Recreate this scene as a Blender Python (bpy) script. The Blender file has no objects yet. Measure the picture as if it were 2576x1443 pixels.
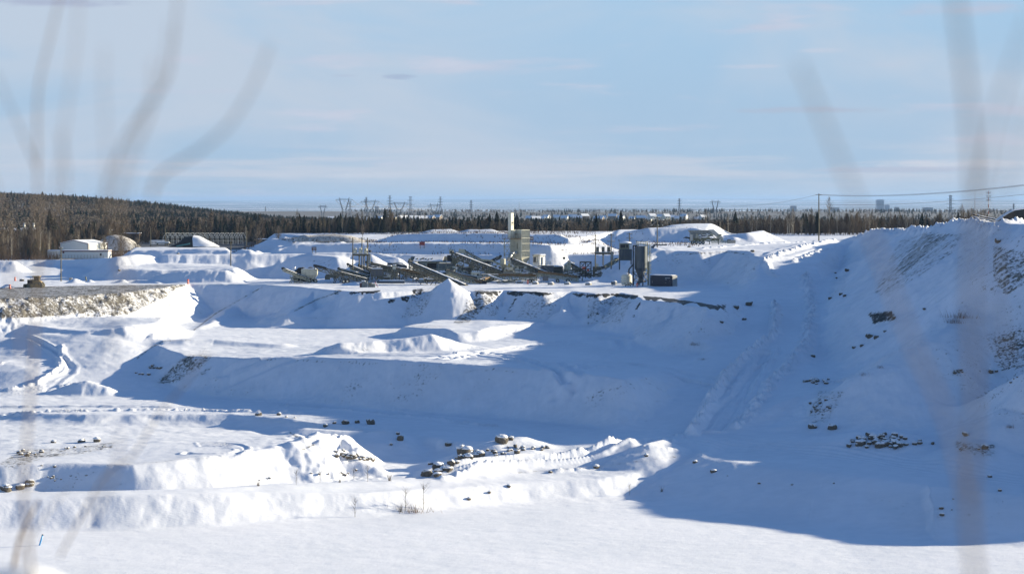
import bpy, bmesh, math, random
import numpy as np
from mathutils import Vector, Matrix
R = math.radians
random.seed(7)
rng = np.random.default_rng(7)
scene = bpy.context.scene
# ---------------------------------------------------------------- camera
ZC = 21.0            # eye height above the plant yard (z = 0)
F = 5000.0           # focal length, in the units of a 2576 px wide picture
HY = 500.0           # row of the true horizon in that picture
cam_d = bpy.data.cameras.new('camera')
cam = bpy.data.objects.new('camera', cam_d)
scene.collection.objects.link(cam)
cam.location = (0, 0, ZC); cam.rotation_euler = (R(90), 0, 0)
cam_d.sensor_width = 36.0; cam_d.lens = 36.0*F/2576.0
cam_d.shift_y = -(721.5-HY)/2576.0
cam_d.clip_start = 0.1; cam_d.clip_end = 200000.0
cam_d.dof.use_dof = True; cam_d.dof.focus_distance = 420.0; cam_d.dof.aperture_fstop = 5.6
scene.camera = cam
# ---------------------------------------------------------------- light
SUN_EL, SUN_AZ = R(14.0), R(22.0)         # azimuth measured from +X towards +Y
sun_d = bpy.data.lights.new('sun', 'SUN'); sun_d.energy = 5.0; sun_d.angle = R(0.5); sun_d.color = (1.0, 0.885, 0.655)
sun = bpy.data.objects.new('sun', sun_d); scene.collection.objects.link(sun)
sdir = Vector((math.cos(SUN_EL)*math.cos(SUN_AZ), math.cos(SUN_EL)*math.sin(SUN_AZ), math.sin(SUN_EL)))
sun.rotation_euler = sdir.to_track_quat('Z', 'Y').to_euler()
sun.location = (200, 100, 150)
w = bpy.data.worlds.new('World'); scene.world = w; w.use_nodes = True
nt = w.node_tree; nt.nodes.clear()
def N(nt, t, **k):
    n = nt.nodes.new(t)
    for a, b in k.items(): setattr(n, a, b)
    return n
sky = N(nt, 'ShaderNodeTexSky', sky_type='NISHITA', sun_disc=False)
sky.sun_elevation = SUN_EL; sky.sun_rotation = R(90) - SUN_AZ
sky.altitude = 300; sky.air_density = 1.0; sky.dust_density = 0.6; sky.ozone_density = 5.0
bg = N(nt, 'ShaderNodeBackground'); bg.inputs[1].default_value = 0.15
out = N(nt, 'ShaderNodeOutputWorld')
# low sky: pale air and thin clouds up to about 15 degrees, the clear deep blue sky above
tc = N(nt, 'ShaderNodeTexCoord'); sp = N(nt, 'ShaderNodeSeparateXYZ'); nt.links.new(tc.outputs['Generated'], sp.inputs[0])
def M(nt, op, a, b=None, clamp=False):
    n = N(nt, 'ShaderNodeMath', operation=op, use_clamp=clamp)
    for i, v in enumerate((a, b)):
        if v is None: continue
        if isinstance(v, (int, float)): n.inputs[i].default_value = v
        else: nt.links.new(v, n.inputs[i])
    return n.outputs[0]
def ramp(nt, src, pts, interp='EASE'):
    r = N(nt, 'ShaderNodeValToRGB'); nt.links.new(src, r.inputs[0]); cr = r.color_ramp; cr.interpolation = interp
    while len(cr.elements) < len(pts): cr.elements.new(0.5)
    for e, (p, c) in zip(cr.elements, pts):
        e.position = p; e.color = (c, c, c, 1) if isinstance(c, (int, float)) else (*c, 1)
    return r.outputs[0]
def wmix(fac, a, b):
    m = N(nt, 'ShaderNodeMix', data_type='RGBA')
    for i, v in ((0, fac), (6, a), (7, b)):
        if isinstance(v, tuple): m.inputs[i].default_value = (*v, 1)
        elif isinstance(v, (int, float)): m.inputs[i].default_value = v
        else: nt.links.new(v, m.inputs[i])
    return m.outputs[2]
BGS = 0.075; EXPO = 1.15
def rad(r, g, b): return tuple(((v/255.0)**2.2)/BGS/2**EXPO for v in (r, g, b))
az = M(nt, 'ARCTAN2', sp.outputs[0], sp.outputs[1])
cv = N(nt, 'ShaderNodeCombineXYZ'); nt.links.new(az, cv.inputs[0]); nt.links.new(sp.outputs[2], cv.inputs[1])
def wnoise(scale, detail, rough, loc, sc=(1, 1, 1), dist=0.0):
    mp = N(nt, 'ShaderNodeMapping'); nt.links.new(cv.outputs[0], mp.inputs[0]); mp.inputs['Location'].default_value = loc; mp.inputs['Scale'].default_value = sc
    n = N(nt, 'ShaderNodeTexNoise'); nt.links.new(mp.outputs[0], n.inputs[0])
    n.inputs['Scale'].default_value = scale; n.inputs['Detail'].default_value = detail; n.inputs['Roughness'].default_value = rough; n.inputs['Distortion'].default_value = dist
    return n.outputs[0]
blue = wmix(ramp(nt, sp.outputs[2], [(0.0, 0.0), (0.03, 0.3), (0.11, 1.0)]), rad(168, 193, 218), rad(165, 200, 230))
veil = ramp(nt, M(nt, 'ADD', wnoise(5.0, 4, 0.55, (2.1, 1.2, 0), (1, 3.0, 1), 0.5), M(nt, 'MULTIPLY', az, -0.42)), [(0.34, 0.0), (0.66, 0.85)])
c1 = wmix(veil, blue, rad(194, 206, 222))
puff = ramp(nt, wnoise(8.0, 7, 0.58, (5.3, 4.7, 0), (1.0, 7.5, 1), 0.2), [(0.55, 0.0), (0.70, 0.75)])
c2 = wmix(puff, c1, wmix(wnoise(14.0, 4, 0.6, (1, 2, 0), (1, 6, 1)), rad(176, 188, 212), rad(218, 219, 232)))
band = ramp(nt, wnoise(7.0, 6, 0.6, (9.3, 0.7, 0), (1.0, 16, 1), 0.2), [(0.42, 0.0), (0.62, 0.8)])
band = M(nt, 'MULTIPLY', band, ramp(nt, sp.outputs[2], [(0.004, 0.0), (0.012, 1.0), (0.02, 1.0), (0.03, 0.0)]))
c3 = wmix(band, c2, rad(200, 208, 222))
def blob(az0, z0, wa, wz, amp):      # one small soft cloud
    dx_ = M(nt, 'DIVIDE', M(nt, 'SUBTRACT', az, az0), wa); dz_ = M(nt, 'DIVIDE', M(nt, 'SUBTRACT', sp.outputs[2], z0), wz)
    r2 = M(nt, 'ADD', M(nt, 'MULTIPLY', dx_, dx_), M(nt, 'MULTIPLY', dz_, dz_))
    r2 = M(nt, 'ADD', r2, M(nt, 'MULTIPLY', wnoise(30.0, 5, 0.65, (az0, z0, 0), (1, 5, 1)), 2.4))
    return M(nt, 'MULTIPLY', ramp(nt, M(nt, 'SUBTRACT', r2, 1.0), [(0.0, 1.0), (1.0, 0.0)]), amp)
for az0, z0, wa, wz, amp, col in ((-0.0575, 0.0612, 0.012, 0.0022, 0.8, rad(160, 176, 204)), (0.148, 0.0440, 0.05, 0.0026, 0.75, rad(176, 186, 206)), (0.155, 0.0735, 0.016, 0.0022, 0.6, rad(202, 208, 224)), (0.115, 0.066, 0.022, 0.0016, 0.5, rad(200, 207, 224)), (0.225, 0.0925, 0.05, 0.0045, 0.7, rad(188, 196, 216)), (-0.235, 0.097, 0.06, 0.005, 0.75, rad(168, 178, 204)), (0.22, 0.0165, 0.055, 0.0035, 0.8, rad(212, 215, 226)), (0.20, 0.0145, 0.07, 0.0020, 0.7, rad(182, 190, 210)), (-0.04, 0.0115, 0.12, 0.0022, 0.55, rad(205, 213, 226)), (-0.085, 0.0615, 0.01, 0.0012, 0.5, rad(180, 192, 214))):
    c3 = wmix(blob(az0, z0, wa, wz, amp), c3, col)
lowmask = ramp(nt, sp.outputs[2], [(0.10, 1.0), (0.17, 0.0)])
c4 = wmix(lowmask, sky.outputs[0], c3)
nt.links.new(c4, bg.inputs[0]); bg.inputs[1].default_value = BGS; nt.links.new(bg.outputs[0], out.inputs[0])
vs = scene.view_settings; scene.display_settings.display_device = 'sRGB'
vs.view_transform = 'Standard'; vs.look = 'None'; vs.exposure = EXPO; vs.gamma = 1.0; vs.use_curve_mapping = False
scene.render.engine = 'CYCLES'
scene.cycles.max_bounces = 5; scene.cycles.diffuse_bounces = 3; scene.cycles.volume_bounces = 1; scene.cycles.transparent_max_bounces = 12
# ---------------------------------------------------------------- generic helpers
def link(o, parent=None):
    scene.collection.objects.link(o)
    if parent is not None: o.parent = parent
    return o
def tag(o, label=None, cat=None, group=None, kind=None):
    if label: o['label'] = label
    if cat: o['category'] = cat
    if group: o['group'] = group
    if kind: o['kind'] = kind
    return o
def np_mesh(name, V, Fc, mat=None, smooth=False):
    """V (n,3); Fc (m,3|4) int array"""
    me = bpy.data.meshes.new(name)
    V = np.asarray(V, np.float32); Fc = np.asarray(Fc, np.int32); k = Fc.shape[1]
    me.vertices.add(len(V)); me.vertices.foreach_set('co', V.ravel())
    me.loops.add(Fc.size); me.loops.foreach_set('vertex_index', Fc.ravel())
    me.polygons.add(len(Fc)); me.polygons.foreach_set('loop_start', np.arange(0, Fc.size, k, dtype=np.int32))
    if smooth: me.polygons.foreach_set('use_smooth', np.ones(len(Fc), bool))
    me.update(calc_edges=True); me.validate()
    if mat: me.materials.append(mat)
    return me
def P(px, py, z):
    Y = (ZC-z)*F/(py-HY)
    return ((px-1288.0)/F*Y, Y, z)
def P3(l): return [P(*p) for p in l]
def smooth01(t): t = np.clip(t, 0, 1); return t*t*(3-2*t)
def hash2(ix, iy, s):
    h = (ix.astype(np.int64)*374761393 + iy.astype(np.int64)*668265263 + s*1442695041) & 0xffffffff
    h = ((h ^ (h >> 13))*1274126177) & 0xffffffff
    h = h ^ (h >> 16)
    return (h & 0xffff).astype(np.float32)/32767.5 - 1.0
def vnoise(x, y, s=0):
    ix = np.floor(x); iy = np.floor(y); fx = (x-ix).astype(np.float32); fy = (y-iy).astype(np.float32)
    ix = ix.astype(np.int64); iy = iy.astype(np.int64)
    fx = fx*fx*fx*(fx*(fx*6-15)+10); fy = fy*fy*fy*(fy*(fy*6-15)+10)
    a = hash2(ix, iy, s); b = hash2(ix+1, iy, s); c = hash2(ix, iy+1, s); d = hash2(ix+1, iy+1, s)
    return (a*(1-fx)+b*fx)*(1-fy) + (c*(1-fx)+d*fx)*fy
def fbm(x, y, s=0, o=4, g=0.5):
    r = 0; a = 1.0; t = 0
    for i in range(o):
        r = r + a*vnoise(x*2**i + 17.3*i, y*2**i - 9.1*i, s+i*7); t += a; a *= g
    return r/t
# ---------------------------------------------------------------- terrain as a height function over real ground coordinates
def seg_dist(x, y, poly, closed):
    """distance to a polyline with z; returns dist, interpolated z, signed inside flag"""
    n = len(poly); best = np.full(x.shape, 1e9, np.float32); bz = np.zeros(x.shape, np.float32)
    num = np.zeros(x.shape, np.float32); den = np.zeros(x.shape, np.float32)
    inside = np.zeros(x.shape, bool)
    rngs = range(n) if closed else range(n-1)
    if n == 1:
        return np.hypot(x-poly[0][0], y-poly[0][1]), np.full(x.shape, poly[0][2], np.float32), inside
    for i in rngs:
        ax, ay, az = poly[i]; bx, by, bz_ = poly[(i+1) % n]
        dx, dy = bx-ax, by-ay; L = dx*dx+dy*dy+1e-9
        t = np.clip(((x-ax)*dx+(y-ay)*dy)/L, 0, 1)
        d = np.hypot(x-ax-t*dx, y-ay-t*dy)
        m = d < best
        best = np.where(m, d, best); bz = np.where(m, az+t*(bz_-az), bz)
        if closed:
            ww = 1.0/(d*d+0.02)**1.5; num += ww*(az+t*(bz_-az)); den += ww
            c = ((ay > y) != (by > y)) & (x < (bx-ax)*(y-ay)/(by-ay+1e-12)+ax)
            inside ^= c
    if closed: bz = num/den      # the top is blended smoothly between its edges
    return best, bz, inside
FEAT = []
def mesap(pts, slope=0.68, r=0.5, k=0.8, wq=1.0): FEAT.append(('mesa', pts, slope, r, k, wq))   # plan coordinates
def mesa(pts, *a): mesap(P3(pts), *a)
def ridge(pts, slope=0.68, r=0.8, k=0.8, wd=0.0, wq=0.6): FEAT.append(('ridge', P3(pts), slope, r, k, wq, wd))
def road(pts, hw, bl=3.0): FEAT.append(('road', P3(pts), hw, bl, 0, 1.0))
def ext(pts, back):   # close a front edge (in picture order left to right) far behind, at given depths
    q = P3(pts); z0, z1 = q[0][2], q[-1][2]
    return q + [(back*0.8, back, z1), (-back*0.8, back, z0)]
# road bench B, right road area R
mesa([(-250,1268,-14.7),(0,1257,-14.66),(150,1250,-14.6),(300,1243,-14.6),(500,1238,-14.9),(700,1238,-15.5),(900,1240,-16.26),(1100,1227,-16.66),(1300,1213,-16.97),(1500,1203,-17.2),(1640,1178,-16.9),(1720,1166,-16.8),(1760,1150,-15.4),(1790,1110,-14.8),(1760,1085,-14.5),(1690,1099,-14.4),(1500,1108,-14.6),(1350,1120,-15.1),(1200,1142,-15.6),(1100,1172,-16.3),(1060,1200,-16.3),(940,1207,-16.0),(700,1217,-15.3),(500,1226,-14.9),(250,1234,-14.7),(-250,1243,-14.7)], 0.66, 0.6, 0.7, 0.8)
mesa([(1745,1135,-15.5),(1790,1155,-15.4),(1900,1170,-15.2),(2050,1184,-15.2),(2200,1200,-15.3),(2400,1226,-15.7),(2750,1262,-16.2),(2750,1120,-14.2),(2400,1095,-13.9),(2100,1085,-13.8),(1900,1082,-14.2),(1740,1085,-14.5)], 0.33, 1.0, 1.0, 1.0)
ridge([(2120,1190,-15.4),(2080,1215,-17.0),(2000,1262,-19.4)], 0.3, 0.8, 0.8, 0, 1.0)
ridge([(2330,1225,-15.7),(2290,1262,-17.6),(2260,1290,-19.5)], 0.3, 0.8, 0.8, 0, 1.0)
# tongue C with its rubble nose
mesa([(-250,1172,-13.2),(100,1164,-13.1),(330,1167,-13.2),(480,1150,-12.9),(640,1131,-12.8),(740,1117,-12.6),(770,1105,-12.6),(740,1092,-12.7),(600,1094,-12.8),(400,1098,-12.8),(150,1105,-12.9),(-250,1112,-13)], 0.72, 0.6, 0.7, 1.5)
ridge([(745,1108,-12.2),(800,1085,-11.9),(850,1095,-12.7),(880,1125,-14.0)], 0.75, 0.6, 0.5, 0.5, 2.0)
ridge([(750,1114,-12.7),(850,1130,-14.1),(940,1172,-16.0)], 0.62, 0.8, 0.6, 0.0, 1.0)
# level D (lower haul road) and everything behind
mesap(ext([(-400,1040,-14.7),(0,1038,-14.7),(200,1043,-14.6),(450,1040,-14.7),(600,1041,-14.7),(720,1050,-14.7),(850,1068,-14.9),(1000,1085,-14.9),(1180,1105,-15.0),(1330,1112,-14.8),(1500,1105,-14.6),(1700,1095,-14.5),(2000,1085,-14.2),(2700,1110,-14.0)], 900), 0.5, 0.8, 1.2, 2.6)
# left slope L between D and the pit floor E
# pit floor E
mesa([(476,895,-8.7),(600,900,-8.3),(800,899,-7.5),(1000,905,-7.0),(1150,915,-7.2),(1300,926,-7.6),(1540,947,-7.7),(1640,962,-8.0),(1730,990,-8.8),(1800,1035,-11.5),(1850,1045,-12.2),(2000,1000,-10.5),(2200,960,-9),(2750,900,-5),(2750,700,-2),(2000,800,-4.5),(1700,800,-7.2),(700,800,-7.2),(420,800,-7.2),(380,835,-7.3),(390,862,-7.6),(430,880,-8.1)], 0.76, 0.6, 1.2, 0.9)
mesa([(1810,1035,-12),(1900,1078,-14.3),(2150,1100,-14.1),(2400,1120,-14.0),(2800,1140,-13.6),(2900,900,-7),(2300,900,-7.5),(2000,935,-9),(1880,960,-9.5)], 0.5, 1, 1.5, 2.0)
# L details
ridge([(-120,906,-9.9),(40,906,-9.9),(90,925,-10.9)], 0.26, 3.0, 2.0, 1.5, 0.6)
ridge([(120,985,-13.7),(170,968,-12.6),(215,957,-11.9),(262,972,-12.9)], 0.6, 0.5, 0.5, 0, 0.8)
mesa([(165,828,-5.6),(230,832,-5.3),(320,822,-4.6),(400,806,-4.2),(415,799,-4.2),(300,796,-4.1),(100,799,-4.3),(-250,802,-4.4),(-250,812,-4.6),(60,812,-4.8)], 0.62, 0.8, 1.0, 1.2)
ridge([(330,822,-4.8),(390,838,-6.0),(420,850,-7)], 0.42, 1.4, 1.2, 0, 0.8)
ridge([(280,850,-6.5),(200,846,-6.3),(120,838,-6.0)], 0.3, 2.0, 1.5, 0.5, 0.8)
ridge([(318,925,-11.4),(350,912,-10.7)], 0.55, 0.5, 0.6, 0, 1)
# N hill on the pit floor, long drift M1, small plateau M2
ridge([(385,868,-8.0),(412,857,-7.2),(470,854,-6.9),(540,853,-6.95),(620,860,-7.4),(700,866,-7.7)], 0.6, 0.8, 1.0, 1.0, 1.0)
ridge([(826,872,-6.5),(860,862,-5.6),(960,856,-5.45),(1040,848,-5.0),(1085,840,-4.5),(1110,847,-5.1),(1160,863,-6.5),(1200,871,-7.2)], 0.62, 0.3, 0.6, 0.2, 0.5)
mesa([(1015,821,-5.7),(1070,825,-5.6),(1130,829,-5.6),(1150,838,-5.9),(1190,833,-5.7),(1235,822,-5.6),(1330,815,-5.7),(1360,809,-5.8),(1300,805,-5.6),(1100,805,-5.5)], 0.6, 0.4, 0.7, 1.2)
# dirt bench G + plant yard, z = 0
yard_front = [(-400,763,0),(0,752,0),(150,745,0),(300,737,0),(380,727,0),(450,716,0),(470,713.5,0),(560,713.5,0),(666,715,0),(760,722,0),(850,730,0),(905,735,0),(960,735,0),(1050,732,0),(1180,731,0),(1215,734,0),(1260,730,0),(1310,732,0),(1370,736,0),(1440,733,0),(1500,738,0),(1560,736,0),(1600,743,0),(1615,753,0),(1680,758,0),(1740,768,0),(1800,778,0),(1830,772,0.1),(1862,745,0.3),(1900,725,0.6),(1960,735,0.6),(2040,735,0.8),(2100,730,1.2),(2300,730,2),(2750,730,3)]
mesap(ext(yard_front, 1500), 0.72, 0.35, 1.2, 1.0)
ridge([(600,766,-4.9),(550,795,-6.2),(500,828,-7.3)], 0.4, 0.6, 0.8, 0.0, 1.0)
ridge([(800,728,-0.4),(770,748,-1.8),(730,785,-4.2),(670,812,-6.8)], 0.5, 0.6, 1.0, 0, 1.5)
ridge([(900,733,-0.4),(850,750,-1.6),(800,775,-3.6),(770,790,-5.2)], 0.55, 0.5, 1.0, 0, 1.5)
ridge([(680,800,-5.6),(760,797,-5.4),(850,799,-5.8),(900,806,-6.8)], 0.45, 0.6, 1.0, 0.3, 1.0)
for (ax, ay, bx, by) in ((1230,737,1165,800),(1300,742,1255,800),(1440,740,1390,815),(1520,745,1470,812),(1640,765,1560,820),(1700,775,1640,845),(1800,790,1740,850)):
    ridge([(ax, ay, -0.9), ((ax+bx)/2, (ay+by)/2, -3.2), (bx, by, -7.0)], 0.65, 0.4, 0.8, 0, 1.6)
ridge([(1130,700,3.0)], 0.70, 0.25, 0.6, 0, 0.3)
# haul ramp on the right
road([(1720,1088,-14.5),(1790,1020,-11.9),(1850,960,-9.6),(1905,890,-6.8),(1950,830,-4.2),(1972,780,-1.6),(1985,740,0.5),(1985,700,3.2),(1975,665,5.9),(2010,635,8.0),(2090,612,9.0),(2160,604,9.3)], 6.5, 7)
# upper terrace U with machine
mesap(P3([(1650,627,8.1),(1700,630,7.8),(1760,632,7.7),(1830,629,7.9),(1885,631,8.2),(1903,641,7.5),(1925,652,6.9),(1990,642,7.6),(2060,626,8.5),(2150,613,9.2)]) + [(150,520,9.5),(260,900,9.5),(60,900,8.4),(48,640,8.4),P(1595,609,8.3),P(1630,615,8.2)], 0.74, 0.5, 1.2, 1.2)
ridge([(1655,627,8.1),(1600,657,5.3),(1530,693,1.8),(1475,712,0.2)], 0.72, 0.5, 1.0, 0, 0.6)
ridge([(1890,633,8.1),(1905,650,6.2),(1915,668,4.2)], 0.8, 0.4, 0.5, 0, 1.2)
ridge([(1490,606,9.0),(1515,602,8.9)], 0.62, 0.5, 0.8, 0, 0.6)
# mounds on the upper terrace
mesap(P3([(1545,597,9.6),(1590,581,11.4),(1640,573,12.4),(1740,572,12.5),(1772,579,11.8)]) + [(80,800,12.2),(45,800,10)], 0.55, 1.2, 1.0, 0.9)
ridge([(1830,590,10.5),(1880,586,11.0),(1918,580,11.6)], 0.5, 0.8, 0.8, 0, 0.8)
ridge([(1760,603,9.1),(1800,600,9.3),(1850,596,9.9)], 0.5, 0.6, 0.8, 0, 0.8)
# left back terrace T and the mesa W with its two tiers
mesap(ext([(-400,655,1.6),(0,660,1.2),(120,655,1.6),(250,650,3),(330,644,5),(420,641,6),(560,640,6),(800,639,6),(860,641,6),(1000,640,6),(1330,640,6),(1420,640,6),(1560,640,6)], 1400)[:-2] + [(120,760,6),(120,1400,4),(-1200,1400,4),(-500,700,2)], 0.86, 0.5, 1.2, 0.8)
mesap(P3([(700,632,6.5),(745,616,8.4),(860,612,8.8),(1000,612,8.8),(1330,613,8.8),(1380,618,8.4),(1480,612,8.6)]) + [(40,700,8),(-80,700,8)], 0.86, 0.4, 0.8, 0.8)
mesap(P3([(930,609,8.4),(1000,589,10.8),(1100,587,11.1),(1330,588,11.1),(1400,589,11.0),(1430,600,10)]) + [(45,770,9),(20,820,11.1),(-60,820,11.1),(-92,740,8.6)], 0.82, 0.4, 0.7, 0.9)
ridge([(1420,592,10.4),(1470,607,8.8),(1510,615,8.0)], 0.4, 1.0, 1.2, 0.5, 1.5)
ridge([(700,600,9.0),(760,597,9.4),(850,596,9.5),(890,601,8.9),(940,612,7.6)], 0.5, 0.6, 0.8, 1.0, 2.0)
ridge([(740,611,8.3),(800,606,8.8),(850,607,8.7)], 0.45, 0.5, 0.7, 0.5, 1.5)
ridge([(1090,577,11.8),(1130,576,11.9)], 0.3, 0.4, 0.6, 0.3, 1.0)
ridge([(1180,577,11.8),(1230,577,11.8)], 0.3, 0.4, 0.6, 0.3, 1.0)
# stockpiles behind the plant and in the left yard
mesa([(730,650,5.0),(790,641,6.05),(850,645,5.7),(900,655,4.6),(960,657,4.4),(1000,648,5.3),(960,638,6.3),(870,635,6.6),(790,636,6.5)], 0.7, 0.5, 0.8, 1.0)
ridge([(935,641,6.5)], 0.6, 0.4, 0.6, 0, 0.3)
mesa([(300,675,3.0),(420,680,2.5),(520,678,2.7),(585,676,2.9),(600,673,3.1),(560,665,3.5),(450,662,3.9),(300,662,3.9)], 0.72, 0.5, 0.7, 0.6)
ridge([(300,645,5.8),(340,640,6.2),(370,642,5.9)], 0.6, 0.6, 0.6, 0.6, 0.5)
ridge([(400,691,1.9),(460,682,2.8),(520,678,3.2),(568,680,3.0)], 0.62, 0.5, 0.6, 0.3, 0.4)
ridge([(-20,657,3.2),(28,656,3.3)], 0.6, 0.5, 0.6, 0.3, 0.4)
mesa([(330,630,7.0),(460,627,7.3),(540,626,7.4),(572,629,7.1),(560,622,7.6),(340,622,7.6)], 0.8, 0.5, 0.7, 0.8)
ridge([(608,626,7.4),(625,628,7.2)], 0.6, 0.4, 0.6, 0.2, 0.4); ridge([(645,630,6.9)], 0.6, 0.4, 0.6, 0.2, 0.4)
ridge([(185,700,1.2)], 0.5, 0.3, 0.3, 0, 1.0)
ridge([(225,703,0.7)], 0.5, 0.3, 0.3, 0, 1.0)
ridge([(305,703,0.8)], 0.5, 0.3, 0.3, 0, 1.0)
ridge([(345,704,0.6),(400,708,0.4)], 0.5, 0.3, 0.3, 0, 1.2)
ridge([(15,715,0.9)], 0.5, 0.3, 0.3, 0, 1.0)
ridge([(870,712,0.3),(890,708,0.8),(930,712,0.3)], 0.4, 0.3, 0.3, 0, 1.0)
# right hill F: crest from the upper terrace to the camera side, plus the spur
hillF = [(97,570,9.4),(92,505,12.4),(91,470,12.6),(91,450,13.8),(90,430,14.0),(89,405,15.6),(89,372,16.6),(90,340,16.4),(93,331,12.5),(97,322,7.6),(99,313,4.9),(100,306,4.0),(101,301,3.0),(101,294,3.6),(101,286,2.9),(101,275,-0.7),(101,265,-2.8),(101,260,-3.7),(101,256,-5.2),(101,252,-8.3),(103,248,-14),(106,244,-19),(110,248,-19),(114,270,-5),(118,300,4),(150,330,12),(200,400,15),(200,570,10)]
mesap(hillF, 0.62, 0.8, 2.0, 1.3)
ridge([(2600,680,8.9),(2450,780,2.4),(2330,860,-1.7),(2240,918,-4.9)], 0.60, 2.0, 2.5, 0.3, 1.5)
ridge([(2470,1110,-12.6),(2540,1030,-8.9),(2620,930,-3.6)], 0.5, 2.0, 3.0, 0.5, 2.0)
# small rock heaps ground
ridge([(2080,985,-10.6),(2100,975,-10.0)], 0.35, 1, 1.5, 0.5, 1)
ridge([(2180,1085,-12.6),(2240,1085,-12.5)], 0.35, 1, 1.2, 1.0, 1)
ridge([(1085,1195,-16.2),(1170,1160,-15.0),(1220,1150,-14.9),(1330,1133,-14.7)], 0.5, 0.6, 0.6, 0.3, 1.5)
ridge([(760,1075,-13.9),(900,1085,-14.2),(960,1078,-14.0)], 0.35, 0.8, 1.0, 0.3, 2.0)
ridge([(1250,1112,-14.0),(1320,1098,-13.6)], 0.35, 0.8, 1.0, 0.3, 2.0)
for i, (a, b) in enumerate((((1640,1112,-13.9),(1675,1106,-13.8)),((1590,1108,-14),(1550,1112,-14.2)))):
    ridge([a, b], 0.45, 0.3, 0.4, 0, 2.0)

def smax(a, b, k):
    h = np.clip(0.5+0.5*(a-b)/k, 0, 1)
    return b*(1-h)+a*h + k*h*(1-h)
TRACKS = []
def track(pts, w=0.35, dep=0.13): TRACKS.append((P3(pts), w, dep))
def ell(cx, cy, rx, ry, z, a0, a1, n=26): return [(cx+rx*math.cos(R(a0+(a1-a0)*i/n)), cy+ry*math.sin(R(a0+(a1-a0)*i/n)), z) for i in range(n+1)]
for k in range(4):
    track(ell(245, 1098+k, 66-5*k, 9-1.2*k, -14.0, -150, 120), 0.3, 0.16)
    track(ell(520, 1130+k, 96-7*k, 15-2*k, -12.9, -100, 130), 0.3, 0.14)
track([(0,1103,-14),(60,1090,-14),(140,1083,-14.2)], .35, .16); track([(0,1108,-14),(80,1093,-14),(150,1085,-14.2)], .35, .16)
for k in range(3):
    track([(0,1018+4*k,-14.7),(250,1017+4*k,-14.7),(500,1026+4*k,-14.7),(800,1041+3*k,-14.8),(1100,1060+3*k,-14.8),(1500,1085+2*k,-14.7),(1720,1095,-14.5)], .3, .08)
for k in range(5):
    track([(1690,1090+4*k,-14.6),(1900,1106+4*k,-14.5),(2100,1128+4*k,-14.6),(2350,1158+5*k,-14.7),(2640,1188+5*k,-14.8)], .3, .09)
for k in range(6):
    track([(1060+20*k,1200-2*k,-16.4),(1250+20*k,1174-2*k,-16.1),(1450+15*k,1140-1*k,-15.2),(1700,1105-2*k,-14.6)], .4, .16)
E = -7.25
for pts in ([(1090,905),(1180,888),(1300,868),(1420,858)],[(1170,897),(1250,880),(1330,868),(1450,863)],[(1120,906),(1190,884),(1270,890),(1350,913),(1430,935)],[(1135,902),(1200,886),(1290,896),(1370,920),(1445,938)],
            [(560,889),(900,888),(1150,892),(1300,905),(1500,920)],[(560,893),(900,893),(1200,903),(1400,913),(1560,918)],[(1390,935),(1450,920),(1500,917)],[(1400,938),(1460,922),(1510,916)],
            [(1420,915),(1500,895),(1560,870),(1555,858),(1480,855)],[(1425,918),(1510,897),(1575,872),(1565,857),(1480,852)],[(1400,912),(1460,935),(1440,940)],[(1600,905),(1720,915),(1850,925)],[(1560,905),(1700,920),(1840,932)]):
    track([(a, b, E) for a, b in pts], .7, .30)
for o_ in (0, 5, 10, 16): track([(40,838+o_*.3,-6.3),(90+o_*.3,848,-6.4),(140+o_*.6,872,-7.6),(172+o_,905,-9.5),(165+o_,940,-11.8),(110,972+o_*.4,-13.4),(30,990+o_*.4,-14.3),(-60,996+o_*.4,-14.6)], .4, .14)
RB = [(1738,1080,-13.6),(1790,1000,-11),(1840,935,-8.6),(1900,880,-6.2),(1945,835,-4.2),(1952,790,-2),(1945,755,0)]
BERMS = []
def berm(pts, w=0.8, h=0.45): BERMS.append((P3(pts), w, h))
berm(RB, 0.8, 1.4)
berm([(1850,1075,-13.8),(1900,1010,-10.8),(1940,960,-9.2),(1990,900,-6.6),(2030,830,-3.4),(2040,780,-1),(2035,730,1.5),(2030,690,4)], 1.2, 0.9)
berm([(2150,612,9.3),(2190,588,12),(2260,586,12.7),(2330,585,13.8),(2380,570,15.2),(2440,563,16.2),(2500,563,16.5),(2590,560,16.6)], 1.3, 1.1)
for k in range(5): track([(1760+12*k,1085,-14.3),(1790+14*k,1040,-12.6),(1850+9*k-5,990,-10.6),(1890+6*k,930,-8.2),(1915+7*k,890,-6.8)], .5, .35)
track([(1900,885,-6.8),(1960,880,-6.6),(1965,900,-7.4),(1900,925,-8.2)], .4, .2)
berm([(1910,655,6.8),(1935,645,7.5),(1985,632,8.3),(2050,618,8.9),(2100,610,9.2)], 1.0, 0.8)
berm([(1990,650,7.2),(2060,630,8.4),(2130,616,9.2)], 0.8, 0.6)
berm([(1920,652,7),(1935,665,6.2),(1945,680,4.9)], 0.9, 0.7)
berm([(1760,622,8.4),(1850,617,8.5),(1950,611,8.7),(2050,606,8.9)], 0.8, 0.45)
berm([(1110,1205,-16.4),(1230,1180,-16.2),(1420,1145,-15.4),(1560,1122,-14.9),(1690,1108,-14.5)], 0.6, 0.6)
berm([(1380,1180,-16.4),(1500,1162,-16),(1600,1146,-15.5),(1700,1138,-15.3)], 0.5, 0.3)
berm([(0,1040,-14.7),(200,1035,-14.6),(420,1031,-14.7),(640,1036,-14.7),(760,1043,-14.8)], 0.6, 0.45)
berm([(700,1022,-14.7),(900,1036,-14.7),(1100,1056,-14.8),(1250,1072,-14.8)], 0.6, 0.35)
berm([(20,985,-13.9),(90,970,-13.2),(150,940,-12),(160,905,-10.4)], 0.6, 0.5)
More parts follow.
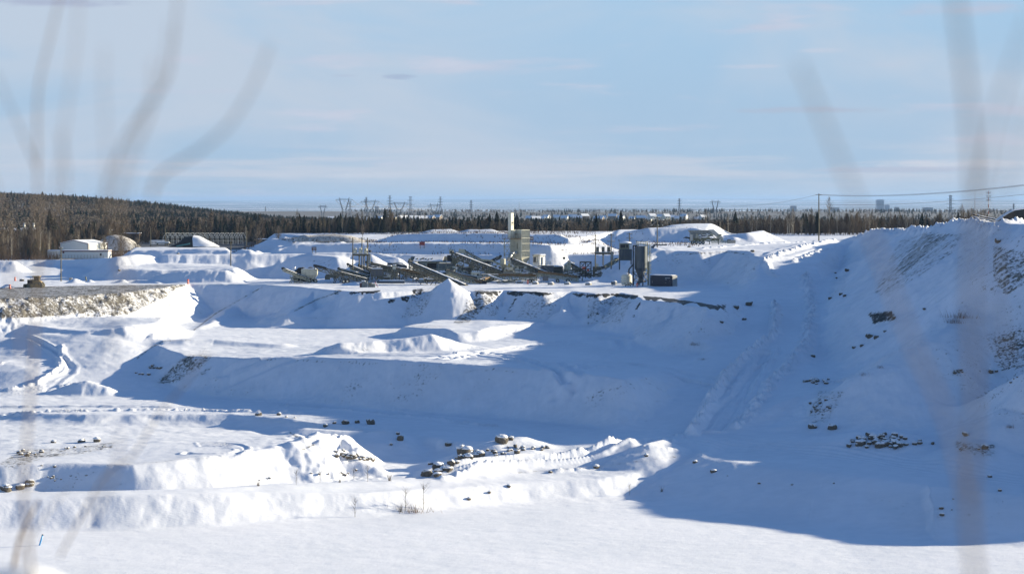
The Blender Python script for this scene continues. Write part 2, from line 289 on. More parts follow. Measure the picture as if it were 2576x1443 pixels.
berm([(230,985,-14.5),(150,990,-14.6)], 0.8, 0.5)
berm([(520,992,-14.0),(800,1012,-14.3),(1200,1050,-14.5)], 0.5, 0.15)
def height(x, y, detail=True):
    x = x.astype(np.float32); y = y.astype(np.float32)
    w1x = fbm(x/14, y/14, 3, 3); w1y = fbm(x/14, y/14, 11, 3)
    w2 = fbm(x/3.2, y/3.2, 21, 2)
    # lowest floors
    h = np.clip(-18.55-0.0232*(x+19), -19.9, -17.4) + 1.5*smooth01((y-(260+0.40*np.clip(x+10, -60, 40)))/5.0)
    h = h.astype(np.float32)
    # far land rises gently then falls to the plain; built from smooth pieces
    for f in FEAT:
        pts = f[1]; px = [p[0] for p in pts]; py = [p[1] for p in pts]; zs = [p[2] for p in pts]
        m = (max(zs)+20)/max(0.3, f[2]) + 6 if f[0] != 'road' else f[2]+f[3]+4
        m = min(m, 60)
        sel = (x > min(px)-m) & (x < max(px)+m) & (y > min(py)-m) & (y < max(py)+m)
        if not sel.any(): continue
        xs, ys = x[sel], y[sel]; q = f[5]
        xs = xs + q*1.1*w1x[sel] + q*0.28*w2[sel]; ys = ys + q*1.1*w1y[sel]
        if f[0] == 'mesa':
            _, pts, sl, r, k, q = f
            d, z, ins = seg_dist(xs, ys, pts, True)
            hh = np.where(ins, z, z - sl*(np.sqrt(d*d+r*r)-r))
            h[sel] = smax(h[sel], hh, k)
        elif f[0] == 'ridge':
            _, pts, sl, r, k, q, wd = f
            d, z, _i = seg_dist(xs, ys, pts, False)
            d = np.maximum(d-wd, 0)
            h[sel] = smax(h[sel], z - sl*(np.sqrt(d*d+r*r)-r), k)
        else:
            _, pts, hw, bl, _a, q = f
            d, z, _i = seg_dist(xs, ys, pts, False)
            t = 1-smooth01((d-hw)/bl)
            h[sel] = h[sel]*(1-t) + z*t
    # long left slope from the lower road up to the pit floor
    zl = -14.7+7.4*smooth01((y+1.0*w1y-353)/54); xb = -63-0.15*(y-355)+2*w1x
    dl = np.maximum(0, x-xb); hl = np.where((y > 340) & (y < 470), zl-0.34*(np.sqrt(dl*dl+4)-2), -99)
    h = smax(h, hl.astype(np.float32), 1.2)
    if detail:
        nf = 0.35+0.65*smooth01((y-250)/25)
        h += 0.10*nf*fbm(x/11, y/7, 40, 3) + 0.055*nf*fbm(x/1.6, y/1.6, 50, 3) + 0.16*np.clip(fbm(x/6, y/3.5, 44, 3), 0.05, 1)*smooth01((y-262)/10)
        h += 0.012*fbm(x/2.5, y/0.7, 60, 2)
        for pts, wd_, dep in TRACKS:
            px = [p[0] for p in pts]; py = [p[1] for p in pts]; m = 3
            sel = (x > min(px)-m) & (x < max(px)+m) & (y > min(py)-m) & (y < max(py)+m)
            if not sel.any(): continue
            xs = x[sel]+0.5*w1x[sel]; ys = y[sel]+0.5*w1y[sel]
            d, z, _i = seg_dist(xs, ys, pts, False)
            h[sel] += -dep*np.exp(-(d/wd_)**2) + 0.5*dep*np.exp(-((d-2.0*wd_)/(0.8*wd_))**2)
        for pts, wd_, hh in BERMS:
            px = [p[0] for p in pts]; py = [p[1] for p in pts]; m = 5
            sel = (x > min(px)-m) & (x < max(px)+m) & (y > min(py)-m) & (y < max(py)+m)
            if not sel.any(): continue
            xs, ys = x[sel]+0.6*w1x[sel], y[sel]+0.6*w1y[sel]
            d, z, _i = seg_dist(xs, ys, pts, False)
            lump = 0.75+0.8*fbm(x[sel]/0.8, y[sel]/0.8, 77, 2)
            h[sel] += hh*lump*np.exp(-(d/wd_)**2)
    return h
# ---------------------------------------------------------------- ground materials
def new_mat(name):
    m = bpy.data.materials.new(name); m.use_nodes = True; n = m.node_tree; n.nodes.clear()
    b = N(n, 'ShaderNodeBsdfPrincipled'); o = N(n, 'ShaderNodeOutputMaterial'); n.links.new(b.outputs[0], o.inputs[0])
    return m, n, b
def tnoise(nt, vec, scale, detail=3, rough=0.55, sc=None, dist=0.0):
    if sc is not None:
        mp = N(nt, 'ShaderNodeMapping'); nt.links.new(vec, mp.inputs[0]); mp.inputs['Scale'].default_value = sc; vec = mp.outputs[0]
    n = N(nt, 'ShaderNodeTexNoise'); nt.links.new(vec, n.inputs[0]); n.inputs['Scale'].default_value = scale
    n.inputs['Detail'].default_value = detail; n.inputs['Roughness'].default_value = rough; n.inputs['Distortion'].default_value = dist
    return n.outputs[0]
def mixcol(nt, fac, a, b):
    m = N(nt, 'ShaderNodeMix', data_type='RGBA')
    for i, v in ((0, fac), (6, a), (7, b)):
        if isinstance(v, tuple): m.inputs[i].default_value = (*v, 1)
        elif isinstance(v, (int, float)): m.inputs[i].default_value = v
        else: nt.links.new(v, m.inputs[i])
    return m.outputs[2]
def bump(nt, b, h, strength, dist):
    bp = N(nt, 'ShaderNodeBump'); bp.inputs['Strength'].default_value = strength; bp.inputs['Distance'].default_value = dist
    nt.links.new(h, bp.inputs['Height']); nt.links.new(bp.outputs[0], b.inputs['Normal'])
SNOW = (0.80, 0.82, 0.86)
def make_snow_ground():
    m, nt, b = new_mat('snow_ground')
    g = N(nt, 'ShaderNodeNewGeometry'); pos = g.outputs['Position']
    at = N(nt, 'ShaderNodeAttribute', attribute_name='dirt'); d = at.outputs['Fac']
    ad = N(nt, 'ShaderNodeAttribute', attribute_name='dark'); dk = ad.outputs['Fac']
    fine = tnoise(nt, pos, 1.9, 5, 0.68, (1, 1, 1.0)); mid = tnoise(nt, pos, 0.35, 4, 0.6)
    # dirt breaks through where (noise) < (attribute)
    thr = M(nt, 'ADD', M(nt, 'MULTIPLY', fine, 0.65), M(nt, 'MULTIPLY', mid, 0.35))
    e = M(nt, 'SUBTRACT', M(nt, 'ADD', d, 0.05), M(nt, 'SUBTRACT', 0.92, thr))
    f = M(nt, 'MULTIPLY', e, 9.0, True)
    st = N(nt, 'ShaderNodeAttribute', attribute_name='streak').outputs['Fac']
    sn = M(nt, 'ADD', M(nt, 'MULTIPLY', tnoise(nt, pos, 1.15, 6, 0.72, (0.40, 1.2, 0.4), 0.5), 0.6), M(nt, 'MULTIPLY', fine, 0.4))
    f = M(nt, 'MAXIMUM', f, M(nt, 'MULTIPLY', M(nt, 'SUBTRACT', st, M(nt, 'SUBTRACT', 0.92, sn)), 10.0, True))
    soil = mixcol(nt, ramp(nt, tnoise(nt, pos, 0.8, 5, 0.7), [(0.35, 0), (0.65, 1)]), (0.062, 0.055, 0.045), (0.175, 0.16, 0.13))
    tint = ramp(nt, M(nt, 'ADD', M(nt, 'MULTIPLY', tnoise(nt, pos, 0.07, 4), .5), M(nt, 'MULTIPLY', tnoise(nt, pos, 0.5, 4, .65, (1, 1.6, 1)), .5)), [(0.36, (0.76, 0.785, 0.85)), (0.62, (0.84, 0.855, 0.915))])
    dusty = mixcol(nt, M(nt, 'MULTIPLY', d, 0.35, True), tint, (0.50, 0.46, 0.40))
    c = mixcol(nt, f, dusty, soil)
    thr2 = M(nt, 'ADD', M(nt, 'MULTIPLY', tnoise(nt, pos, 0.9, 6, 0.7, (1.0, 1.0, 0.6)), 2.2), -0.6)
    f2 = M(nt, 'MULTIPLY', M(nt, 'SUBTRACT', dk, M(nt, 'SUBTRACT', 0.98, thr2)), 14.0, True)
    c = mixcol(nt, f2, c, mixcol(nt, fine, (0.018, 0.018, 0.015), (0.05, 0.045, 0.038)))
    nt.links.new(c, b.inputs['Base Color']); b.inputs['Roughness'].default_value = 0.62
    b.inputs['Specular IOR Level'].default_value = 0.25
    h = M(nt, 'ADD', M(nt, 'MULTIPLY', tnoise(nt, pos, 2.2, 4, 0.6, (1, 2.2, 1)), 0.6), M(nt, 'MULTIPLY', tnoise(nt, pos, 9, 2, 0.6), 0.18))
    h = M(nt, 'ADD', h, M(nt, 'MULTIPLY', M(nt, 'ADD', f, f2), M(nt, 'MULTIPLY', fine, 1.2)))
    bump(nt, b, h, 0.55, 0.10)
    return m
m_snowg = make_snow_ground()
def grid_mesh(name, U, Yr, hfun, mat, attrs=None, post=None):
    U = np.asarray(U); Yr = np.asarray(Yr)
    XX = (U[None, :]*Yr[:, None]); YY = np.repeat(Yr[:, None], len(U), 1)
    Z = hfun(XX.ravel(), YY.ravel()).reshape(XX.shape)
    if post: Z = post(XX, YY, Z)
    V = np.stack([XX, YY, Z], -1).reshape(-1, 3)
    r, c = XX.shape; idx = np.arange(r*c).reshape(r, c)
    Fc = np.stack([idx[:-1, :-1], idx[:-1, 1:], idx[1:, 1:], idx[1:, :-1]], -1).reshape(-1, 4)
    me = np_mesh(name, V, Fc, mat, smooth=True)
    if attrs:
        px = 1288+F*XX/YY; py = HY+F*(ZC-Z)/YY
        for nm, fn in attrs.items():
            a = me.attributes.new(nm, 'FLOAT', 'POINT'); a.data.foreach_set('value', fn(XX, YY, Z, px, py).astype(np.float32).ravel())
    return bpy.data.objects.new(name, me), (XX, YY, Z)
# dirt layout: blobs lie on the banks named in the comments, soft edged polygons
def poly_mask(px, py, pts, soft):
    P_ = [(a, b, 0.0) for a, b in pts]
    x0, x1 = min(p[0] for p in pts)-3*soft, max(p[0] for p in pts)+3*soft; y0, y1 = min(p[1] for p in pts)-3*soft, max(p[1] for p in pts)+3*soft
    m = np.zeros(px.shape, np.float32); sel = (px > x0) & (px < x1) & (py > y0) & (py < y1)
    if sel.any():
        d, _, ins = seg_dist(px[sel], py[sel], P_, True); m[sel] = np.where(ins, 1.0, np.clip(1-d/soft, 0, 1))
    return m
def line_mask(px, py, pts, wd):
    P_ = [(a, b, 0.0) for a, b in pts]; m = np.zeros(px.shape, np.float32)
    x0, x1 = min(p[0] for p in pts)-3*wd, max(p[0] for p in pts)+3*wd; y0, y1 = min(p[1] for p in pts)-3*wd, max(p[1] for p in pts)+3*wd
    sel = (px > x0) & (px < x1) & (py > y0) & (py < y1)
    if sel.any():
        d, _, _i = seg_dist(px[sel], py[sel], P_, False); m[sel] = np.exp(-(d/wd)**2)
    return m
DIRT = [('p', [(-300,728),(0,724),(200,719),(470,716),(460,721),(380,730),(300,738),(150,746),(0,752),(-300,760)], 5, 0.46),
        ('p', [(-300,758),(0,750),(150,744),(300,737),(330,745),(200,790),(0,800),(-300,806)], 10, 0.47),
        ('p', [(300,737),(400,728),(455,716),(420,745),(320,790),(200,798)], 8, 0.44),
        ('l', [(-300,760),(0,753),(150,746),(300,738),(380,728)], 3.5, 0.25),
        ('p', [(474,894),(530,896),(495,925),(440,958),(400,962),(435,925)], 22, 0.42), ('p', [(500,940),(530,925),(460,975)], 14, 0.37),
        ('l', [(480,899),(700,904),(900,912),(1080,920)], 3, 0.40), ('l', [(1160,935),(1240,928),(1300,936)], 5, 0.42), ('p', [(1230,940),(1260,955),(1170,1010),(1160,1000)], 12, 0.30),
        ('l', [(346,900),(380,874),(412,858)], 4, 0.45), ('l', [(412,857),(480,855)], 2.5, 0.40),
        ('l', [(488,830),(540,790),(600,755),(660,722)], 3, 0.45), ('l', [(740,782),(800,752),(850,735)], 4, 0.45), ('l', [(680,803),(760,799),(840,800)], 3, 0.34),
        ('l', [(500,716),(640,717),(700,720)], 3, 0.33),
        ('p', [(380,760),(450,750),(440,800),(400,815)], 14, 0.34),
        ('p', [(2300,900),(2620,720),(2620,1080),(2400,1000)], 60, 0.30),
        ('p', [(2500,850),(2620,820),(2620,900),(2520,930)], 16, 0.42),
        ('p', [(2190,790),(2240,785),(2250,800),(2200,812)], 16, 0.46),
        ('p', [(2100,700),(2130,690),(2120,740),(2085,750)], 12, 0.30),
        ('p', [(2060,985),(2120,985),(2080,1060),(2030,1060)], 18, 0.37),
        ('p', [(2400,1110),(2500,1120),(2500,1150),(2420,1140)], 16, 0.38),
        ('p', [(2200,1250),(2500,1230),(2560,1300),(2300,1320)], 40, 0.27),
        ('l', [(1700,640),(1760,636),(1840,634),(1880,640)], 5, 0.42), ('p', [(1600,650),(1650,640),(1620,690),(1560,700)], 16, 0.33),
        ('l', [(1290,615),(1480,612)], 14, 0.27), ('l', [(960,590),(1430,592)], 10, 0.30), ('l', [(960,625),(1330,625)], 14, 0.28), ('l', [(1000,582),(1430,582)], 4, 0.36), ('l', [(1560,610),(1700,590)], 16, 0.22),
        ('p', [(0,1165),(60,1130),(180,1128),(290,1112),(280,1125),(200,1140),(110,1150),(30,1180)], 6, 0.40),
        ('p', [(-20,1170),(120,1180),(260,1185),(330,1200),(300,1225),(60,1235),(-20,1235)], 20, 0.30),
        ('l', [(730,1088),(790,1118),(760,1130)], 5, 0.42), ('l', [(420,1158),(560,1150)], 5, 0.34), ('l', [(270,1170),(420,1160)], 4, 0.36),
        ('l', [(-20,803),(60,806),(90,815)], 3, 0.3), ('l', [(1300,1188),(1480,1175),(1700,1148)], 3, 0.36), ('l', [(640,1052),(1000,1090)], 6, 0.26),
        ('p', [(1160,1215),(1100,1240),(1300,1240)], 30, 0.12), ('l', [(1020,820),(1110,822)], 5, 0.36), ('p', [(1180,745),(1260,745),(1250,790),(1150,815)], 12, 0.36),
        ('p', [(1040,735),(1100,720),(1060,790),(1010,800)], 8, 0.36), ('p', [(1330,745),(1420,745),(1380,800),(1300,800)], 20, 0.34), ('p', [(1480,750),(1590,750),(1560,810),(1480,815)], 18, 0.36), ('p', [(1620,790),(1700,790),(1660,840)], 30, 0.26),
        ('p', [(820,610),(880,604),(900,602),(740,596),(760,604)], 8, 0.48), ('p', [(700,600),(760,596),(740,612)], 8, 0.42), ('l', [(900,600),(935,610)], 4, 0.4)]
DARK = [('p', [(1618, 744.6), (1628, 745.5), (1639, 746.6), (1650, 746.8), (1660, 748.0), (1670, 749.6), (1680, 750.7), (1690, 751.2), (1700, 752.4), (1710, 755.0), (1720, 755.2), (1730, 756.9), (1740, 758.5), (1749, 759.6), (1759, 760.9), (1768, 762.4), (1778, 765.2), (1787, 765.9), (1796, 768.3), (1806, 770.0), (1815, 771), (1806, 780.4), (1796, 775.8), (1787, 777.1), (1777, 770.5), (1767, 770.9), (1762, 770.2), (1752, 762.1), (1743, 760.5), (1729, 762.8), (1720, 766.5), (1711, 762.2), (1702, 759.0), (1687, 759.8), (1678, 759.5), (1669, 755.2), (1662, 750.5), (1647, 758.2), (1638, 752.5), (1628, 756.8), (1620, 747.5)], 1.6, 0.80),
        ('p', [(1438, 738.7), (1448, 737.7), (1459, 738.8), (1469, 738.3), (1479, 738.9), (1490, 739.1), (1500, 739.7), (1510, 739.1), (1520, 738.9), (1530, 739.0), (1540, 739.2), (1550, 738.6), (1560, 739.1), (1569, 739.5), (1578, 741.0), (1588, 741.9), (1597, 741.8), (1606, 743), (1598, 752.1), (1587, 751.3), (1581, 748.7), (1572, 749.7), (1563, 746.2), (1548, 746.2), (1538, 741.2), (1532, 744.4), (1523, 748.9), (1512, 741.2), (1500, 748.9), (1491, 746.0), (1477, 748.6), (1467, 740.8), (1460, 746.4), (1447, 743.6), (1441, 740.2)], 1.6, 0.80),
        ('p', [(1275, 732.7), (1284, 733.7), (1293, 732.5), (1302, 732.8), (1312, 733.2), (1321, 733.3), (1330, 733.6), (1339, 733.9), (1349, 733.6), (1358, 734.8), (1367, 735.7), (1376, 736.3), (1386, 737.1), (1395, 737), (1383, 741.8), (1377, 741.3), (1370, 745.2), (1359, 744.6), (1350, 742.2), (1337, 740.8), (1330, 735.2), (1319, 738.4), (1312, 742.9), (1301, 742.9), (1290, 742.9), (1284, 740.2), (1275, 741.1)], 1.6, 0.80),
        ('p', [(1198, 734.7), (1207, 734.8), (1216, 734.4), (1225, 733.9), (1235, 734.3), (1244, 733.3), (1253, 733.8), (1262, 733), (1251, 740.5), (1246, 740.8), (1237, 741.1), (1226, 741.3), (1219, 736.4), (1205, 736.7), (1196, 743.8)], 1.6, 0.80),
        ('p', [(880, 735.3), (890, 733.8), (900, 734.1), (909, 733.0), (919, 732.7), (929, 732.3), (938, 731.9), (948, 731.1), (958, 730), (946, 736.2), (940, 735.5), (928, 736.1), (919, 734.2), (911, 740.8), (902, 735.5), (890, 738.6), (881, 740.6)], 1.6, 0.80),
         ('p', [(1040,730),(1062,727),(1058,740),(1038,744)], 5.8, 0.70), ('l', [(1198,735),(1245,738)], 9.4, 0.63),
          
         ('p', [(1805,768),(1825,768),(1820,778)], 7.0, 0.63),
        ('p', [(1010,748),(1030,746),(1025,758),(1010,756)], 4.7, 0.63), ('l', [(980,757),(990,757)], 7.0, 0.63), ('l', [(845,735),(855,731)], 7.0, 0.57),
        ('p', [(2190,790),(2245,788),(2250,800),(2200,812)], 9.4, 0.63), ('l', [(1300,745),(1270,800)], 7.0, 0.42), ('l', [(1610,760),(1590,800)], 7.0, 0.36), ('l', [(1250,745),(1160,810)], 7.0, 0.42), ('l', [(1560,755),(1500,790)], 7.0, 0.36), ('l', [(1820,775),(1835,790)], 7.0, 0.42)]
STREAK = [('p', [(2260,610),(2330,585),(2420,590),(2390,640),(2300,700),(2230,745),(2200,735)], 24, 0.42), ('p', [(2320,590),(2390,590),(2270,690),(2250,680)], 12, 0.47),
        ('p', [(2420,600),(2600,590),(2620,760),(2500,740),(2400,700)], 30, 0.37), ('p', [(2500,620),(2600,640),(2600,700),(2530,740),(2500,700)], 16, 0.46), ('p', [(2300,780),(2500,700),(2480,760),(2330,850)], 40, 0.33),
        ('p', [(2300,940),(2620,720),(2620,1000),(2420,960)], 40, 0.34), ('p', [(2480,840),(2620,820),(2620,920),(2510,930)], 16, 0.43),
        ('p', [(2030,760),(2200,620),(2250,600),(2150,760)], 30, 0.30), ('l', [(1600,655),(1570,700)], 14, 0.40), ('p', [(1200,745),(1250,742),(1180,810),(1140,812)], 8, 0.46), ('p', [(1330,745),(1420,745),(1380,800),(1300,800)], 16, 0.38), ('p', [(1500,750),(1590,750),(1560,810),(1470,815)], 14, 0.38),
        ('p', [(1210,960),(1250,940),(1180,1000)], 12, 0.34), ('p', [(1060,720),(1090,725),(1030,800),(1000,805)], 6, 0.36), ('p', [(780,650),(850,650),(800,690),(760,690)], 8, 0.38)]
def attr_fn(lst, base):
    def fn(XX, YY, Z, px, py):
        r = base(XX, YY, Z) if base else np.zeros(XX.shape, np.float32)
        for kind, pts, wd, v in lst:
            mk = poly_mask(px, py, pts, wd) if kind == 'p' else line_mask(px, py, pts, wd)
            r = np.maximum(r, mk*v)
        return r
    return fn
def base_dirt(XX, YY, Z):
    gy, gx = np.gradient(Z); dy = np.gradient(YY, axis=0); dx = np.gradient(XX, axis=1)
    sl = np.hypot(gx/dx, gy/dy); n = fbm(XX.ravel()/18, YY.ravel()/18, 91, 3).reshape(XX.shape)
    return np.clip((sl-0.3)*0.7, 0, 0.21)*np.clip(0.9+1.6*n, 0, 1.5)*(.3+.7*smooth01((YY-285)/20)) 
Uf = np.concatenate([np.linspace(-0.62, -0.285, 60)[:-1], np.linspace(-0.285, 0.285, 1150), np.linspace(0.285, 0.8, 90)[1:]])
Yf = np.exp(np.linspace(math.log(190), math.log(720), 1060))
def roughen(XX, YY, Z):      # steep banks get slump lines and crust, the dug-out dirt face gets clods
    gy, gx = np.gradient(Z); dy = np.gradient(YY, axis=0); dx = np.gradient(XX, axis=1); sl = np.hypot(gx/dx, gy/dy)
    st = smooth01((sl-0.28)/0.3); x, y = XX.ravel(), YY.ravel()
    nearf = .45+.55*smooth01((YY-275)/30)
    n = (fbm(x/1.7, y/2.6, 131, 3).reshape(Z.shape)*.20 + fbm(x/5.5, y/12, 133, 3).reshape(Z.shape)*(.42-.33*smooth01((YY-480)/20)))*nearf
    gm = smooth01((-70-XX)/10)*smooth01((YY-405)/6)*smooth01((492-YY)/6)
    lump = 0.55*np.exp(-(((XX+26.5)/4.5)**2+((YY-279)/5.5)**2)) + 0.25*np.exp(-(((XX+24)/10)**2+((YY-268)/4)**2))
    Z = Z + lump*fbm(x/1.25, y/1.25, 141, 2).reshape(Z.shape)*1.3
    return Z + st*n + gm*(.10+st)*.40*fbm(x/1.1, y/1.1, 137, 3).reshape(Z.shape)
ground, GR = grid_mesh('snow_ground', Uf, Yf, height, m_snowg, post=roughen, attrs={'dirt': attr_fn(DIRT, base_dirt), 'dark': attr_fn(DARK, None), 'streak': attr_fn(STREAK, None)})
tag(link(ground), kind='structure')
def ground_z(x, y):
    return float(height(np.array([x], float), np.array([y], float), False)[0])
def ground_zs(xs, ys): return height(np.asarray(xs, float), np.asarray(ys, float), False)
# far land, the plain down to the river and the forested hill
def far_h(x, y):
    h = 4.5 + 1.2*fbm(x/200, y/200, 5, 3) - 14.5*smooth01((y-950)/1700) + 7.0*np.exp(-((y-3700)/450)**2)
    hill = 19.5*smooth01((-165-x)/280)*smooth01((y-850)/900)*(1+0.06*fbm(x/150, y/150, 9, 3)) + 5.0*smooth01((-100-x)/400)*smooth01((y-950)/900)
    h = h + hill*(1-smooth01((y-1900)/450))
    t = smooth01((y-4000)/5000)
    h = h*(1-t) + (-84 + 3*fbm(x/3000, y/3000, 8, 2))*t
    far = smooth01((y-26000)/16000)
    h = h + far*(60 + 90*np.clip(fbm(x/9000, y/7000, 12, 4), -0.3, 1))
    e = smooth01((y-690)/60)
    return (h*e + (1-e)*height(x, np.minimum(y, 719.9), False)).astype(np.float32) - 0.15
m, nt, b = new_mat('far_land')
g = N(nt, 'ShaderNodeNewGeometry'); pos = g.outputs['Position']
fld = tnoise(nt, pos, 0.0009, 3, 0.5, (0.35, 1.6, 0.0)); fld2 = tnoise(nt, pos, 0.004, 2, 0.5, (0.3, 1, 0))
fr = ramp(nt, M(nt, 'ADD', M(nt, 'MULTIPLY', fld, 0.7), M(nt, 'MULTIPLY', fld2, 0.3)), [(0.535, 0.0), (0.57, 1.0)])
sepp = N(nt, 'ShaderNodeSeparateXYZ'); nt.links.new(pos, sepp.inputs[0])
near = ramp(nt, M(nt, 'DIVIDE', sepp.outputs[1], 10000.0), [(0.40, 1.0), (0.46, 0.0)])
c = mixcol(nt, M(nt, 'MAXIMUM', M(nt, 'MULTIPLY', fr, M(nt, 'SUBTRACT', 1.0, near)), M(nt, 'MULTIPLY', near, 0.08)), mixcol(nt, tnoise(nt, pos, 0.01, 3), (0.03, 0.035, 0.04), (0.07, 0.07, 0.075)), (0.8, 0.8, 0.82))
nt.links.new(c, b.inputs['Base Color']); b.inputs['Roughness'].default_value = 0.9
m_far = m
Uq = np.linspace(-0.75, 0.9, 260); Yq = np.exp(np.linspace(math.log(700), math.log(70000), 330))
far, _ = grid_mesh('far_plain', Uq, Yq, far_h, m_far)
tag(link(far), kind='structure')
def far_z(xs, ys): return far_h(np.asarray(xs, float), np.asarray(ys, float))
# slope below the viewpoint
def near_h(x, y):
    t = smooth01((y-3.0)/120.0)
    h = 19.3*(1-t) - 18.0*t - 1.2*np.clip(y/9, 0, 1)*0
    h = 19.3 - 0.0*y
    h = np.where(y < 3, 19.3, 19.3-(y-3)*0.34); h = np.maximum(h, -25.0)
    return h.astype(np.float32) + (0.1*fbm(x/3, y/3, 31, 3)).astype(np.float32)
xs_ = np.linspace(-160, 200, 121); ys_ = np.concatenate([np.linspace(-40, 20, 40), np.linspace(20, 193, 80)[1:]])
XX, YY = np.meshgrid(xs_, ys_); ZZ = np.maximum(near_h(XX.ravel(), YY.ravel()), np.clip(-18.55-0.0232*(XX.ravel()+19), -19.9, -17.4)+.1); ZZ = np.where(YY.ravel() > 185, ZZ-0.35, ZZ)
idx = np.arange(XX.size).reshape(XX.shape)
Fc = np.stack([idx[:-1, :-1], idx[:-1, 1:], idx[1:, 1:], idx[1:, :-1]], -1).reshape(-1, 4)
hs = bpy.data.objects.new('hillside_ground', np_mesh('hillside_ground', np.stack([XX.ravel(), YY.ravel(), ZZ], -1), Fc, m_snowg, True))
tag(link(hs), kind='structure')
# ---------------------------------------------------------------- mesh builder and materials for things
class MB:
    def __init__(s): s.v = []; s.f = []
    def add(s, vs, fs):
        o = len(s.v); s.v += [tuple(v) for v in vs]; s.f += [tuple(i+o for i in f) for f in fs]; return s
    def box(s, c, d, rz=0.0, taper=1.0):
        cx, cy, cz = c; x, y, z = d[0]/2, d[1]/2, d[2]/2; cr, sr = math.cos(rz), math.sin(rz); vs = []
        for k, t in ((-1, 1.0), (1, taper)):
            for i, j in ((-1, -1), (1, -1), (1, 1), (-1, 1)):
                a, b = i*x*t, j*y*t; vs.append((cx+a*cr-b*sr, cy+a*sr+b*cr, cz+k*z))
        return s.add(vs, [(0, 3, 2, 1), (4, 5, 6, 7), (0, 1, 5, 4), (1, 2, 6, 5), (2, 3, 7, 6), (3, 0, 4, 7)])
    def frame(s, a, b):
        a, b = Vector(a), Vector(b); d = (b-a); L = d.length; d = d/L if L > 1e-9 else Vector((0, 0, 1))
        up = Vector((0, 0, 1)) if abs(d.z) < 0.95 else Vector((0, 1, 0))
        u = d.cross(up).normalized(); w_ = u.cross(d).normalized(); return a, b, u, w_
    def bar(s, a, b, w=0.1, h=None):
        h = w if h is None else h; a, b, u, v = s.frame(a, b); vs = []
        for p in (a, b):
            for i, j in ((-1, -1), (1, -1), (1, 1), (-1, 1)): vs.append(p+u*(i*w/2)+v*(j*h/2))
        return s.add(vs, [(0, 3, 2, 1), (4, 5, 6, 7), (0, 1, 5, 4), (1, 2, 6, 5), (2, 3, 7, 6), (3, 0, 4, 7)])
    def cyl(s, a, b, r, r2=None, n=12, cap=True):
        r2 = r if r2 is None else r2; a, b, u, v = s.frame(a, b); vs = []
        for p, q in ((a, r), (b, r2)):
            for i in range(n): t = 2*math.pi*i/n; vs.append(p+u*(q*math.cos(t))+v*(q*math.sin(t)))
        fs = [(i, (i+1) % n, n+(i+1) % n, n+i) for i in range(n)]
        if cap: fs += [tuple(reversed(range(n))), tuple(range(n, 2*n))]
        return s.add(vs, fs)
    def tube(s, pts, r, n=10):
        for a, b in zip(pts[:-1], pts[1:]): s.cyl(a, b, r, n=n)
        for p in pts[1:-1]: s.ball(p, r*1.02, n)
        return s
    def ball(s, c, r, n=10, sz=1.0, half=False, seed=None, amp=0.0):
        m = max(4, n//2); vs = []; fs = []; rr = random.Random(seed)
        for j in range(m+1):
            ph = math.pi*j/m if not half else 0.5*math.pi*j/m
            for i in range(n):
                t = 2*math.pi*i/n; q = r*(1+amp*(rr.random()-0.5)) if seed is not None else r
                vs.append((c[0]+q*math.sin(ph)*math.cos(t), c[1]+q*math.sin(ph)*math.sin(t), c[2]+q*sz*math.cos(ph)))
        for j in range(m):
            for i in range(n): fs.append((j*n+i, (j+1)*n+i, (j+1)*n+(i+1) % n, j*n+(i+1) % n))
        return s.add(vs, fs)
    def prism(s, pts, d):     # closed outline in 3-D, extruded by vector d
        n = len(pts); p = [Vector(q) for q in pts]; d = Vector(d)
        return s.add(p+[q+d for q in p], [tuple(range(n)), tuple(reversed(range(n, 2*n)))]+[(i, i+n, (i+1) % n+n, (i+1) % n) for i in range(n)])
    def tri(s, a, b, c): return s.add([a, b, c], [(0, 1, 2)])
    def mesh(s, name, mat, smooth=False):
        me = bpy.data.meshes.new(name); me.from_pydata(s.v, [], s.f); me.update()
        if mat: me.materials.append(mat)
        if smooth:
            for p in me.polygons: p.use_smooth = True
        return me
    def build(s, name, mat, parent=None, smooth=False):
        o = bpy.data.objects.new(name, s.mesh(name, mat, smooth)); link(o, parent); return o
def thing(name, loc, label, cat, group=None, rz=0.0):
    o = bpy.data.objects.new(name, None); scene.collection.objects.link(o); o.location = loc; o.rotation_euler = (0, 0, rz); o.empty_display_size = 0.5
    return tag(o, label, cat, group)
def dup(root, loc=None, rz=None, label=None, group=None, scale=None):
    r = root.copy(); scene.collection.objects.link(r)
    if loc is not None: r.location = loc
    if rz is not None: r.rotation_euler = (0, 0, rz)
    if scale is not None: r.scale = scale if isinstance(scale, tuple) else (scale,)*3
    if label: r['label'] = label
    if group: r['group'] = group
    for ch in root.children:
        c = ch.copy(); scene.collection.objects.link(c); c.parent = r
        for g in ch.children:
            d = g.copy(); scene.collection.objects.link(d); d.parent = c
    return r
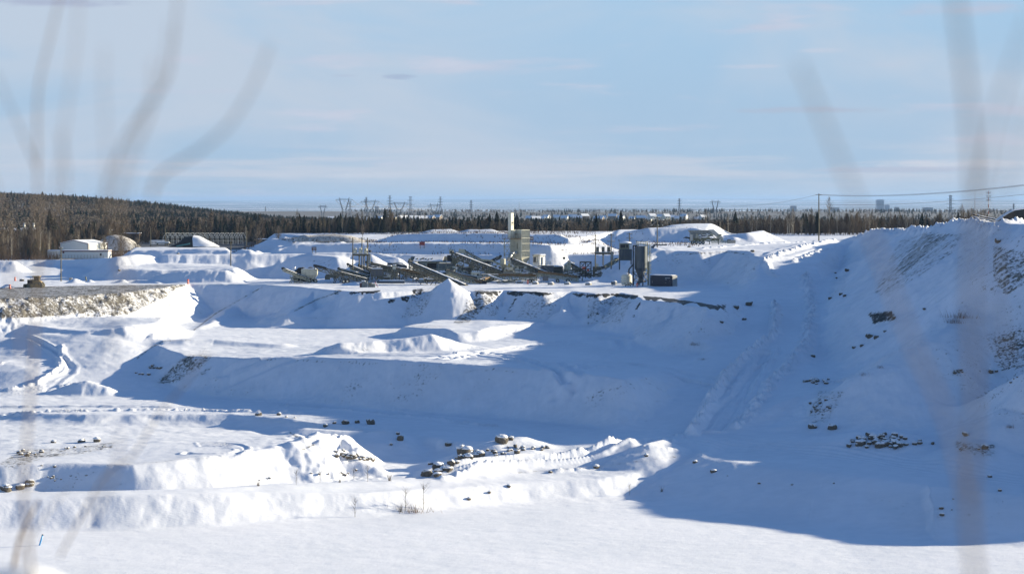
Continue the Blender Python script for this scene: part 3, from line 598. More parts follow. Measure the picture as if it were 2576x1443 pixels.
def paint(name, col, rough=0.6, metal=0.0, var=0.25, scale=1.5, dirt=None, dirt_amt=0.5, bumpk=0.0, wave=None):
    m, nt, b = new_mat(name)
    tcn = N(nt, 'ShaderNodeTexCoord'); vec = tcn.outputs['Object']
    n1 = tnoise(nt, vec, scale, 5, 0.65)
    c = mixcol(nt, M(nt, 'MULTIPLY', ramp(nt, n1, [(0.3, 0.0), (0.7, 1.0)]), var), col, tuple(v*0.45 for v in col))
    if dirt:
        n2 = ramp(nt, tnoise(nt, vec, scale*1.7, 6, 0.7, (1, 1, 0.35)), [(0.62-0.25*dirt_amt, 0.0), (0.70, 1.0)])
        c = mixcol(nt, n2, c, dirt)
    nt.links.new(c, b.inputs['Base Color']); b.inputs['Roughness'].default_value = rough; b.inputs['Metallic'].default_value = metal
    if wave:
        wv = N(nt, 'ShaderNodeTexWave', wave_type='BANDS', bands_direction=wave[0]); nt.links.new(vec, wv.inputs[0]); wv.inputs['Scale'].default_value = wave[1]
        bump(nt, b, wv.outputs['Fac'], 0.8, wave[2])
    elif bumpk: bump(nt, b, n1, bumpk, 0.05)
    return m
RUST = (0.16, 0.075, 0.03)
MT = dict(
    cream=paint('cream_paint', (0.56, 0.54, 0.42), 0.55, var=0.3, dirt=(0.16, 0.14, 0.09), dirt_amt=0.25),
    cream2=paint('pale_cream_paint', (0.72, 0.69, 0.55), 0.55, var=0.25, dirt=(0.2, 0.17, 0.11), dirt_amt=0.2),
    steel=paint('dark_weathered_steel', (0.17, 0.16, 0.11), 0.6, var=0.5, dirt=(0.06, 0.05, 0.035), dirt_amt=0.5),
    grey=paint('grey_steel', (0.20, 0.215, 0.21), 0.55, var=0.3, dirt=(0.08, 0.075, 0.06), dirt_amt=0.4),
    green=paint('olive_steel', (0.21, 0.21, 0.135), 0.6, var=0.4, dirt=(0.08, 0.07, 0.04), dirt_amt=0.5),
    lgreen=paint('pale_olive_steel', (0.46, 0.45, 0.33), 0.6, var=0.35, dirt=(0.12, 0.1, 0.06), dirt_amt=0.45),
    slate=paint('slate_paint', (0.075, 0.085, 0.10), 0.5, var=0.3, dirt=(0.13, 0.12, 0.10), dirt_amt=0.25),
    black=paint('black_rubber', (0.018, 0.018, 0.018), 0.75, var=0.3),
    rust=paint('rust_steel', (0.23, 0.135, 0.05), 0.8, var=0.6, dirt=(0.10, 0.05, 0.02), dirt_amt=0.6),
    yellow=paint('yellow_paint', (0.50, 0.42, 0.14), 0.5, var=0.3, dirt=(0.2, 0.14, 0.05), dirt_amt=0.3),
    dozer=paint('dozer_yellow', (0.36, 0.24, 0.085), 0.6, var=0.4, dirt=(0.10, 0.085, 0.06), dirt_amt=0.6),
    orange=paint('orange_plastic', (0.72, 0.10, 0.03), 0.5, var=0.2), red=paint('red_paint', (0.24, 0.03, 0.025), 0.6, var=0.25),
    dred=paint('dark_red_paint', (0.10, 0.022, 0.02), 0.6, var=0.3), white=paint('white_paint', (0.70, 0.70, 0.68), 0.5, var=0.12),
    siding=paint('pale_siding', (0.62, 0.63, 0.60), 0.55, var=0.12, wave=('X', 2.2, 0.03)), navy=paint('navy_paint', (0.012, 0.014, 0.035), 0.45, var=0.3, wave=('X', 3.4, 0.04)),
    corr=paint('corrugated_lit_end', (0.42, 0.42, 0.40), 0.5, var=0.3, dirt=(0.2, 0.18, 0.14), dirt_amt=0.3, wave=('Y', 3.4, 0.04)),
    silo=paint('silo_slate', (0.055, 0.072, 0.085), 0.42, metal=0.2, var=0.35, scale=0.8, dirt=(0.12, 0.13, 0.13), dirt_amt=0.25),
    concrete=paint('concrete', (0.36, 0.34, 0.30), 0.85, var=0.4, bumpk=0.3), wood=paint('weathered_pole_wood', (0.115, 0.10, 0.06), 0.85, var=0.4),
    glass=paint('dark_glass', (0.03, 0.035, 0.04), 0.1, var=0.1), galv=paint('galvanised', (0.42, 0.42, 0.39), 0.4, metal=0.4, var=0.25),
    teal=paint('teal_paint', (0.02, 0.14, 0.15), 0.5, var=0.3), blue=paint('sky_blue_plastic', (0.03, 0.30, 0.62), 0.35, var=0.1),
    coal=paint('dark_gravel', (0.022, 0.021, 0.018), 0.95, var=0.5, scale=3, bumpk=1.0), pylon=paint('pylon_steel', (0.17, 0.19, 0.21), 0.6, var=0.1),
    wire=paint('wire_grey', (0.16, 0.15, 0.15), 0.7, var=0.1), brick=paint('brown_building', (0.20, 0.15, 0.11), 0.8, var=0.25), tower=paint('tower_cladding', (0.30, 0.36, 0.44), 0.4, var=0.2, scale=0.05))
def snow_mat():
    m, nt, b = new_mat('snow_cover'); tcn = N(nt, 'ShaderNodeTexCoord')
    b.inputs['Base Color'].default_value = (0.82, 0.83, 0.86, 1); b.inputs['Roughness'].default_value = 0.65
    bump(nt, b, tnoise(nt, tcn.outputs['Object'], 5, 4), 0.4, 0.08); return m
MT['snow'] = snow_mat()
def W(px, py, Y): return Vector(((px-1288)/F*Y, Y, ZC-(py-HY)/F*Y))
def hit(px, py, y0=195, y1=715):
    """ground point seen at a picture position: march along the line of sight"""
    Ys = np.linspace(y0, y1, 2600); xs = (px-1288)/F*Ys; zr = ZC-(py-HY)/F*Ys
    g = ground_zs(xs, Ys); k = np.argmax(g >= zr)
    if g[k] < zr[k]: k = len(Ys)-1
    return Vector((xs[k], Ys[k], float(g[k])))
def gz(px, Y):            # ground point at a column and a depth
    x = (px-1288)/F*Y; return Vector((x, Y, ground_z(x, Y)))
def local(o, v): return Vector(v)-o.location
# ---------------------------------------------------------------- conveyors
def lattice(mb, a, b, up, dep, wd, n, w=0.11):
    """open box truss hung below the line a-b"""
    a, b = Vector(a), Vector(b); side = (b-a).cross(Vector((0, 0, 1))).normalized()*(wd/2)
    for s in (-1, 1):
        A, B = a+side*s, b+side*s; dn = Vector((0, 0, -dep))
        mb.bar(A, B, w*1.3); mb.bar(A+dn, B+dn, w*1.3)
        for i in range(n):
            p, q = A.lerp(B, i/n), A.lerp(B, (i+1)/n)
            mb.bar(p, p+dn, w); mb.bar(p+dn if i % 2 else p, q if i % 2 else q+dn, w)
        mb.bar(B, B+dn, w)
    for i in range(0, n+1, 2):
        p = a.lerp(b, i/n); mb.bar(p-side, p+side, w); mb.bar(p-side+Vector((0, 0, -dep)), p+side+Vector((0, 0, -dep)), w)
def conveyor(name, A, B, label, wd=1.1, dep=0.9, fm='steel', belt='black', snow=True, legs=(), wheels=(), panel=None, bulge=0.0, motor=True, n=None, group=None, walk=False):
    A, B = Vector(A), Vector(B); base = Vector((min(A.x, B.x)*0.5+max(A.x, B.x)*0.5, (A.y+B.y)/2, 0.0)); t = thing(name, base, label, 'conveyor', group)
    a, b = A-base, B-base; L = (b-a).length; n = n or max(6, int(L/1.3)); d = (b-a).normalized(); side = d.cross(Vector((0, 0, 1))).normalized(); up = side.cross(d).normalized()
    mb = MB(); lattice(mb, a-up*0.12, b-up*0.12, up, dep, wd, n)
    rr = random.Random(int(L*100))
    for i in range(int(L/0.9)):   # idlers and clutter along the frame
        p = a.lerp(b, (i+0.5)/int(L/0.9)); mb.bar(p-side*(wd*0.58), p+side*(wd*0.58), 0.09, 0.2)
        if rr.random() < 0.4: mb.box(p+side*(wd*0.55*(1 if rr.random() < 0.5 else -1))-up*rr.uniform(0.1, 0.6), (0.35, 0.2, rr.uniform(0.15, 0.45)))
    mb.build('truss', MT[fm], t)
    mb = MB(); mb.bar(a+up*0.10, b+up*0.10, wd*0.92, 0.12); mb.bar(a-up*(dep*0.45), b-up*(dep*0.45), wd*0.8, 0.10); mb.build('belt', MT[belt], t)
    MB().bar(a-up*0.14, b-up*0.14, wd*0.9, 0.16).build('belt_bed', MT['steel'], t)
    mb = MB(); mb.cyl(b-side*wd*0.55, b+side*wd*0.55, 0.32, n=12); mb.build('head_drum', MT['black'], t)
    mb = MB(); mb.cyl(a-side*wd*0.55, a+side*wd*0.55, 0.26, n=12); mb.build('tail_drum', MT['black'], t)
    if snow:
        mb = MB(); vs = []; fs = []; k = max(6, int(L/0.7))
        for i in range(k+1):
            p = a.lerp(b, 0.02+0.93*i/k); h = 0.05+0.08*rr.random()
            vs += [p-side*wd*0.36+up*0.17, p-side*wd*0.22+up*(0.17+h), p+side*wd*0.22+up*(0.17+h), p+side*wd*0.36+up*0.17]
        for i in range(k):
            for j in range(3): fs.append((4*i+j, 4*i+j+1, 4*i+5+j, 4*i+4+j))
        fs += [(0, 3, 2, 1), (4*k, 4*k+1, 4*k+2, 4*k+3)]
        mb.add(vs, fs); mb.build('snow_cover', MT['snow'], t, True)
    if motor:
        mb = MB(); mb.box(b-d*0.9+side*(wd*0.75)+up*0.1, (0.7, 0.5, 0.5)); mb.cyl(b-d*0.9+side*wd*0.6+up*0.1, b-d*0.9+side*(wd+0.45)+up*0.1, 0.22); mb.build('drive_motor', MT['grey'], t)
    if panel:
        f0, f1, pm = panel; k = max(2, int((f1-f0)*L/1.6))
        for s in (-1, 1):
            mb = MB()
            for i in range(k):
                p, q = a.lerp(b, f0+(f1-f0)*(i+0.0)/k), a.lerp(b, f0+(f1-f0)*(i+1.0)/k)
                mb.bar(p+side*s*wd*0.62+up*0.05, q+side*s*wd*0.62+up*0.05, 0.06, 0.55); mb.bar(p+side*s*wd*0.65+up*0.35, p+side*s*wd*0.65-up*0.25, 0.08)
            mb.build('side_panel', MT[pm], t)
    for f, kind in legs:
        p = a.lerp(b, f); g = ground_z(p.x+base.x, p.y+base.y)-base.z
        mb = MB()
        if kind == 'A':
            for s in (-1, 1): MB().bar(p+side*s*wd*0.5-up*dep, Vector((p.x+side.x*s*wd*0.8+1.2, p.y+side.y*s*wd*0.8, g)), 0.16); mb.bar(p+side*s*wd*0.5-up*dep, Vector((p.x+side.x*s*wd*0.8-1.2, p.y+side.y*s*wd*0.8, g)), 0.16).build('support_leg', MT[fm], t)
            mb.bar(Vector((p.x-0.7, p.y-wd*.6, g+(p.z-dep-g)*0.4)), Vector((p.x+0.7, p.y-wd*.6, g+(p.z-dep-g)*0.4)), 0.12)
        else:
            zt = p.z-dep
            for sx in (-0.8, 0.8):
                for s in (-1, 1): mb.bar(Vector((p.x+sx, p.y+s*wd*0.6, zt)), Vector((p.x+sx, p.y+s*wd*0.6, g)), 0.15)
            for sx in (-0.8, 0.8): mb.bar((p.x+sx, p.y-wd*0.6, zt-.1), (p.x+sx, p.y+wd*0.6, zt-.1), 0.1)
            m_ = max(1, int((zt-g)/1.6))
            for i in range(m_):
                za, zb = g+(zt-g)*i/m_, g+(zt-g)*(i+1)/m_
                for s in (-1, 1): mb.bar((p.x-0.8, p.y+s*wd*0.6, za), (p.x+0.8, p.y+s*wd*0.6, zb), 0.08); mb.bar((p.x+0.8, p.y+s*wd*0.6, za), (p.x-0.8, p.y+s*wd*0.6, zb), 0.08); mb.bar((p.x-0.8, p.y+s*wd*0.6, zb), (p.x+0.8, p.y+s*wd*0.6, zb), 0.09)
        mb.build('brace' if kind == 'A' else 'support_leg', MT[fm], t)
    for f, r in wheels:
        p = a.lerp(b, f); g = ground_z(p.x+base.x, p.y+base.y)
        for s in (-1, 1): wheel(t, (p.x, p.y+s*(wd*0.5+0.35), g+r), r)
        if abs(p.z-dep-g) > 0.3: MB().bar((p.x, p.y, p.z-dep), (p.x, p.y, g+r), 0.2).bar((p.x, p.y-wd*.8, g+r), (p.x, p.y+wd*.8, g+r), 0.14).bar((p.x-0.9, p.y, p.z-dep), (p.x, p.y, g+r), 0.12).build('axle_strut', MT[fm], t)
    return t
def wheel(parent, c, r, wdt=0.32):
    o = MB().cyl((c[0], c[1]-wdt/2, c[2]), (c[0], c[1]+wdt/2, c[2]), r, n=16).build('wheel', MT['black'], parent)
    MB().cyl((c[0], c[1]-wdt/2-0.02, c[2]), (c[0], c[1]+wdt/2+0.02, c[2]), r*0.5, n=10).build('rim', MT['cream2'], o)
    return o
def crust(name, parent, c, d, rz=0.0, h=0.25):   # snow lying on a flat top
    mb = MB(); mb.box((c[0], c[1], c[2]+h/2), (d[0], d[1], h), rz, 0.86); return mb.build(name, MT['snow'], parent)
# ---------------------------------------------------------------- the plant
conveyor('stacker_conveyor', W(779,702,497), W(712,675,494), 'short conveyor under the cream hopper at the left end of the plant', 0.8, 0.5, 'lgreen', legs=((0.55, 'A'),), motor=True)
t = thing('feed_hopper', W(779,711,498), 'cream steel feed hopper on wheels, left end of the plant', 'hopper')
mb = MB(); mb.box((0, 0, 2.7), (4.0, 2.6, 1.5)); mb.add([(-2.0,-1.3,1.95),(2.0,-1.3,1.95),(2.0,1.3,1.95),(-2.0,1.3,1.95),(-0.9,-0.6,0.9),(0.9,-0.6,0.9),(0.9,0.6,0.9),(-0.9,0.6,0.9)], [(0,4,5,1),(1,5,6,2),(2,6,7,3),(3,7,4,0),(4,7,6,5)]); mb.build('bin', MT['cream'], t)
mb = MB(); [mb.bar((x, -1.32, 1.95), (x*0.5, -0.65, 0.95), 0.08) for x in (-1.7, -0.8, 0.1, 1.0, 1.8)]; mb.bar((-4.9,-0.7,1.25),(0.6,-0.7,1.25),0.25); mb.bar((-4.9,0.7,1.25),(0.6,0.7,1.25),0.25); mb.bar((-4.8,-0.7,1.2),(-4.8,-0.7,2.9),0.12); mb.bar((-3.0,-0.7,1.2),(-3.0,-0.7,0.1),0.12); mb.bar((-2.2,-0.7,1.2),(-2.2,-0.7,0.1),0.12); mb.build('frame', MT['lgreen'], t)
for a, b in (((1.0,-1.0,1.9),(1.4,-1.0,0.3)), ((1.9,-1.0,1.9),(1.4,-1.0,0.3)), ((0.2,-1.0,1.2),(0.9,-1.0,0.3))): MB().bar(a, b, 0.12).build('leg', MT['cream2'], t)
for x in (0.1, 1.6): wheel(t, (x, -0.9, 0.5), 0.48)
crust('snow_cover', t, (0, 0, 3.42), (3.4, 2.2), h=0.2)
t = thing('dark_heap', W(765,708,503), 'heap of black gravel with snow on its left behind the cream hopper', 'heap')
mb = MB(); rr = random.Random(4)
pts = [(-2.6,1.0),(-2.3,2.6),(-1.4,3.5),(-0.4,3.6),(0.6,3.2),(1.4,3.7),(2.2,3.5),(2.5,2.6),(2.7,0.8)]
mb.prism([(x, -0.8, 0) for x in (pts[0][0], )]+[(x, -0.8, z) for x, z in pts]+[(2.8,-0.8,0)], (0, 2.4, 0)); mb.build('gravel', MT['coal'], t)
mb = MB(); mb.prism([(-3.1,-0.6,0),(-3.2,-0.6,2.2),(-2.9,-0.6,3.6),(-2.2,-0.6,3.8),(-2.4,-0.6,2.4),(-2.5,-0.6,0)], (0,1.6,0)); mb.build('snow_cover', MT['snow'], t)
t = thing('concrete_pads', W(750,711.5,496), 'pair of pale concrete blocks under the short conveyor', 'block'); MB().box((-0.6,0,0.25),(0.9,0.8,0.5)).build('block', MT['concrete'], t); MB().box((0.6,0,0.25),(1.0,0.8,0.5)).build('block', MT['concrete'], t)
conveyor('stacker_conveyor', W(925,702,497), W(792,668,493), 'long conveyor with black head panel rising left of the dark screens', 1.1, 0.9, 'steel', legs=((0.55,'A'),), wheels=((0.45, 0.5),(0.38,0.5)), panel=(0.80, 1.0, 'black'))
conveyor('transfer_conveyor', W(928,694,502), W(852,675,502), 'low olive conveyor behind the long left conveyor', 1.0, 0.8, 'green', legs=((0.3,'B'),(0.8,'A')), motor=False)
conveyor('lattice_conveyor', W(929,687,505), W(875,664,505), 'short dark conveyor pointing at the left transformer poles', 0.8, 0.5, 'steel', legs=((0.4,'B'),))
conveyor('lattice_conveyor', W(948,680,507), W(903,667,507), 'small black conveyor end above the slate screen box', 0.9, 0.5, 'steel', legs=((0.3,'B'),))
t = thing('generator_skid', W(833,703,503), 'dark engine skid with snow on it behind the left conveyor', 'generator')
mb = MB(); mb.box((0,0,0.9),(2.6,1.6,0.9)); mb.box((-0.9,0,0.5),(1.2,1.7,1.0)); mb.cyl((0.4,-0.3,1.3),(0.4,-0.3,2.1),0.1); mb.box((0.3,0,1.5),(1.2,1.1,0.4)); mb.build('engine', MT['steel'], t); crust('snow_cover', t, (-0.2,0,1.36), (1.6,1.3), h=0.25); MB().bar((-1.2,-0.8,0.4),(-1.2,-0.8,2.1),0.1).bar((-1.2,-0.8,2.1),(0.8,-0.8,2.1),0.1).build('frame', MT['lgreen'], t)
t = thing('cream_bin', W(888,705,506), 'small cream bin half hidden behind the long left conveyor', 'bin')
MB().box((0,0,2.5),(1.6,1.4,1.0)).build('bin', MT['cream2'], t); MB().bar((-.7,-.6,2),(-.7,-.6,0),.12).bar((.7,-.6,2),(.7,-.6,0),.12).bar((-4,-.5,2.6),(-.7,-.5,2.6),.25).build('frame', MT['cream'], t); crust('snow_cover', t, (0,0,3.0), (1.5,1.3), h=0.15)
# screens
def screenbox(px, py, Y, w_, h_, zb, mat, label, ribs=4, dpt=2.6):
    t = thing('screening_unit', W(px, py, Y), label, 'screen')
    MB().box((0, 0, zb+h_/2), (w_, dpt, h_)).build('housing', MT[mat], t)
    mb = MB()
    for i in range(ribs+1): mb.box((-w_/2+w_*i/ribs, -dpt/2-0.05, zb+h_/2), (0.12, 0.1, h_))
    mb.bar((-w_/2,-dpt/2-.06,zb+.1),(w_/2,-dpt/2-.06,zb+.1),.18); mb.bar((-w_/2,-dpt/2-.06,zb+h_-.1),(w_/2,-dpt/2-.06,zb+h_-.1),.14); mb.build('rib_frame', MT['steel'], t)
    for x in (-w_/2+.2, w_/2-.2):
        for y in (-dpt/2+.1, dpt/2-.1): MB().bar((x, y, zb), (x, y, 0), 0.2).build('leg', MT['steel'], t)
    mb = MB(); mb.bar((-w_/2+.2,-dpt/2+.1,zb),(0,-dpt/2+.1,0.3),.12); mb.bar((w_/2-.2,-dpt/2+.1,zb),(0,-dpt/2+.1,.3),.12); rr = random.Random(int(px))
    for i in range(14): mb.box((rr.uniform(-w_/2,w_/2), rr.uniform(-dpt/2,0), rr.uniform(0.2,max(.4,zb))), (rr.uniform(.2,.7),.3,rr.uniform(.15,.5)))
    mb.build('machinery', MT['steel'], t); crust('snow_cover', t, (0, 0, zb+h_), (w_*.9, dpt*.8), h=0.2); return t
screenbox(949, 704, 500, 3.0, 1.9, 0.9, 'slate', 'slate grey screen box beside the end of the long left conveyor', 3)
screenbox(973, 704, 503, 2.8, 1.4, 2.1, 'slate', 'raised slate screen box with four panels left of the rusty truss', 4)
screenbox(992, 702, 501, 1.0, 1.2, 2.3, 'cream2', 'narrow cream control cabinet on legs beside the slate screen', 1, 1.0)
t = thing('screen_deck', W(1000,700,508), 'snow-topped vibrating deck perched above the slate screen boxes', 'screen')
mb = MB(); mb.cyl((-2.6,-.5,3.6),(-1.2,-.5,3.5),.45); mb.add([(-1.4,-.8,3.2),(2.5,-.8,2.6),(2.3,-.8,3.3),(-1.2,-.8,3.9),(-1.4,.8,3.2),(2.5,.8,2.6),(2.3,.8,3.3),(-1.2,.8,3.9)],[(0,1,2,3),(7,6,5,4),(0,4,5,1),(1,5,6,2),(2,6,7,3),(3,7,4,0)]); mb.build('deck', MT['slate'], t)
mb = MB(); mb.tube([(-1.0,-.9,3.9),(0.3,-.9,4.1),(1.9,-.9,3.5)], .09); mb.build('railing', MT['lgreen'], t)
for x in (-2,0,2): MB().bar((x,-.6,3),(x,-.6,0),.18).build('leg', MT['steel'], t)
crust('snow_cover', t, (0.3,0,3.75),(2.2,1.2), h=.25)
conveyor('lattice_conveyor', W(1100,696,499), W(923,659,503), 'longest conveyor, black belt top, crossing behind the slate screens', 1.1, 0.9, 'steel', snow=False, legs=((0.45,'A'),(0.75,'B')), panel=(0.10, 0.5, 'rust'), n=26)
conveyor('truss_conveyor', W(1120,697,503), W(1015,678,505), 'rusty brown truss conveyor below the longest conveyor', 1.2, 1.0, 'green', snow=True, legs=((0.6,'A'),), panel=(0.1, 0.8, 'rust'))
# enclosed crusher housing with the sloped snowy roof
t = thing('crusher_house', W(1088,700,516), 'long dark crusher house with patchy snow on its sloping roof', 'crusher house')
MB().box((-3.1,0,3.4),(3.6,4,1.9)).box((0.2,1.2,3.2),(3.4,1.8,2.4)).box((3.6,0,3.0),(5.0,4,1.7)).build('wall', MT['grey'], t)
mb = MB(); mb.prism([(-6.0,-2.3,4.35),(-5.6,1.6,5.5),(4.0,1.6,5.5),(3.7,-2.3,4.35)], (0,0,.14)); mb.build('roof', MT['steel'], t)
mb = MB(); vs=[]; mb.prism([(-4.9,-2.25,4.5),(-4.5,1.55,5.66),(3.0,1.55,5.66),(2.7,-2.25,4.5)], (0,0,.13)); mb.build('snow_cover', MT['snow'], t)
mb = MB(); [mb.prism([(x,-1.6+d,4.84+.3*d),(x+.25,-0.6+d,5.14+.3*d),(x+.55,-0.6+d,5.14+.3*d),(x+.35,-1.6+d,4.84+.3*d)],(0,0,.05)) for x,d in ((-4.2,.3),(-3.2,0),(-2.6,.6),(-2.0,.2),(-1.3,-.2),(-.4,.3),(-2.9,.5))]; mb.build('bare_patch', MT['black'], t)
MB().box((-5.9,0,4.6),(.5,3.4,1.0)).build('end_plate', MT['green'], t); MB().box((0.1,-1.0,3.2),(3.3,.1,1.6)).build('opening_shade', MT['black'], t)  # black sheet paints the shade inside the wall gap
mb = MB()
for x in (-5.9,-1.6,1.7,3.6,6.0):
    mb.bar((x,-2.1,4.3),(x,-2.1,0),.2)
for z in (2.2, 2.6): mb.bar((-6,-2.15,z),(6,-2.15,z),.12)
mb.bar((-6,-2.15,4.2),(6,-2.15,4.2),.16); mb.build('frame', MT['lgreen'], t)
mb = MB(); [mb.box((1.9+.4*i,-2.03,2.6+.32*j),(.12,.06,.1)) for i in range(9) for j in range(3)]; mb.build('vent_pattern', MT['steel'], t)
crust('snow_cover', t, (3.6,0,3.86),(4.6,3.2), h=.15)
t = thing('crusher_tower', W(1146,700,514), 'cream head box and hood at the top of the tall main conveyor', 'tower')
MB().box((-1.1,0,6.9),(1.1,1.6,1.2)).build('hood', MT['cream'], t)
MB().prism([(-0.2,-.9,5.2),(-1.3,-.9,5.3),(-1.2,-.9,4.0),(0.1,-.9,3.6),(0.8,-.9,4.2),(.7,-.9,5.6)],(0,1.8,0)).build('chute', MT['green'], t)
MB().box((-1.5,-.2,5.2),(1.3,1.7,1.6)).build('dark_panel', MT['black'], t)
mb = MB()
for x in (0.6, 2.1):
    for y in (-1, 1): mb.bar((x,y,5.4),(x,y,0),.2)
for i in range(5):
    z = i*1.1
    for y in (-1,1): mb.bar((.6,y,z),(2.1,y,z+1.1),.1); mb.bar((2.1,y,z),(.6,y,z+1.1),.1); mb.bar((.6,y,z+1.1),(2.1,y,z+1.1),.12)
mb.build('lattice_tower', MT['lgreen'], t)
mb = MB(); mb.add([(.6,-1,6.6),(2.5,-1,6.4),(2.3,-1,7.5),(1.0,-1,7.7),(.6,1,6.6),(2.5,1,6.4),(2.3,1,7.5),(1.0,1,7.7)],[(0,1,2,3),(7,6,5,4),(0,4,5,1),(1,5,6,2),(2,6,7,3),(3,7,4,0)]); mb.build('head_box', MT['cream'], t)
crust('snow_cover', t, (1.5,0,7.58),(1.6,1.6), h=.2)
MB().bar((3.0,-1,4.4),(6.5,-1,1.0),.3).box((4.1,0,2.6),(1.4,1.6,2.6)).build('dark_chute', MT['steel'], t)
conveyor('main_conveyor', W(1264,682,506), W(1137,634,510), 'main conveyor climbing left to the cream head box, thick snow stripe', 1.1, 1.3, 'steel', legs=((0.55,'B'),(0.25,'B')), n=24)
conveyor('truss_conveyor', W(1222,659,517), W(1168,630,516), 'pale open truss descending right from the cream head box', .9, .8, 'lgreen', snow=True, legs=((0.5,'B'),))
conveyor('stacker_conveyor', W(1172,717,480), W(1032,658,491), 'front conveyor with an unbroken snow stripe running down to the cone', 1.1, 1.4, 'steel', legs=((0.5,'A'),(0.75,'B')), n=30)
conveyor('truss_conveyor', W(1218,711,488), W(1126,680,500), 'olive lattice conveyor with a rusty foot right of the snow cone', 1.1, 1.0, 'lgreen', snow=False, legs=((0.5,'A'),), panel=(0.0, 0.2, 'rust'), n=20)
conveyor('lattice_conveyor', W(1232,703,505), W(1130,684,508), 'low dark conveyor behind the olive lattice conveyor', 1.0, .8, 'steel', legs=((0.5,'B'),))
for px, py, Y, lab in ((1060,712,486,'grey box on the snow left of the snow cone'),(1108,700,500,'small pale crate under the front conveyor')):
    t = thing('equipment_box', W(px,py,Y), lab, 'box'); MB().box((0,0,.45),(1.1,.9,.9)).build('body', MT['grey'], t); crust('snow_cover', t, (0,0,.9),(1.1,.9), h=.3)
t = thing('ground_conveyor', W(1090,712,487), 'folded low conveyor with small wheels on the snow left of the cone', 'conveyor')
MB().bar((-2.2,0,.7),(4.0,0,1.2),.5,.3).bar((-2.2,0,.4),(3,0,.8),.2).build('frame', MT['steel'], t); crust('snow_cover', t, (-0.2,0,.95),(3.0,.6), h=.25)
for x in (-1.6, 1.4): wheel(t, (x,-.4,.35), .35)
t = thing('ground_conveyor', W(1290,712,489), 'folded snow-covered conveyor lying in front of the yellow truss', 'conveyor')
MB().bar((-6.2,0,1.9),(-2.0,0,.4),.7,.25).bar((-2.0,0,.4),(2.6,0,1.0),.4,.25).bar((-4,0,.2),(0,0,.2),.3).build('frame', MT['steel'], t); MB().bar((-6.1,0,2.12),(-2.4,0,.75),.65,.28).build('snow_cover', MT['snow'], t)
for x in (-3.4,.4): wheel(t, (x,-.4,.3), .3)
# grey cabinets in front
t = thing('electric_cabinets', W(927,723,471), 'group of grey cabinets on the snow at the edge of the yard', 'cabinet')
for x, w_, h_ in ((-.9,1.3,1.45),(0.35,1.0,1.2),(1.2,.8,.9)): MB().box((x,0,h_/2),(w_,.9,h_)).build('cabinet', MT['grey'], t)
MB().box((-.9,-.47,.7),(.06,.06,1.3)).box((.35,-.47,.8),(.4,.04,.5)).build('door_trim', MT['steel'], t); crust('snow_cover', t, (-1.2,0,1.45),(.9,.8), h=.2)
t = thing('oil_drum', W(908,723,471), 'dark red drum standing left of the grey cabinets', 'drum'); MB().cyl((0,0,0),(0,0,1.1),.3).build('body', MT['dred'], t); MB().cyl((0,0,1.1),(0,0,1.3),.3,.2).build('snow_cover', MT['snow'], t)
t = thing('safety_barrier', W(947,722,472), 'red and white tilted board leaning right of the grey cabinets', 'barrier'); MB().bar((-.4,0,1.3),(.3,0,0),.18,.1).build('board', MT['orange'], t); MB().bar((-.1,0,1.3),(.6,0,0),.18,.1).build('brace', MT['white'], t)
t = thing('steel_beam', W(985,713,487), 'long grey beam lying on the snow behind the grey cabinets', 'beam'); MB().bar((-3.6,0,.35),(3.2,0,.35),.5,.6).build('beam_body', MT['slate'], t); crust('snow_cover', t, (0,0,.65),(6.4,.5), h=.25)
MB().bar((0,0,0),(0,0,2.6),.28).build('post', MT['black'], thing('steel_post', W(1005,710,489), 'lone black post below the rusty truss', 'post'))
t = thing('metal_tank_small', W(1210,704,505), 'snowy low frame behind the foot of the olive conveyor', 'frame'); MB().box((0,0,.5),(2,1,.3)).bar((-1,0,.5),(-1,0,0),.1).bar((1,0,.5),(1,0,0),.1).build('frame', MT['lgreen'], t); crust('snow_cover', t, (0,0,.65),(1.9,.9), h=.4)
t = thing('crate', W(1197,702,508), 'pale cream crate with snow on top between the two lattice towers', 'crate'); MB().box((0,0,1.2),(2.3,1.2,1.2)).box((0,0,.3),(1.8,1,.6)).build('body', MT['cream2'], t); crust('snow_cover', t, (0,0,1.8),(2.2,1.1), h=.35)
# baghouse, chimney and its platform
YB = 520.0; RZ = R(32)
bg0 = W(1307, 700, YB)
t = thing('dust_collector', bg0, 'tall cream ribbed dust collector tower with a square chimney', 'dust collector')
k = YB/F
def bx(px): return (px-1307)*k
def bz(py): return (700-py)*k
cr, sr = math.cos(-R(38)), math.sin(-R(38))
def rot(x, y): return (x*cr-y*sr, x*sr+y*cr)
mb = MB(); WD, DP = 3.45, 3.45       # plan size, turned so that one face looks to the sun
zt, zb_ = bz(577.5), bz(647)
mb.box((0.2,0,(zt+zb_)/2),(WD,DP,zt-zb_), -R(40)); mb.build('casing', MT['cream'], t); MB().box((bx(1298),-2.1,bz(588)),(.3,.1,.5)).box((bx(1303),-1.75,bz(618)),(.5,.1,1.6)).build('hatch', MT['green'], t)
mb = MB(); a52 = -R(40); ca, sa = math.cos(a52), math.sin(a52)
def q(x, y, z): return (0.2+x*ca-y*sa, x*sa+y*ca, z)
for i in range(9):                                                          # ribs on the sunlit face (+x side)
    y = -DP/2+DP*i/8; mb.bar(q(WD/2+.06,y,zb_), q(WD/2+.06,y,zt), .08)
for i in range(8):
    x = -WD/2+WD*i/7; mb.bar(q(x,-DP/2-.05,zb_), q(x,-DP/2-.05,zt), .10)
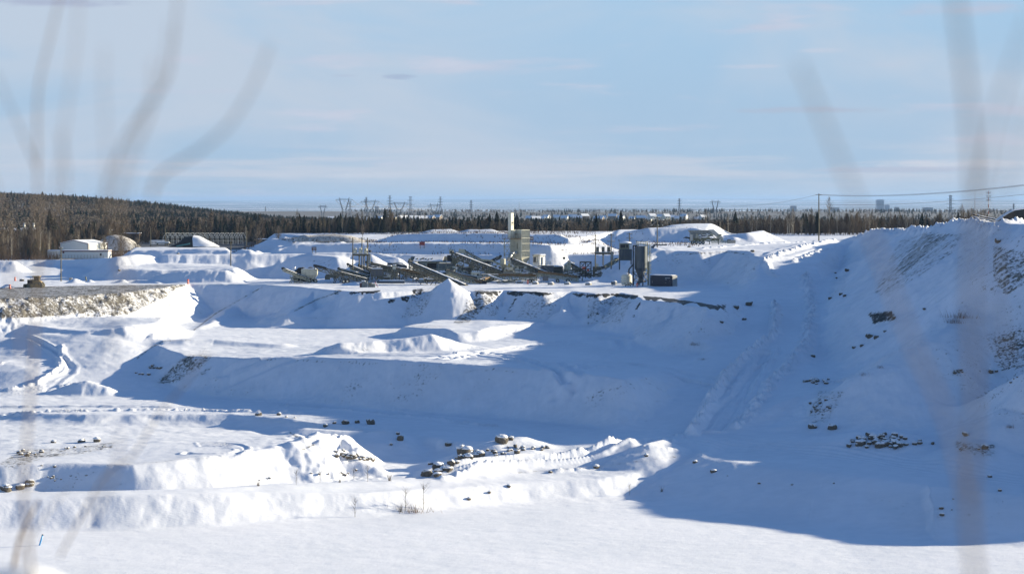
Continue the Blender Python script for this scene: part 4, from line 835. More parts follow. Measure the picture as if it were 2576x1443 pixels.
for z in (zb_+.05, bz(630), bz(612), bz(598), zt-.05): mb.bar(q(WD/2+.08,-DP/2,z), q(WD/2+.08,DP/2,z), .07); mb.bar(q(-WD/2,-DP/2-.08,z), q(WD/2,-DP/2-.08,z), .06)
mb.box(q(WD/2+.03,0,0)[:2]+((zt+zb_)/2,),(.06,DP,zt-zb_), -R(40)); mb.build('rib_lit_panel', MT['cream2'], t)  # paler cream sheet colours the sunlit face brighter than the casing
mb = MB(); [mb.bar(q(WD/2+.10,-DP/2+DP*(i+.5)/8,zb_+.1), q(WD/2+.10,-DP/2+DP*(i+.5)/8,zt-.1), .08, .03) for i in range(8)]; mb.build('groove', MT['green'], t)
mb = MB(); sx, sy = bx(1285.2), -1.6
mb.box((sx,sy+.4,(bz(535.5)+bz(598))/2),(1.05,1.05,bz(535.5)-bz(598)), -R(40)); mb.build('chimney', MT['cream2'], t)
mb = MB(); mb.box((sx+.55,sy+.5,bz(588)),(1.9,1.6,bz(579)-bz(598)), -R(40)); mb.build('outlet_box', MT['cream'], t)
mb = MB()                                                                   # mark on the chimney: three bars over a line of small letters
def qc(x, y, z): return (sx+x*ca-y*sa, sy+.4+x*sa+y*ca, z)
for y in (-.25, 0, .25): mb.bar(qc(.535,y,bz(558)), qc(.535,y,bz(562)), .11, .05)
for y in (-.32,-.1,.1,.3): mb.bar(qc(.535,y-.05,bz(564.5)), qc(.535,y+.05,bz(564.5)), .12, .12)
mb.build('emblem', MT['steel'], t)
mb = MB(); zp = bz(599.5)
mb.box((bx(1287),-2.4,zp),(5.0,1.3,.15)); mb.build('platform', MT['rust'], t)
mb = MB()
for x in np.linspace(bx(1263.5), bx(1311), 8): mb.bar((x,-3.05,zp),(x,-3.05,zp+1.1),.06)
for z in (.55, 1.1): mb.bar((bx(1263.5),-3.05,zp+z),(bx(1311),-3.05,zp+z),.06)
mb.bar((bx(1263.5),-3.05,zp+1.1),(bx(1263.5),-1.7,zp+1.1),.06); mb.build('railing', MT['rust'], t)
mb = MB(); xa, xb = bx(1268.5), bx(1283.5)
for x in (xa, xb):
    for y in (-2.9,-1.8): mb.bar((x,y,zp),(x,y,0),.22)
for i in range(5):
    za, zc = zp*i/5, zp*(i+1)/5
    mb.bar((xa,-2.9,za),(xb,-2.9,zc),.12); mb.bar((xb,-2.9,za),(xa,-2.9,zc),.12); mb.bar((xa,-2.9,zc),(xb,-2.9,zc),.14); mb.bar((xb,-2.9,zc-.1),(xb+1.2,-1.8,zc-.1),.08)
mb.build('stair_tower', MT['lgreen'], t)
mb = MB(); mb.tube([(bx(1300),-2.2,bz(635)),(bx(1291),-3.0,bz(635)),(bx(1286),-3.2,bz(638)),(bx(1277),-3.4,bz(656))], .48, 14); mb.build('duct', MT['galv'], t, True)
MB().add([q(-WD/2,-DP/2,zb_),q(WD/2,-DP/2,zb_),q(WD/2,DP/2,zb_),q(-WD/2,DP/2,zb_),q(-.4,-.4,zb_-2.4),q(.4,-.4,zb_-2.4),q(.4,.4,zb_-2.4),q(-.4,.4,zb_-2.4)],[(0,4,5,1),(1,5,6,2),(2,6,7,3),(3,7,4,0),(4,7,6,5)]).build('hopper_bottom', MT['cream'], t)
for x in (-WD/2+.1, WD/2-.1):
    for y in (-DP/2+.1, DP/2-.1): MB().bar(q(x,y,zb_), q(x,y,0), .25).build('leg', MT['lgreen'], t)
mb = MB(); [mb.bar(q(-WD/2+.1,y,zb_-.2), q(WD/2-.1,y,zb_-3.5), .12).bar(q(WD/2-.1,y,zb_-.2), q(-WD/2+.1,y,zb_-3.5), .12) for y in (-DP/2+.1,DP/2-.1)]; mb.bar(q(WD/2-.1,-DP/2+.1,zb_-.2), q(WD/2-.1,DP/2-.1,zb_-3.5), .12); mb.bar(q(WD/2-.1,DP/2-.1,zb_-.2), q(WD/2-.1,-DP/2+.1,zb_-3.5), .12); mb.build('brace', MT['lgreen'], t)
# dryer base, tank, pipe
t = thing('dryer_skid', W(1262,700,512), 'pale dryer skid with round tank and pipework at the foot of the tower', 'dryer')
MB().cyl((0.3,-.6,3.7),(0.3,-.6,5.0),.7,n=18).cyl((0.3,-.6,5.0),(0.3,-.6,5.15),.76,.6,n=18).build('round_tank', MT['cream'], t)
MB().tube([(-6.1,-.9,4.9),(-2.8,-.9,4.6),(-.4,-.9,3.7)], .22).build('pipe', MT['lgreen'], t)
mb = MB(); mb.bar((-4.0,-1,1.6),(4.8,-1,1.5),.5,.75); mb.bar((-4,-1,.9),(4.8,-1,.9),.14); mb.build('chassis', MT['grey'], t)
mb = MB(); rr = random.Random(11)
for i in range(60):
    x = rr.uniform(-3.2,4.8); z = rr.uniform(1.9,3.7); mb.box((x, rr.uniform(-1.4,.2), z), (rr.uniform(.2,.9), .4, rr.uniform(.12,.5)))
for i in range(24):
    x = rr.uniform(-3.5,4.6); mb.bar((x,-1.3,1.9),(x+rr.uniform(-.8,.8),-1.1,rr.uniform(2.6,4.0)),.09)
mb.build('machinery', MT['lgreen'], t)
mb = MB()
for i in range(26): mb.box((rr.uniform(-3.4,4.6), rr.uniform(-1.1,.2), rr.uniform(2.0,3.2)), (rr.uniform(.3,1.1), .5, rr.uniform(.2,.7)))
mb.build('burner_parts', MT['steel'], t)
MB().box((2.4,-1.2,2.6),(1.0,.6,.7)).box((3.7,-1.2,1.9),(1.5,.6,.5)).build('cream_box', MT['cream2'], t); MB().box((1.9,-1.3,3.3),(.35,.4,1.0)).build('yellow_guard', MT['yellow'], t)
mb = MB(); [mb.box((rr.uniform(-3.4,4.8),-1.0,rr.uniform(1.9,3.2)),(rr.uniform(.5,1.4),.7,.16)) for i in range(9)]; mb.build('snow_cover', MT['snow'], t)
for x in (-3.5,-1,2,4.5): MB().bar((x,-1,1.4),(x,-1,0),.25).build('leg', MT['grey'], t)
conveyor('lattice_conveyor', W(1214,664,513), W(1259,644,514), 'small black conveyor rising right toward the round cream tank', .7, .45, 'black', snow=False, legs=((0.4,'B'),))
conveyor('main_conveyor', W(1378,686,505), W(1288,651,508), 'conveyor with snow stripe rising left to the foot of the ribbed tower', 1.1, 1.0, 'steel', legs=((0.4,'B'),(0.7,'B')), n=22)
conveyor('truss_conveyor', W(1202,691,497), W(1351,693,497), 'level yellow-rust truss conveyor in front of the ribbed tower', 1.2, .95, 'lgreen', snow=True, legs=((0.2,'A'),(0.55,'A')), wheels=((0.93,.45),(0.88,.45)), panel=(0.35,1.0,'rust'), n=26, motor=False)
conveyor('truss_conveyor', W(1454,697,499), W(1351,683,495), 'rust and olive truss conveyor sloping right on two black wheels', 1.2, .95, 'lgreen', snow=True, wheels=((0.5,.45),(0.25,.45)), panel=(0.05,1.0,'rust'), n=22, motor=False)
t = thing('plinth_box', W(1372,706,494), 'dark box under the right truss conveyor', 'box'); MB().box((0,0,.6),(1.4,1,1.2)).build('body', MT['slate'], t)
# control booth on its container
t = thing('control_booth', W(1358,697,522), 'white control booth with a window standing on a grey container', 'control booth')
MB().box((2.3,.6,2.2),(5.8,2.4,1.7)).build('container_base', MT['slate'], t); crust('snow_cover', t, (3.4,.6,3.05),(3.4,2.2), h=.12)
MB().box((-.2,0,4.45),(2.3,2.2,2.5), -R(40)).build('cabin', MT['white'], t)
MB().box((-.2,0,5.75),(2.6,2.5,.18), -R(40)).build('roof', MT['steel'], t); MB().box((0,.1,5.92),(2.3,2.2,.2), -R(40), .9).build('snow_cover', MT['snow'], t)
c4, s4 = math.cos(-R(40)), math.sin(-R(40)); q4 = lambda x, y, z: (-.2+x*c4-y*s4, x*s4+y*c4, z)
MB().bar(q4(-.2,-1.13,3.95), q4(-.2,-1.13,5.35), 1.3, .06).build('window', MT['glass'], t)
o = MB(); [o.bar(q4(x,-1.16,3.95), q4(x,-1.16,5.35), .08) for x in (-.85,.45)]; [o.bar(q4(-.85,-1.16,z), q4(.45,-1.16,z), .08) for z in (3.95,5.35)]; o.build('window_frame', MT['steel'], t)
MB().bar(q4(1.16,.1,3.4), q4(1.16,.1,5.3), .06, .8).build('door', MT['cream2'], t)
mb = MB(); [mb.box((1.2+.28*i,-1.4,2.9-.28*i),(.35,.8,.06)) for i in range(-0,8)]; mb.bar((1.1,-1.8,2.9),(3.3,-1.8,.8),.08,.2); mb.bar((1.1,-1.8,3.8),(3.3,-1.8,1.7),.06); mb.build('stair', MT['grey'], t)
mb = MB(); [mb.bar((x,-.5,3.1),(x,-.5,4.1),.07) for x in (1.4,2.1,2.8)]; mb.bar((1.2,-.5,4.1),(2.9,-.5,4.1),.07); mb.bar((1.2,-.5,3.6),(2.9,-.5,3.6),.07); mb.build('railing', MT['cream2'], t)
# right part of the plant
t = thing('jaw_crusher', W(1410,700,507), 'black finned crusher body right of the control booth', 'crusher')
MB().box((-.6,0,2.1),(2.4,2,1.9)).build('body', MT['black'], t); mb = MB(); [mb.box((-.6,-1.05,1.4+.38*i),(2.7,.3,.12)) for i in range(5)]; mb.build('fins', MT['steel'], t); crust('snow_cover', t, (-.6,0,3.05),(2.3,1.8), h=.15)
mb = MB(); mb.prism([(.9,-1,3.4),(1.9,-1,4.2),(2.7,-1,4.0),(2.6,-1,2.0),(1.0,-1,2.0)],(0,2,0)); mb.build('feed_housing', MT['lgreen'], t)
MB().prism([(.7,-1.05,3.45),(1.8,-1.05,4.35),(2.0,-1.05,4.3),(.95,-1.05,3.35)],(0,2.1,0)).build('snow_cover', MT['snow'], t)
mb = MB(); rr = random.Random(5); [mb.box((rr.uniform(.8,5),rr.uniform(-1,0),rr.uniform(.4,2.6)),(rr.uniform(.3,1.0),.4,rr.uniform(.1,.4))) for i in range(34)]; [mb.bar((x,-1,0),(x,-1,2.4),.12) for x in (.9,1.8,2.7,3.8,4.8)]; mb.build('machinery', MT['steel'], t)
mb = MB(); [mb.box((rr.uniform(.8,5),-.9,rr.uniform(.3,1.6)),(rr.uniform(.4,1.2),.8,.15)) for i in range(8)]; mb.build('snow_cover', MT['snow'], t)
MB().bar((.9,-.3,4.3),(.9,-.3,5.2),.12).box((.9,-.3,5.2),(.7,.5,.6)).build('lamp_mast', MT['steel'], t)
conveyor('lattice_conveyor', W(1484,690,507), W(1431,658,509), 'olive conveyor descending right into the black lattice tower', 1.0, .8, 'green', snow=True, legs=((0.5,'B'),))
t = thing('screen_tower', W(1473,699,505), 'black open lattice tower with an orange box inside', 'tower')
mb = MB()
for x in (-1.4, 0, 1.4):
    for y in (-1,1): mb.bar((x,y,0),(x,y,4.1),.14)
for y in (-1,1):
    for z in (0.6,2.3,4.0): mb.bar((-1.4,y,z),(1.4,y,z),.14)
    for xa, xb in ((-1.4,0),(0,1.4)): mb.bar((xa,y,2.5),(xb,y,4),.09); mb.bar((xb,y,2.5),(xa,y,4),.09); mb.bar((xa,y,.4),(xb,y,2.1),.09)
mb.box((0,0,4.12),(3.0,2.2,.12)); mb.build('lattice', MT['black'], t)
MB().box((-.35,-.3,2.5),(1.0,1.0,.7)).box((.6,-.6,2.0),(.5,.4,.4)).build('orange_box', MT['orange'], t)
mb = MB(); [mb.box((rr.uniform(-1.3,4),rr.uniform(-.6,.6),rr.uniform(.3,1.8)),(rr.uniform(.3,1.3),.6,rr.uniform(.1,.4))) for i in range(30)]; mb.build('machinery', MT['steel'], t)
mb = MB(); [mb.box((rr.uniform(.8,4),rr.uniform(-.6,.6),rr.uniform(1.2,2.2)),(rr.uniform(.5,1.3),.8,.15)) for i in range(5)]; mb.build('snow_cover', MT['snow'], t)
t = thing('electric_motor', W(1502,690,506), 'round pale motor on a snowy frame right of the black lattice tower', 'motor'); MB().cyl((0,-.6,2.4),(0,.5,2.4),.38,n=16).build('casing', MT['cream2'], t); MB().box((0,0,1.0),(2.2,1,2)).build('stand', MT['steel'], t); crust('snow_cover', t, (0,0,2.0),(2.1,.9), h=.15)
# grey hopper building on the slope
gb = W(1573, 655, 512)
t = thing('hopper_house', gb, 'dark green hopper house with a snow-capped glazed cabin', 'hopper house')
MB().box((0,0,1.5),(3.3,2.6,2.9)).build('bin_wall', MT['silo'], t); mb = MB(); [mb.bar((x,-1.34,.1),(x,-1.34,2.9),.14) for x in (-1.5,-.2,1.2)]; mb.build('rib', MT['slate'], t)
for x in (-1.5,1.5):
    for y in (-1.1,1.1): MB().bar((x,y,.1),(x,y,-5.5),.2).build('leg', MT['slate'], t)
MB().box((0.1,0,3.6),(3.0,2.2,1.5)).build('cabin', MT['green'], t); MB().box((-.7,-1.12,3.7),(1.3,.06,.8)).build('window', MT['glass'], t); MB().box((.4,-1.12,3.7),(.5,.06,.8)).build('window', MT['glass'], t)
MB().box((1.3,-.9,3.6),(.7,.5,1.3)).build('light_panel', MT['white'], t); MB().box((0.1,0,4.45),(3.3,2.5,.16)).build('roof', MT['white'], t); MB().ball((.1,0,4.5),1.5,12,.28,True).build('snow_cover', MT['snow'], t, True); MB().bar((-1.6,-1,3),(-1.6,-1,5.2),.1).box((-1.7,-1,5.2),(.3,.2,.3)).build('mast', MT['steel'], t)
conveyor('green_chute', W(1518,672,500), W(1551,652,507), 'short olive chute against the slope below the dark hopper house', .9, .4, 'green', snow=False, belt='green', motor=False)
# transformer platforms
def pole(px, y0, y1, Y, label, arm=None, r=0.16, braces=False, lean=0, group=None):
    p = W(px, y1, Y); h = (y1-y0)*Y/F; t = thing('utility_pole', p, label, 'utility pole', group)
    MB().cyl((0,0,-.8),(lean,0,h),r,r*.72,n=10).build('pole', MT['wood'], t)
    if arm:
        for z, w_ in arm:
            o = MB().bar((-w_/2,-.2,h-z),(w_/2,-.2,h-z),.12,.14).build('crossarm', MT['wood'], t)
            mb = MB(); [mb.cyl((x,-.2,h-z+.06),(x,-.2,h-z+.3),.05,n=6) for x in (-w_/2+.1,0.25,w_/2-.1)]; mb.build('insulator', MT['white'], o)
    return t
pole(887.5, 597, 668, 498, 'left pole of the trio carrying the left transformer platform', None)
pole(910.5, 597, 668, 500, 'middle pole of the left trio, with a crossarm', ((.25,1.6),))
pole(924.5, 598, 668, 499, 'right pole of the left trio, beside the control boxes', None, .2)
def platform(px, py, Y, wd, label, posts, tmat, boxy):
    t = thing('transformer_platform', W(px, py+32, Y), label, 'transformer'); z = 32*Y/F
    MB().box((0,-.3,z),(wd,1.1,.2)).box((0,-.85,z-.25),(wd,.12,.3)).build('deck', MT['wood'], t); crust('snow_cover', t, (0,-.3,z+.1),(wd*.95,1.0), h=.1)
    for x in posts: MB().cyl((x,-.3,z),(x,-.3,0),.15,n=8).bar((x,-.3,z-.7),(x+.5,-.3,z-.1),.1).bar((x,-.3,z-.7),(x-.5,-.3,z-.1),.1).build('post', MT['wood'], t)
    for i in range(3):
        x = -wd/2+wd*(i+.5)/3
        if boxy: o = MB().box((x,-.3,z+.85),(.75,.8,1.3)).build('transformer', MT[tmat], t); mb = MB(); [mb.box((x-.3+.15*k_,-.75,z+.8),(.06,.12,1.1)) for k_ in range(5)]; mb.build('cooling_fins', MT['steel'], o)
        else: o = MB().cyl((x,-.3,z+.1),(x,-.3,z+1.3),.42,n=14).cyl((x,-.3,z+1.3),(x,-.3,z+1.42),.44,.3,n=14).build('transformer', MT[tmat], t, True)
        mb = MB(); [mb.cyl((x+d,-.3,z+1.4),(x+d,-.3,z+1.75),.05,n=6) for d in (-.18,.18)]; mb.build('bushing', MT['white'], o)
    return t
platform(907, 639, 498, 4.0, 'three round cream transformers on the left pole platform', (-.3,.9), 'cream', False)
platform(1517, 635.5, 500, 4.2, 'three dark finned transformers on the right pole platform', (0,), 'grey', True)
t = thing('switch_box', W(929,668,498), 'grey switch cabinet strapped to the right pole of the left trio', 'cabinet'); MB().box((0,-.4,1.8),(.7,.5,2.4)).build('body', MT['grey'], t); MB().cyl((.2,-.4,3.4),(.2,-.4,3.9),.35).build('coil', MT['black'], t)
pole(1497.6, 589.5, 668, 500, 'left pole of the right transformer platform', ((.3,2.0),))
pole(1537.4, 587, 668, 500, 'right pole of the right transformer platform with a forked top', ((.4,1.5),(2.0,1.7)))
t = thing('switch_box', W(1540,652,499), 'tall grey cabinet hung on the forked pole by the hopper house', 'cabinet'); MB().box((0,-.4,.8),(.6,.5,2.3)).build('body', MT['grey'], t)
pole(1583.5, 585.5, 615, 560, 'short pole rising behind the dark hopper house', ((.3,1.6),(1.5,1.8)))
pole(1653.4, 545, 614.6, 522, 'tall crossarmed pole on the upper terrace beside the dark beam', ((.3,1.6),(2.4,3.0)))
MB().prism([(0,0,0),(1.0,0,.8),(4.3,0,.8),(4.4,0,.5),(1.3,0,.4),(.8,0,-.3)],(0,.5,0)).build('beam', MT['slate'], thing('steel_sill', W(1636,622,515), 'dark angled steel sill on the upper terrace behind the silo', 'steel sill'))
pole(2060, 487, 604, 571, 'tallest pole with two wires, alone on the upper road', ((.3,1.9),), .2)
pole(153.6, 622, 707.5, 505, 'lone pole on the yard right of the bulldozer', ((.25,1.0),))
pole(580.5, 608, 677.6, 525, 'bare pole standing behind the front stockpile', None, .15)
pole(379, 573.6, 614, 652, 'thin pole left of the greenhouse frame', None, .14)
pole(415.5, 571.5, 614, 652, 'thin pole at the left end of the greenhouse frame', None, .14)
pole(620, 572, 614, 652, 'thin pole right of the greenhouse frame', None, .14)
pole(279.4, 578, 612, 700, 'short crossarmed pole beside the brown mound', ((.2,1.2),), .14)
# silo
t = thing('cement_silo', W(1612,719.5,478), 'dark slate silo on legs with yellow ladder cage and top railing', 'silo')
k = 478/F; Z = lambda py: (719.5-py)*k; Xs = lambda px: (px-1612)*k
MB().cyl((0,0,Z(673.5)),(0,0,Z(619)),1.5,n=36,cap=True).build('barrel', MT['silo'], t, False)
MB().cyl((0,0,Z(673.5)),(0,0,Z(705)),1.5,.3,n=36).cyl((0,0,Z(705)),(0,0,Z(709)),.3,.3).build('cone', MT['silo'], t)
for x, y in ((Xs(1592.5),-.3),(Xs(1616),-1.45),(Xs(1631),.3),(Xs(1608.5),1.45)): MB().bar((x,y,Z(658)),(x,y,0),.3).build('leg', MT['slate'], t)
mb = MB(); pts = [(Xs(1592.5),-.3),(Xs(1616),-1.45),(Xs(1631),.3),(Xs(1608.5),1.45)]
for i in range(4):
    a, b = pts[i], pts[(i+1) % 4]; mb.bar((*a,Z(684)),(*b,Z(684)),.14); mb.bar((*a,Z(684)),(*b,Z(707)),.1); mb.bar((*b,Z(684)),(*a,Z(707)),.1); mb.bar((*a,Z(707)),(*b,Z(707)),.12)
mb.build('brace', MT['slate'], t)
mb = MB()
for i in range(14):
    a, b = 2*math.pi*i/14, 2*math.pi*(i+1)/14; p = (1.35*math.cos(a)+.3,1.35*math.sin(a)); q_ = (1.35*math.cos(b)+.3,1.35*math.sin(b))
    mb.bar((*p,Z(619)),(*p,Z(607.8)),.05); [mb.bar((*p,Z(z)),(*q_,Z(z)),.05) for z in (608,613)]
mb.build('railing', MT['yellow'], t)
lx = Xs(1631); mb = MB(); [mb.bar((lx+dx,-1.0,Z(719)),(lx+dx,-1.0,Z(612)),.07) for dx in (-.25,.25)]; [mb.bar((lx-.25,-1.0,.3+.3*i),(lx+.25,-1.0,.3+.3*i),.05) for i in range(32)]; mb.build('ladder', MT['yellow'], t)
mb = MB()
for i in range(8):
    z = Z(686)+i*(Z(616)-Z(686))/7; prev = None
    for j in range(7):
        a = -math.pi*j/6; p = (lx+.1+.45*math.cos(a), -1.05+.75*math.sin(a), z)
        if prev: mb.bar(prev, p, .05)
        prev = p
for j in (0,1,3,5,6): a = -math.pi*j/6; p = (lx+.1+.45*math.cos(a), -1.05+.75*math.sin(a)); mb.bar((*p,Z(686)),(*p,Z(612)),.05)
mb.build('ladder_cage', MT['yellow'], t)
mb = MB(); mb.bar((Xs(1592.5),-.9,Z(617)),(Xs(1592.5),-.9,Z(716)),.32); mb.tube([(Xs(1592),-.9,Z(665)),(Xs(1581.5),-1.1,Z(677)),(Xs(1581.5),-1.1,Z(690))],.16); mb.bar((Xs(1592.5),-.9,Z(617.5)),(Xs(1607),-.5,Z(617.5)),.3); mb.build('pipe', MT['black'], t)
mb = MB(); mb.box((.2,0,Z(708)),(2.0,.9,.35)); mb.cyl((-.9,-.3,Z(712)),(1.2,-.3,Z(706)),.2); mb.box((-.6,-.4,Z(712)),(.8,.5,.6)); mb.build('screw_feeder', MT['slate'], t)
crust('snow_cover', t, (0,0,Z(619)),(2.0,2.0), h=.12)
t = thing('water_tank', W(1576.5,715,481), 'off-white round water tank left of the slate silo', 'tank'); MB().cyl((0,0,0),(0,0,2.1),1.3,n=28).cyl((0,0,2.1),(0,0,2.5),1.3,.7,n=28).build('body', MT['cream2'], t, False); MB().cyl((0,0,2.32),(0,0,2.7),1.1,.5,n=24).build('snow_cover', MT['snow'], t, True); MB().cyl((0,0,1.45),(0,0,1.5),1.31,n=28).build('band', MT['grey'], t)
t = thing('screw_trailer', W(1568,722,474), 'low pipe frame with stand legs in front of the white tank', 'trailer')
MB().bar((-2.2,0,.9),(1.8,0,1.1),.14).bar((-2.0,.5,.9),(1.8,.5,1.1),.14).bar((-2.1,0,.9),(-2.9,-.3,0),.12).bar((-.1,0,1),(-.1,0,0),.12).bar((-1.2,0,1.4),(.6,0,1.45),.16).build('frame', MT['galv'], t); rr = random.Random(9); mb = MB(); [mb.box((rr.uniform(.2,2.2),rr.uniform(-.2,.5),rr.uniform(.3,1.2)),(.3,.3,.25)) for i in range(12)]; mb.build('machinery', MT['steel'], t)
# dark blue container
t = thing('shipping_container', gz(1669.5, 473), 'navy shipping container with its sunlit corrugated end coloured paler, right of the silo', 'container', rz=-R(33))
MB().box((0,0,1.3),(6.0,2.44,2.55)).build('body', MT['navy'], t)
MB().box((3.02,0,1.3),(.06,2.3,2.35)).build('end_door', MT['corr'], t); o = MB(); [o.bar((3.08,y,.15),(3.08,y,2.45),.05) for y in (-.8,-.3,.3,.8)]; o.build('lock_rod', MT['galv'], t)  # separate pale material puts the sunlight into the colour of this end
mb = MB(); [mb.box((1.1+.11*i,-1.235,2.0),(.08,.03,.14 if i % 3 else .1)) for i in range(12)]; [mb.box((1.1+.11*i,-1.235,1.66),(.08,.03,.08)) for i in range(4)]; mb.box((-2.8,-1.235,2.2),(.15,.03,.12)); mb.build('lettering', MT['white'], t)
mb = MB(); mb.box((-2.4,-1.235,1.0),(.06,.04,.5)); mb.box((1.2,-1.235,.85),(.3,.04,.06)); mb.box((2.3,-1.235,1.3),(.07,.04,.15)); mb.build('latch', MT['galv'], t)
crust('snow_cover', t, (0,0,2.575),(5.9,2.3), h=.14)
t = thing('site_box', W(1545,716.5,483), 'dark box with a rounded snow cap left of the white tank', 'box', rz=-R(33)); MB().box((0,0,.4),(1.2,.9,.8)).build('body', MT['slate'], t); MB().ball((0,0,.8),.62,12,.45,True).build('snow_cover', MT['snow'], t, True)
# concrete blocks along the lip
blk = thing('concrete_block', W(1347,715.5,487), 'snow-capped concrete block, second from the left along the pit edge', 'concrete block', 'concrete blocks along the pit edge', rz=-R(33))
MB().box((0,0,.3),(1.45,.75,.6)).build('block', MT['concrete'], blk); MB().ball((0,0,.58),.62,12,.45,True).build('snow_cap', MT['snow'], blk, True)
for px, py, lab in ((1307.5,713,'snow-capped concrete block, farthest left, in front of the level truss'),(1386,717,'snow-capped concrete block, third from the left along the pit edge'),(1427.5,717,'snow-capped concrete block below the jaw crusher, fourth from the left'),(1480.5,718,'snow-capped concrete block nearest to the big slope, rightmost of its row')):
    dup(blk, W(px, py, 21*F/(py-500)), None, lab)
def barrel(px, py, label, h=.95):
    p = hit(px, py) if False else W(px, py, 21*F/(py-500)); t = thing('traffic_barrel', p, label, 'barrel', 'orange traffic barrels')
    mb = MB(); mb.cyl((0,0,0),(0,0,h),.27,.22,n=14); mb.build('body', MT['orange'], t); o = MB(); [o.cyl((0,0,z),(0,0,z+.09),.275-.05*z/h,n=14) for z in (.35,.62)]; o.build('band', MT['white'], t)
barrel(1327.6, 714.2, 'orange barrel between concrete blocks at the pit edge'); barrel(1602.8, 722.7, 'orange barrel at the foot of the slate silo', 1.0); barrel(38, 706, 'orange barrel behind the bulldozer, beside the dark tyre'); barrel(24.8, 725.8, 'orange barrel left of the bulldozer blade'); barrel(473, 714, 'orange barrel alone at the corner of the pit edge', 1.15); barrel(992, 707, 'small orange barrel under the slate screens', .7); barrel(797, 700, 'orange barrel partly behind the cream hopper wheels', .7)
t = thing('tyre', W(55,707,507), 'dark tyre lying in the snow behind the bulldozer', 'tyre'); MB().cyl((0,0,0),(0,0,.5),.6,n=18).build('rubber', MT['black'], t); MB().cyl((0,0,.5),(0,0,.6),.5,.3,n=14).build('snow_cover', MT['snow'], t)
for px, py, lab in ((72+60+46,706.5,'snow-dusted pale concrete cube right of the lone pole'),(217.5,706,'short leaning wooden stump in the snow heaps')):
    t = thing('yard_block', gz(px, 508), lab, 'block'); (MB().box((0,0,.4),(.7,.6,.8)) if px < 200 else MB().bar((0,0,0),(-.2,0,1.1),.3)).build('body', MT['concrete'] if px < 200 else MT['green'], t)
# signs
def sign(px, py0, py1, pyg, wpx, Y, mat, label, lines):
    p = W(px, pyg, Y); p.z = max(p.z, ground_z(p.x, p.y)-.05); k = Y/F; t = thing('warning_sign', p, label, 'sign'); w_ = wpx*k; z1, z0 = (pyg-py0)*k, (pyg-py1)*k
    MB().box((0,0,(z0+z1)/2),(w_,.08,z1-z0)).build('board', MT[mat], t)
    for s in (-1,1): MB().bar((s*w_*.36,.08,z0+.1),(s*w_*.36,.08,-.3),.14).build('post', MT['steel'], t)
    if lines:
        mb = MB(); rr = random.Random(3)
        for r in range(2):
            x = -w_*.4 if r == 0 else -w_*.25
            while x < (w_*.4 if r == 0 else w_*.3):
                l = rr.uniform(.08,.16); mb.box((x+l/2,-.05,z1-(z1-z0)*(.32+.36*r)),(l*.8,.02,(z1-z0)*.17)); x += l
        mb.build('lettering', MT['white'], t)
sign(790, 621, 629.6, 633.5, 12, 528, 'dred', 'dark red board with two lines of white writing on the stockpile', True)
sign(1062, 621, 629.6, 638.6, 13.5, 541.5, 'red', 'plain red board on two posts in front of the stepped bank', False)
sign(1336.5, 618.7, 628, 637, 11, 541.5, 'dred', 'dark red board half hidden behind the ribbed tower', True)
# bulldozer
t = thing('bulldozer', W(88,723.5,470), 'dusty yellow bulldozer with its blade to the left', 'bulldozer'); k = 470/F
X_ = lambda px: (px-88)*k; Z_ = lambda py: (723.5-py)*k
for y in (-.9, .9):
    mb = MB(); pts = [(-1.6,.1),(-1.75,.55),(-1.2,.95),(1.2,1.35),(1.75,1.3),(2.15,.75),(2.1,.25),(1.7,.0),(-1.3,0)]
    mb.prism([(x, y-.28, z) for x, z in pts], (0,.56,0)); o = mb.build('track', MT['steel'], t)
    mb = MB(); mb.prism([(x*.78+.05, y-.31, .12+z*.72) for x, z in pts], (0,.62,0)); mb.build('track_frame', MT['dozer'], o)
    mb = MB(); [mb.cyl((x,y-.34,z),(x,y+.34,z),r,n=12) for x,z,r in ((-1.2,.45,.33),(1.75,.6,.36),(1.2,1.05,.3))]; mb.build('sprocket', MT['steel'], o)
MB().box((-.7,0,1.35),(2.0,1.1,1.1)).box((.8,0,1.2),(1.5,1.4,.8)).build('body', MT['dozer'], t)
MB().box((-1.0,-.56,1.4),(1.1,.04,.7)).build('grille', MT['black'], t)
MB().box((.55,0,2.05),(1.3,1.3,1.2)).build('cab', MT['dozer'], t); MB().box((.5,-.66,2.15),(.9,.05,.85)).box((-.11,0,2.15),(.05,1.0,.85)).box((1.21,0,2.15),(.05,1.0,.85)).build('window', MT['glass'], t)
MB().box((.35,0,2.72),(1.9,1.6,.14)).build('roof', MT['dozer'], t); MB().bar((-.45,-.6,1.8),(-.45,-.6,2.7),.09).bar((-.45,.6,1.8),(-.45,.6,2.7),.09).bar((-.9,-.3,1.9),(-.9,-.3,2.5),.12).build('cab_post', MT['dozer'], t)
mb = MB(); mb.prism([(-2.35,-1.6,.0),(-2.2,-1.6,.0),(-2.25,-1.6,.5),(-2.1,-1.6,.95),(-2.3,-1.6,.95),(-2.45,-1.6,.5)], (0.9,3.0,0)); mb.build('blade', MT['steel'], t)
MB().bar((-2.0,-.8,.5),(.2,-1.25,.6),.18).bar((-1.6,.8,.5),(.2,1.25,.6),.18).build('push_arm', MT['dozer'], t)
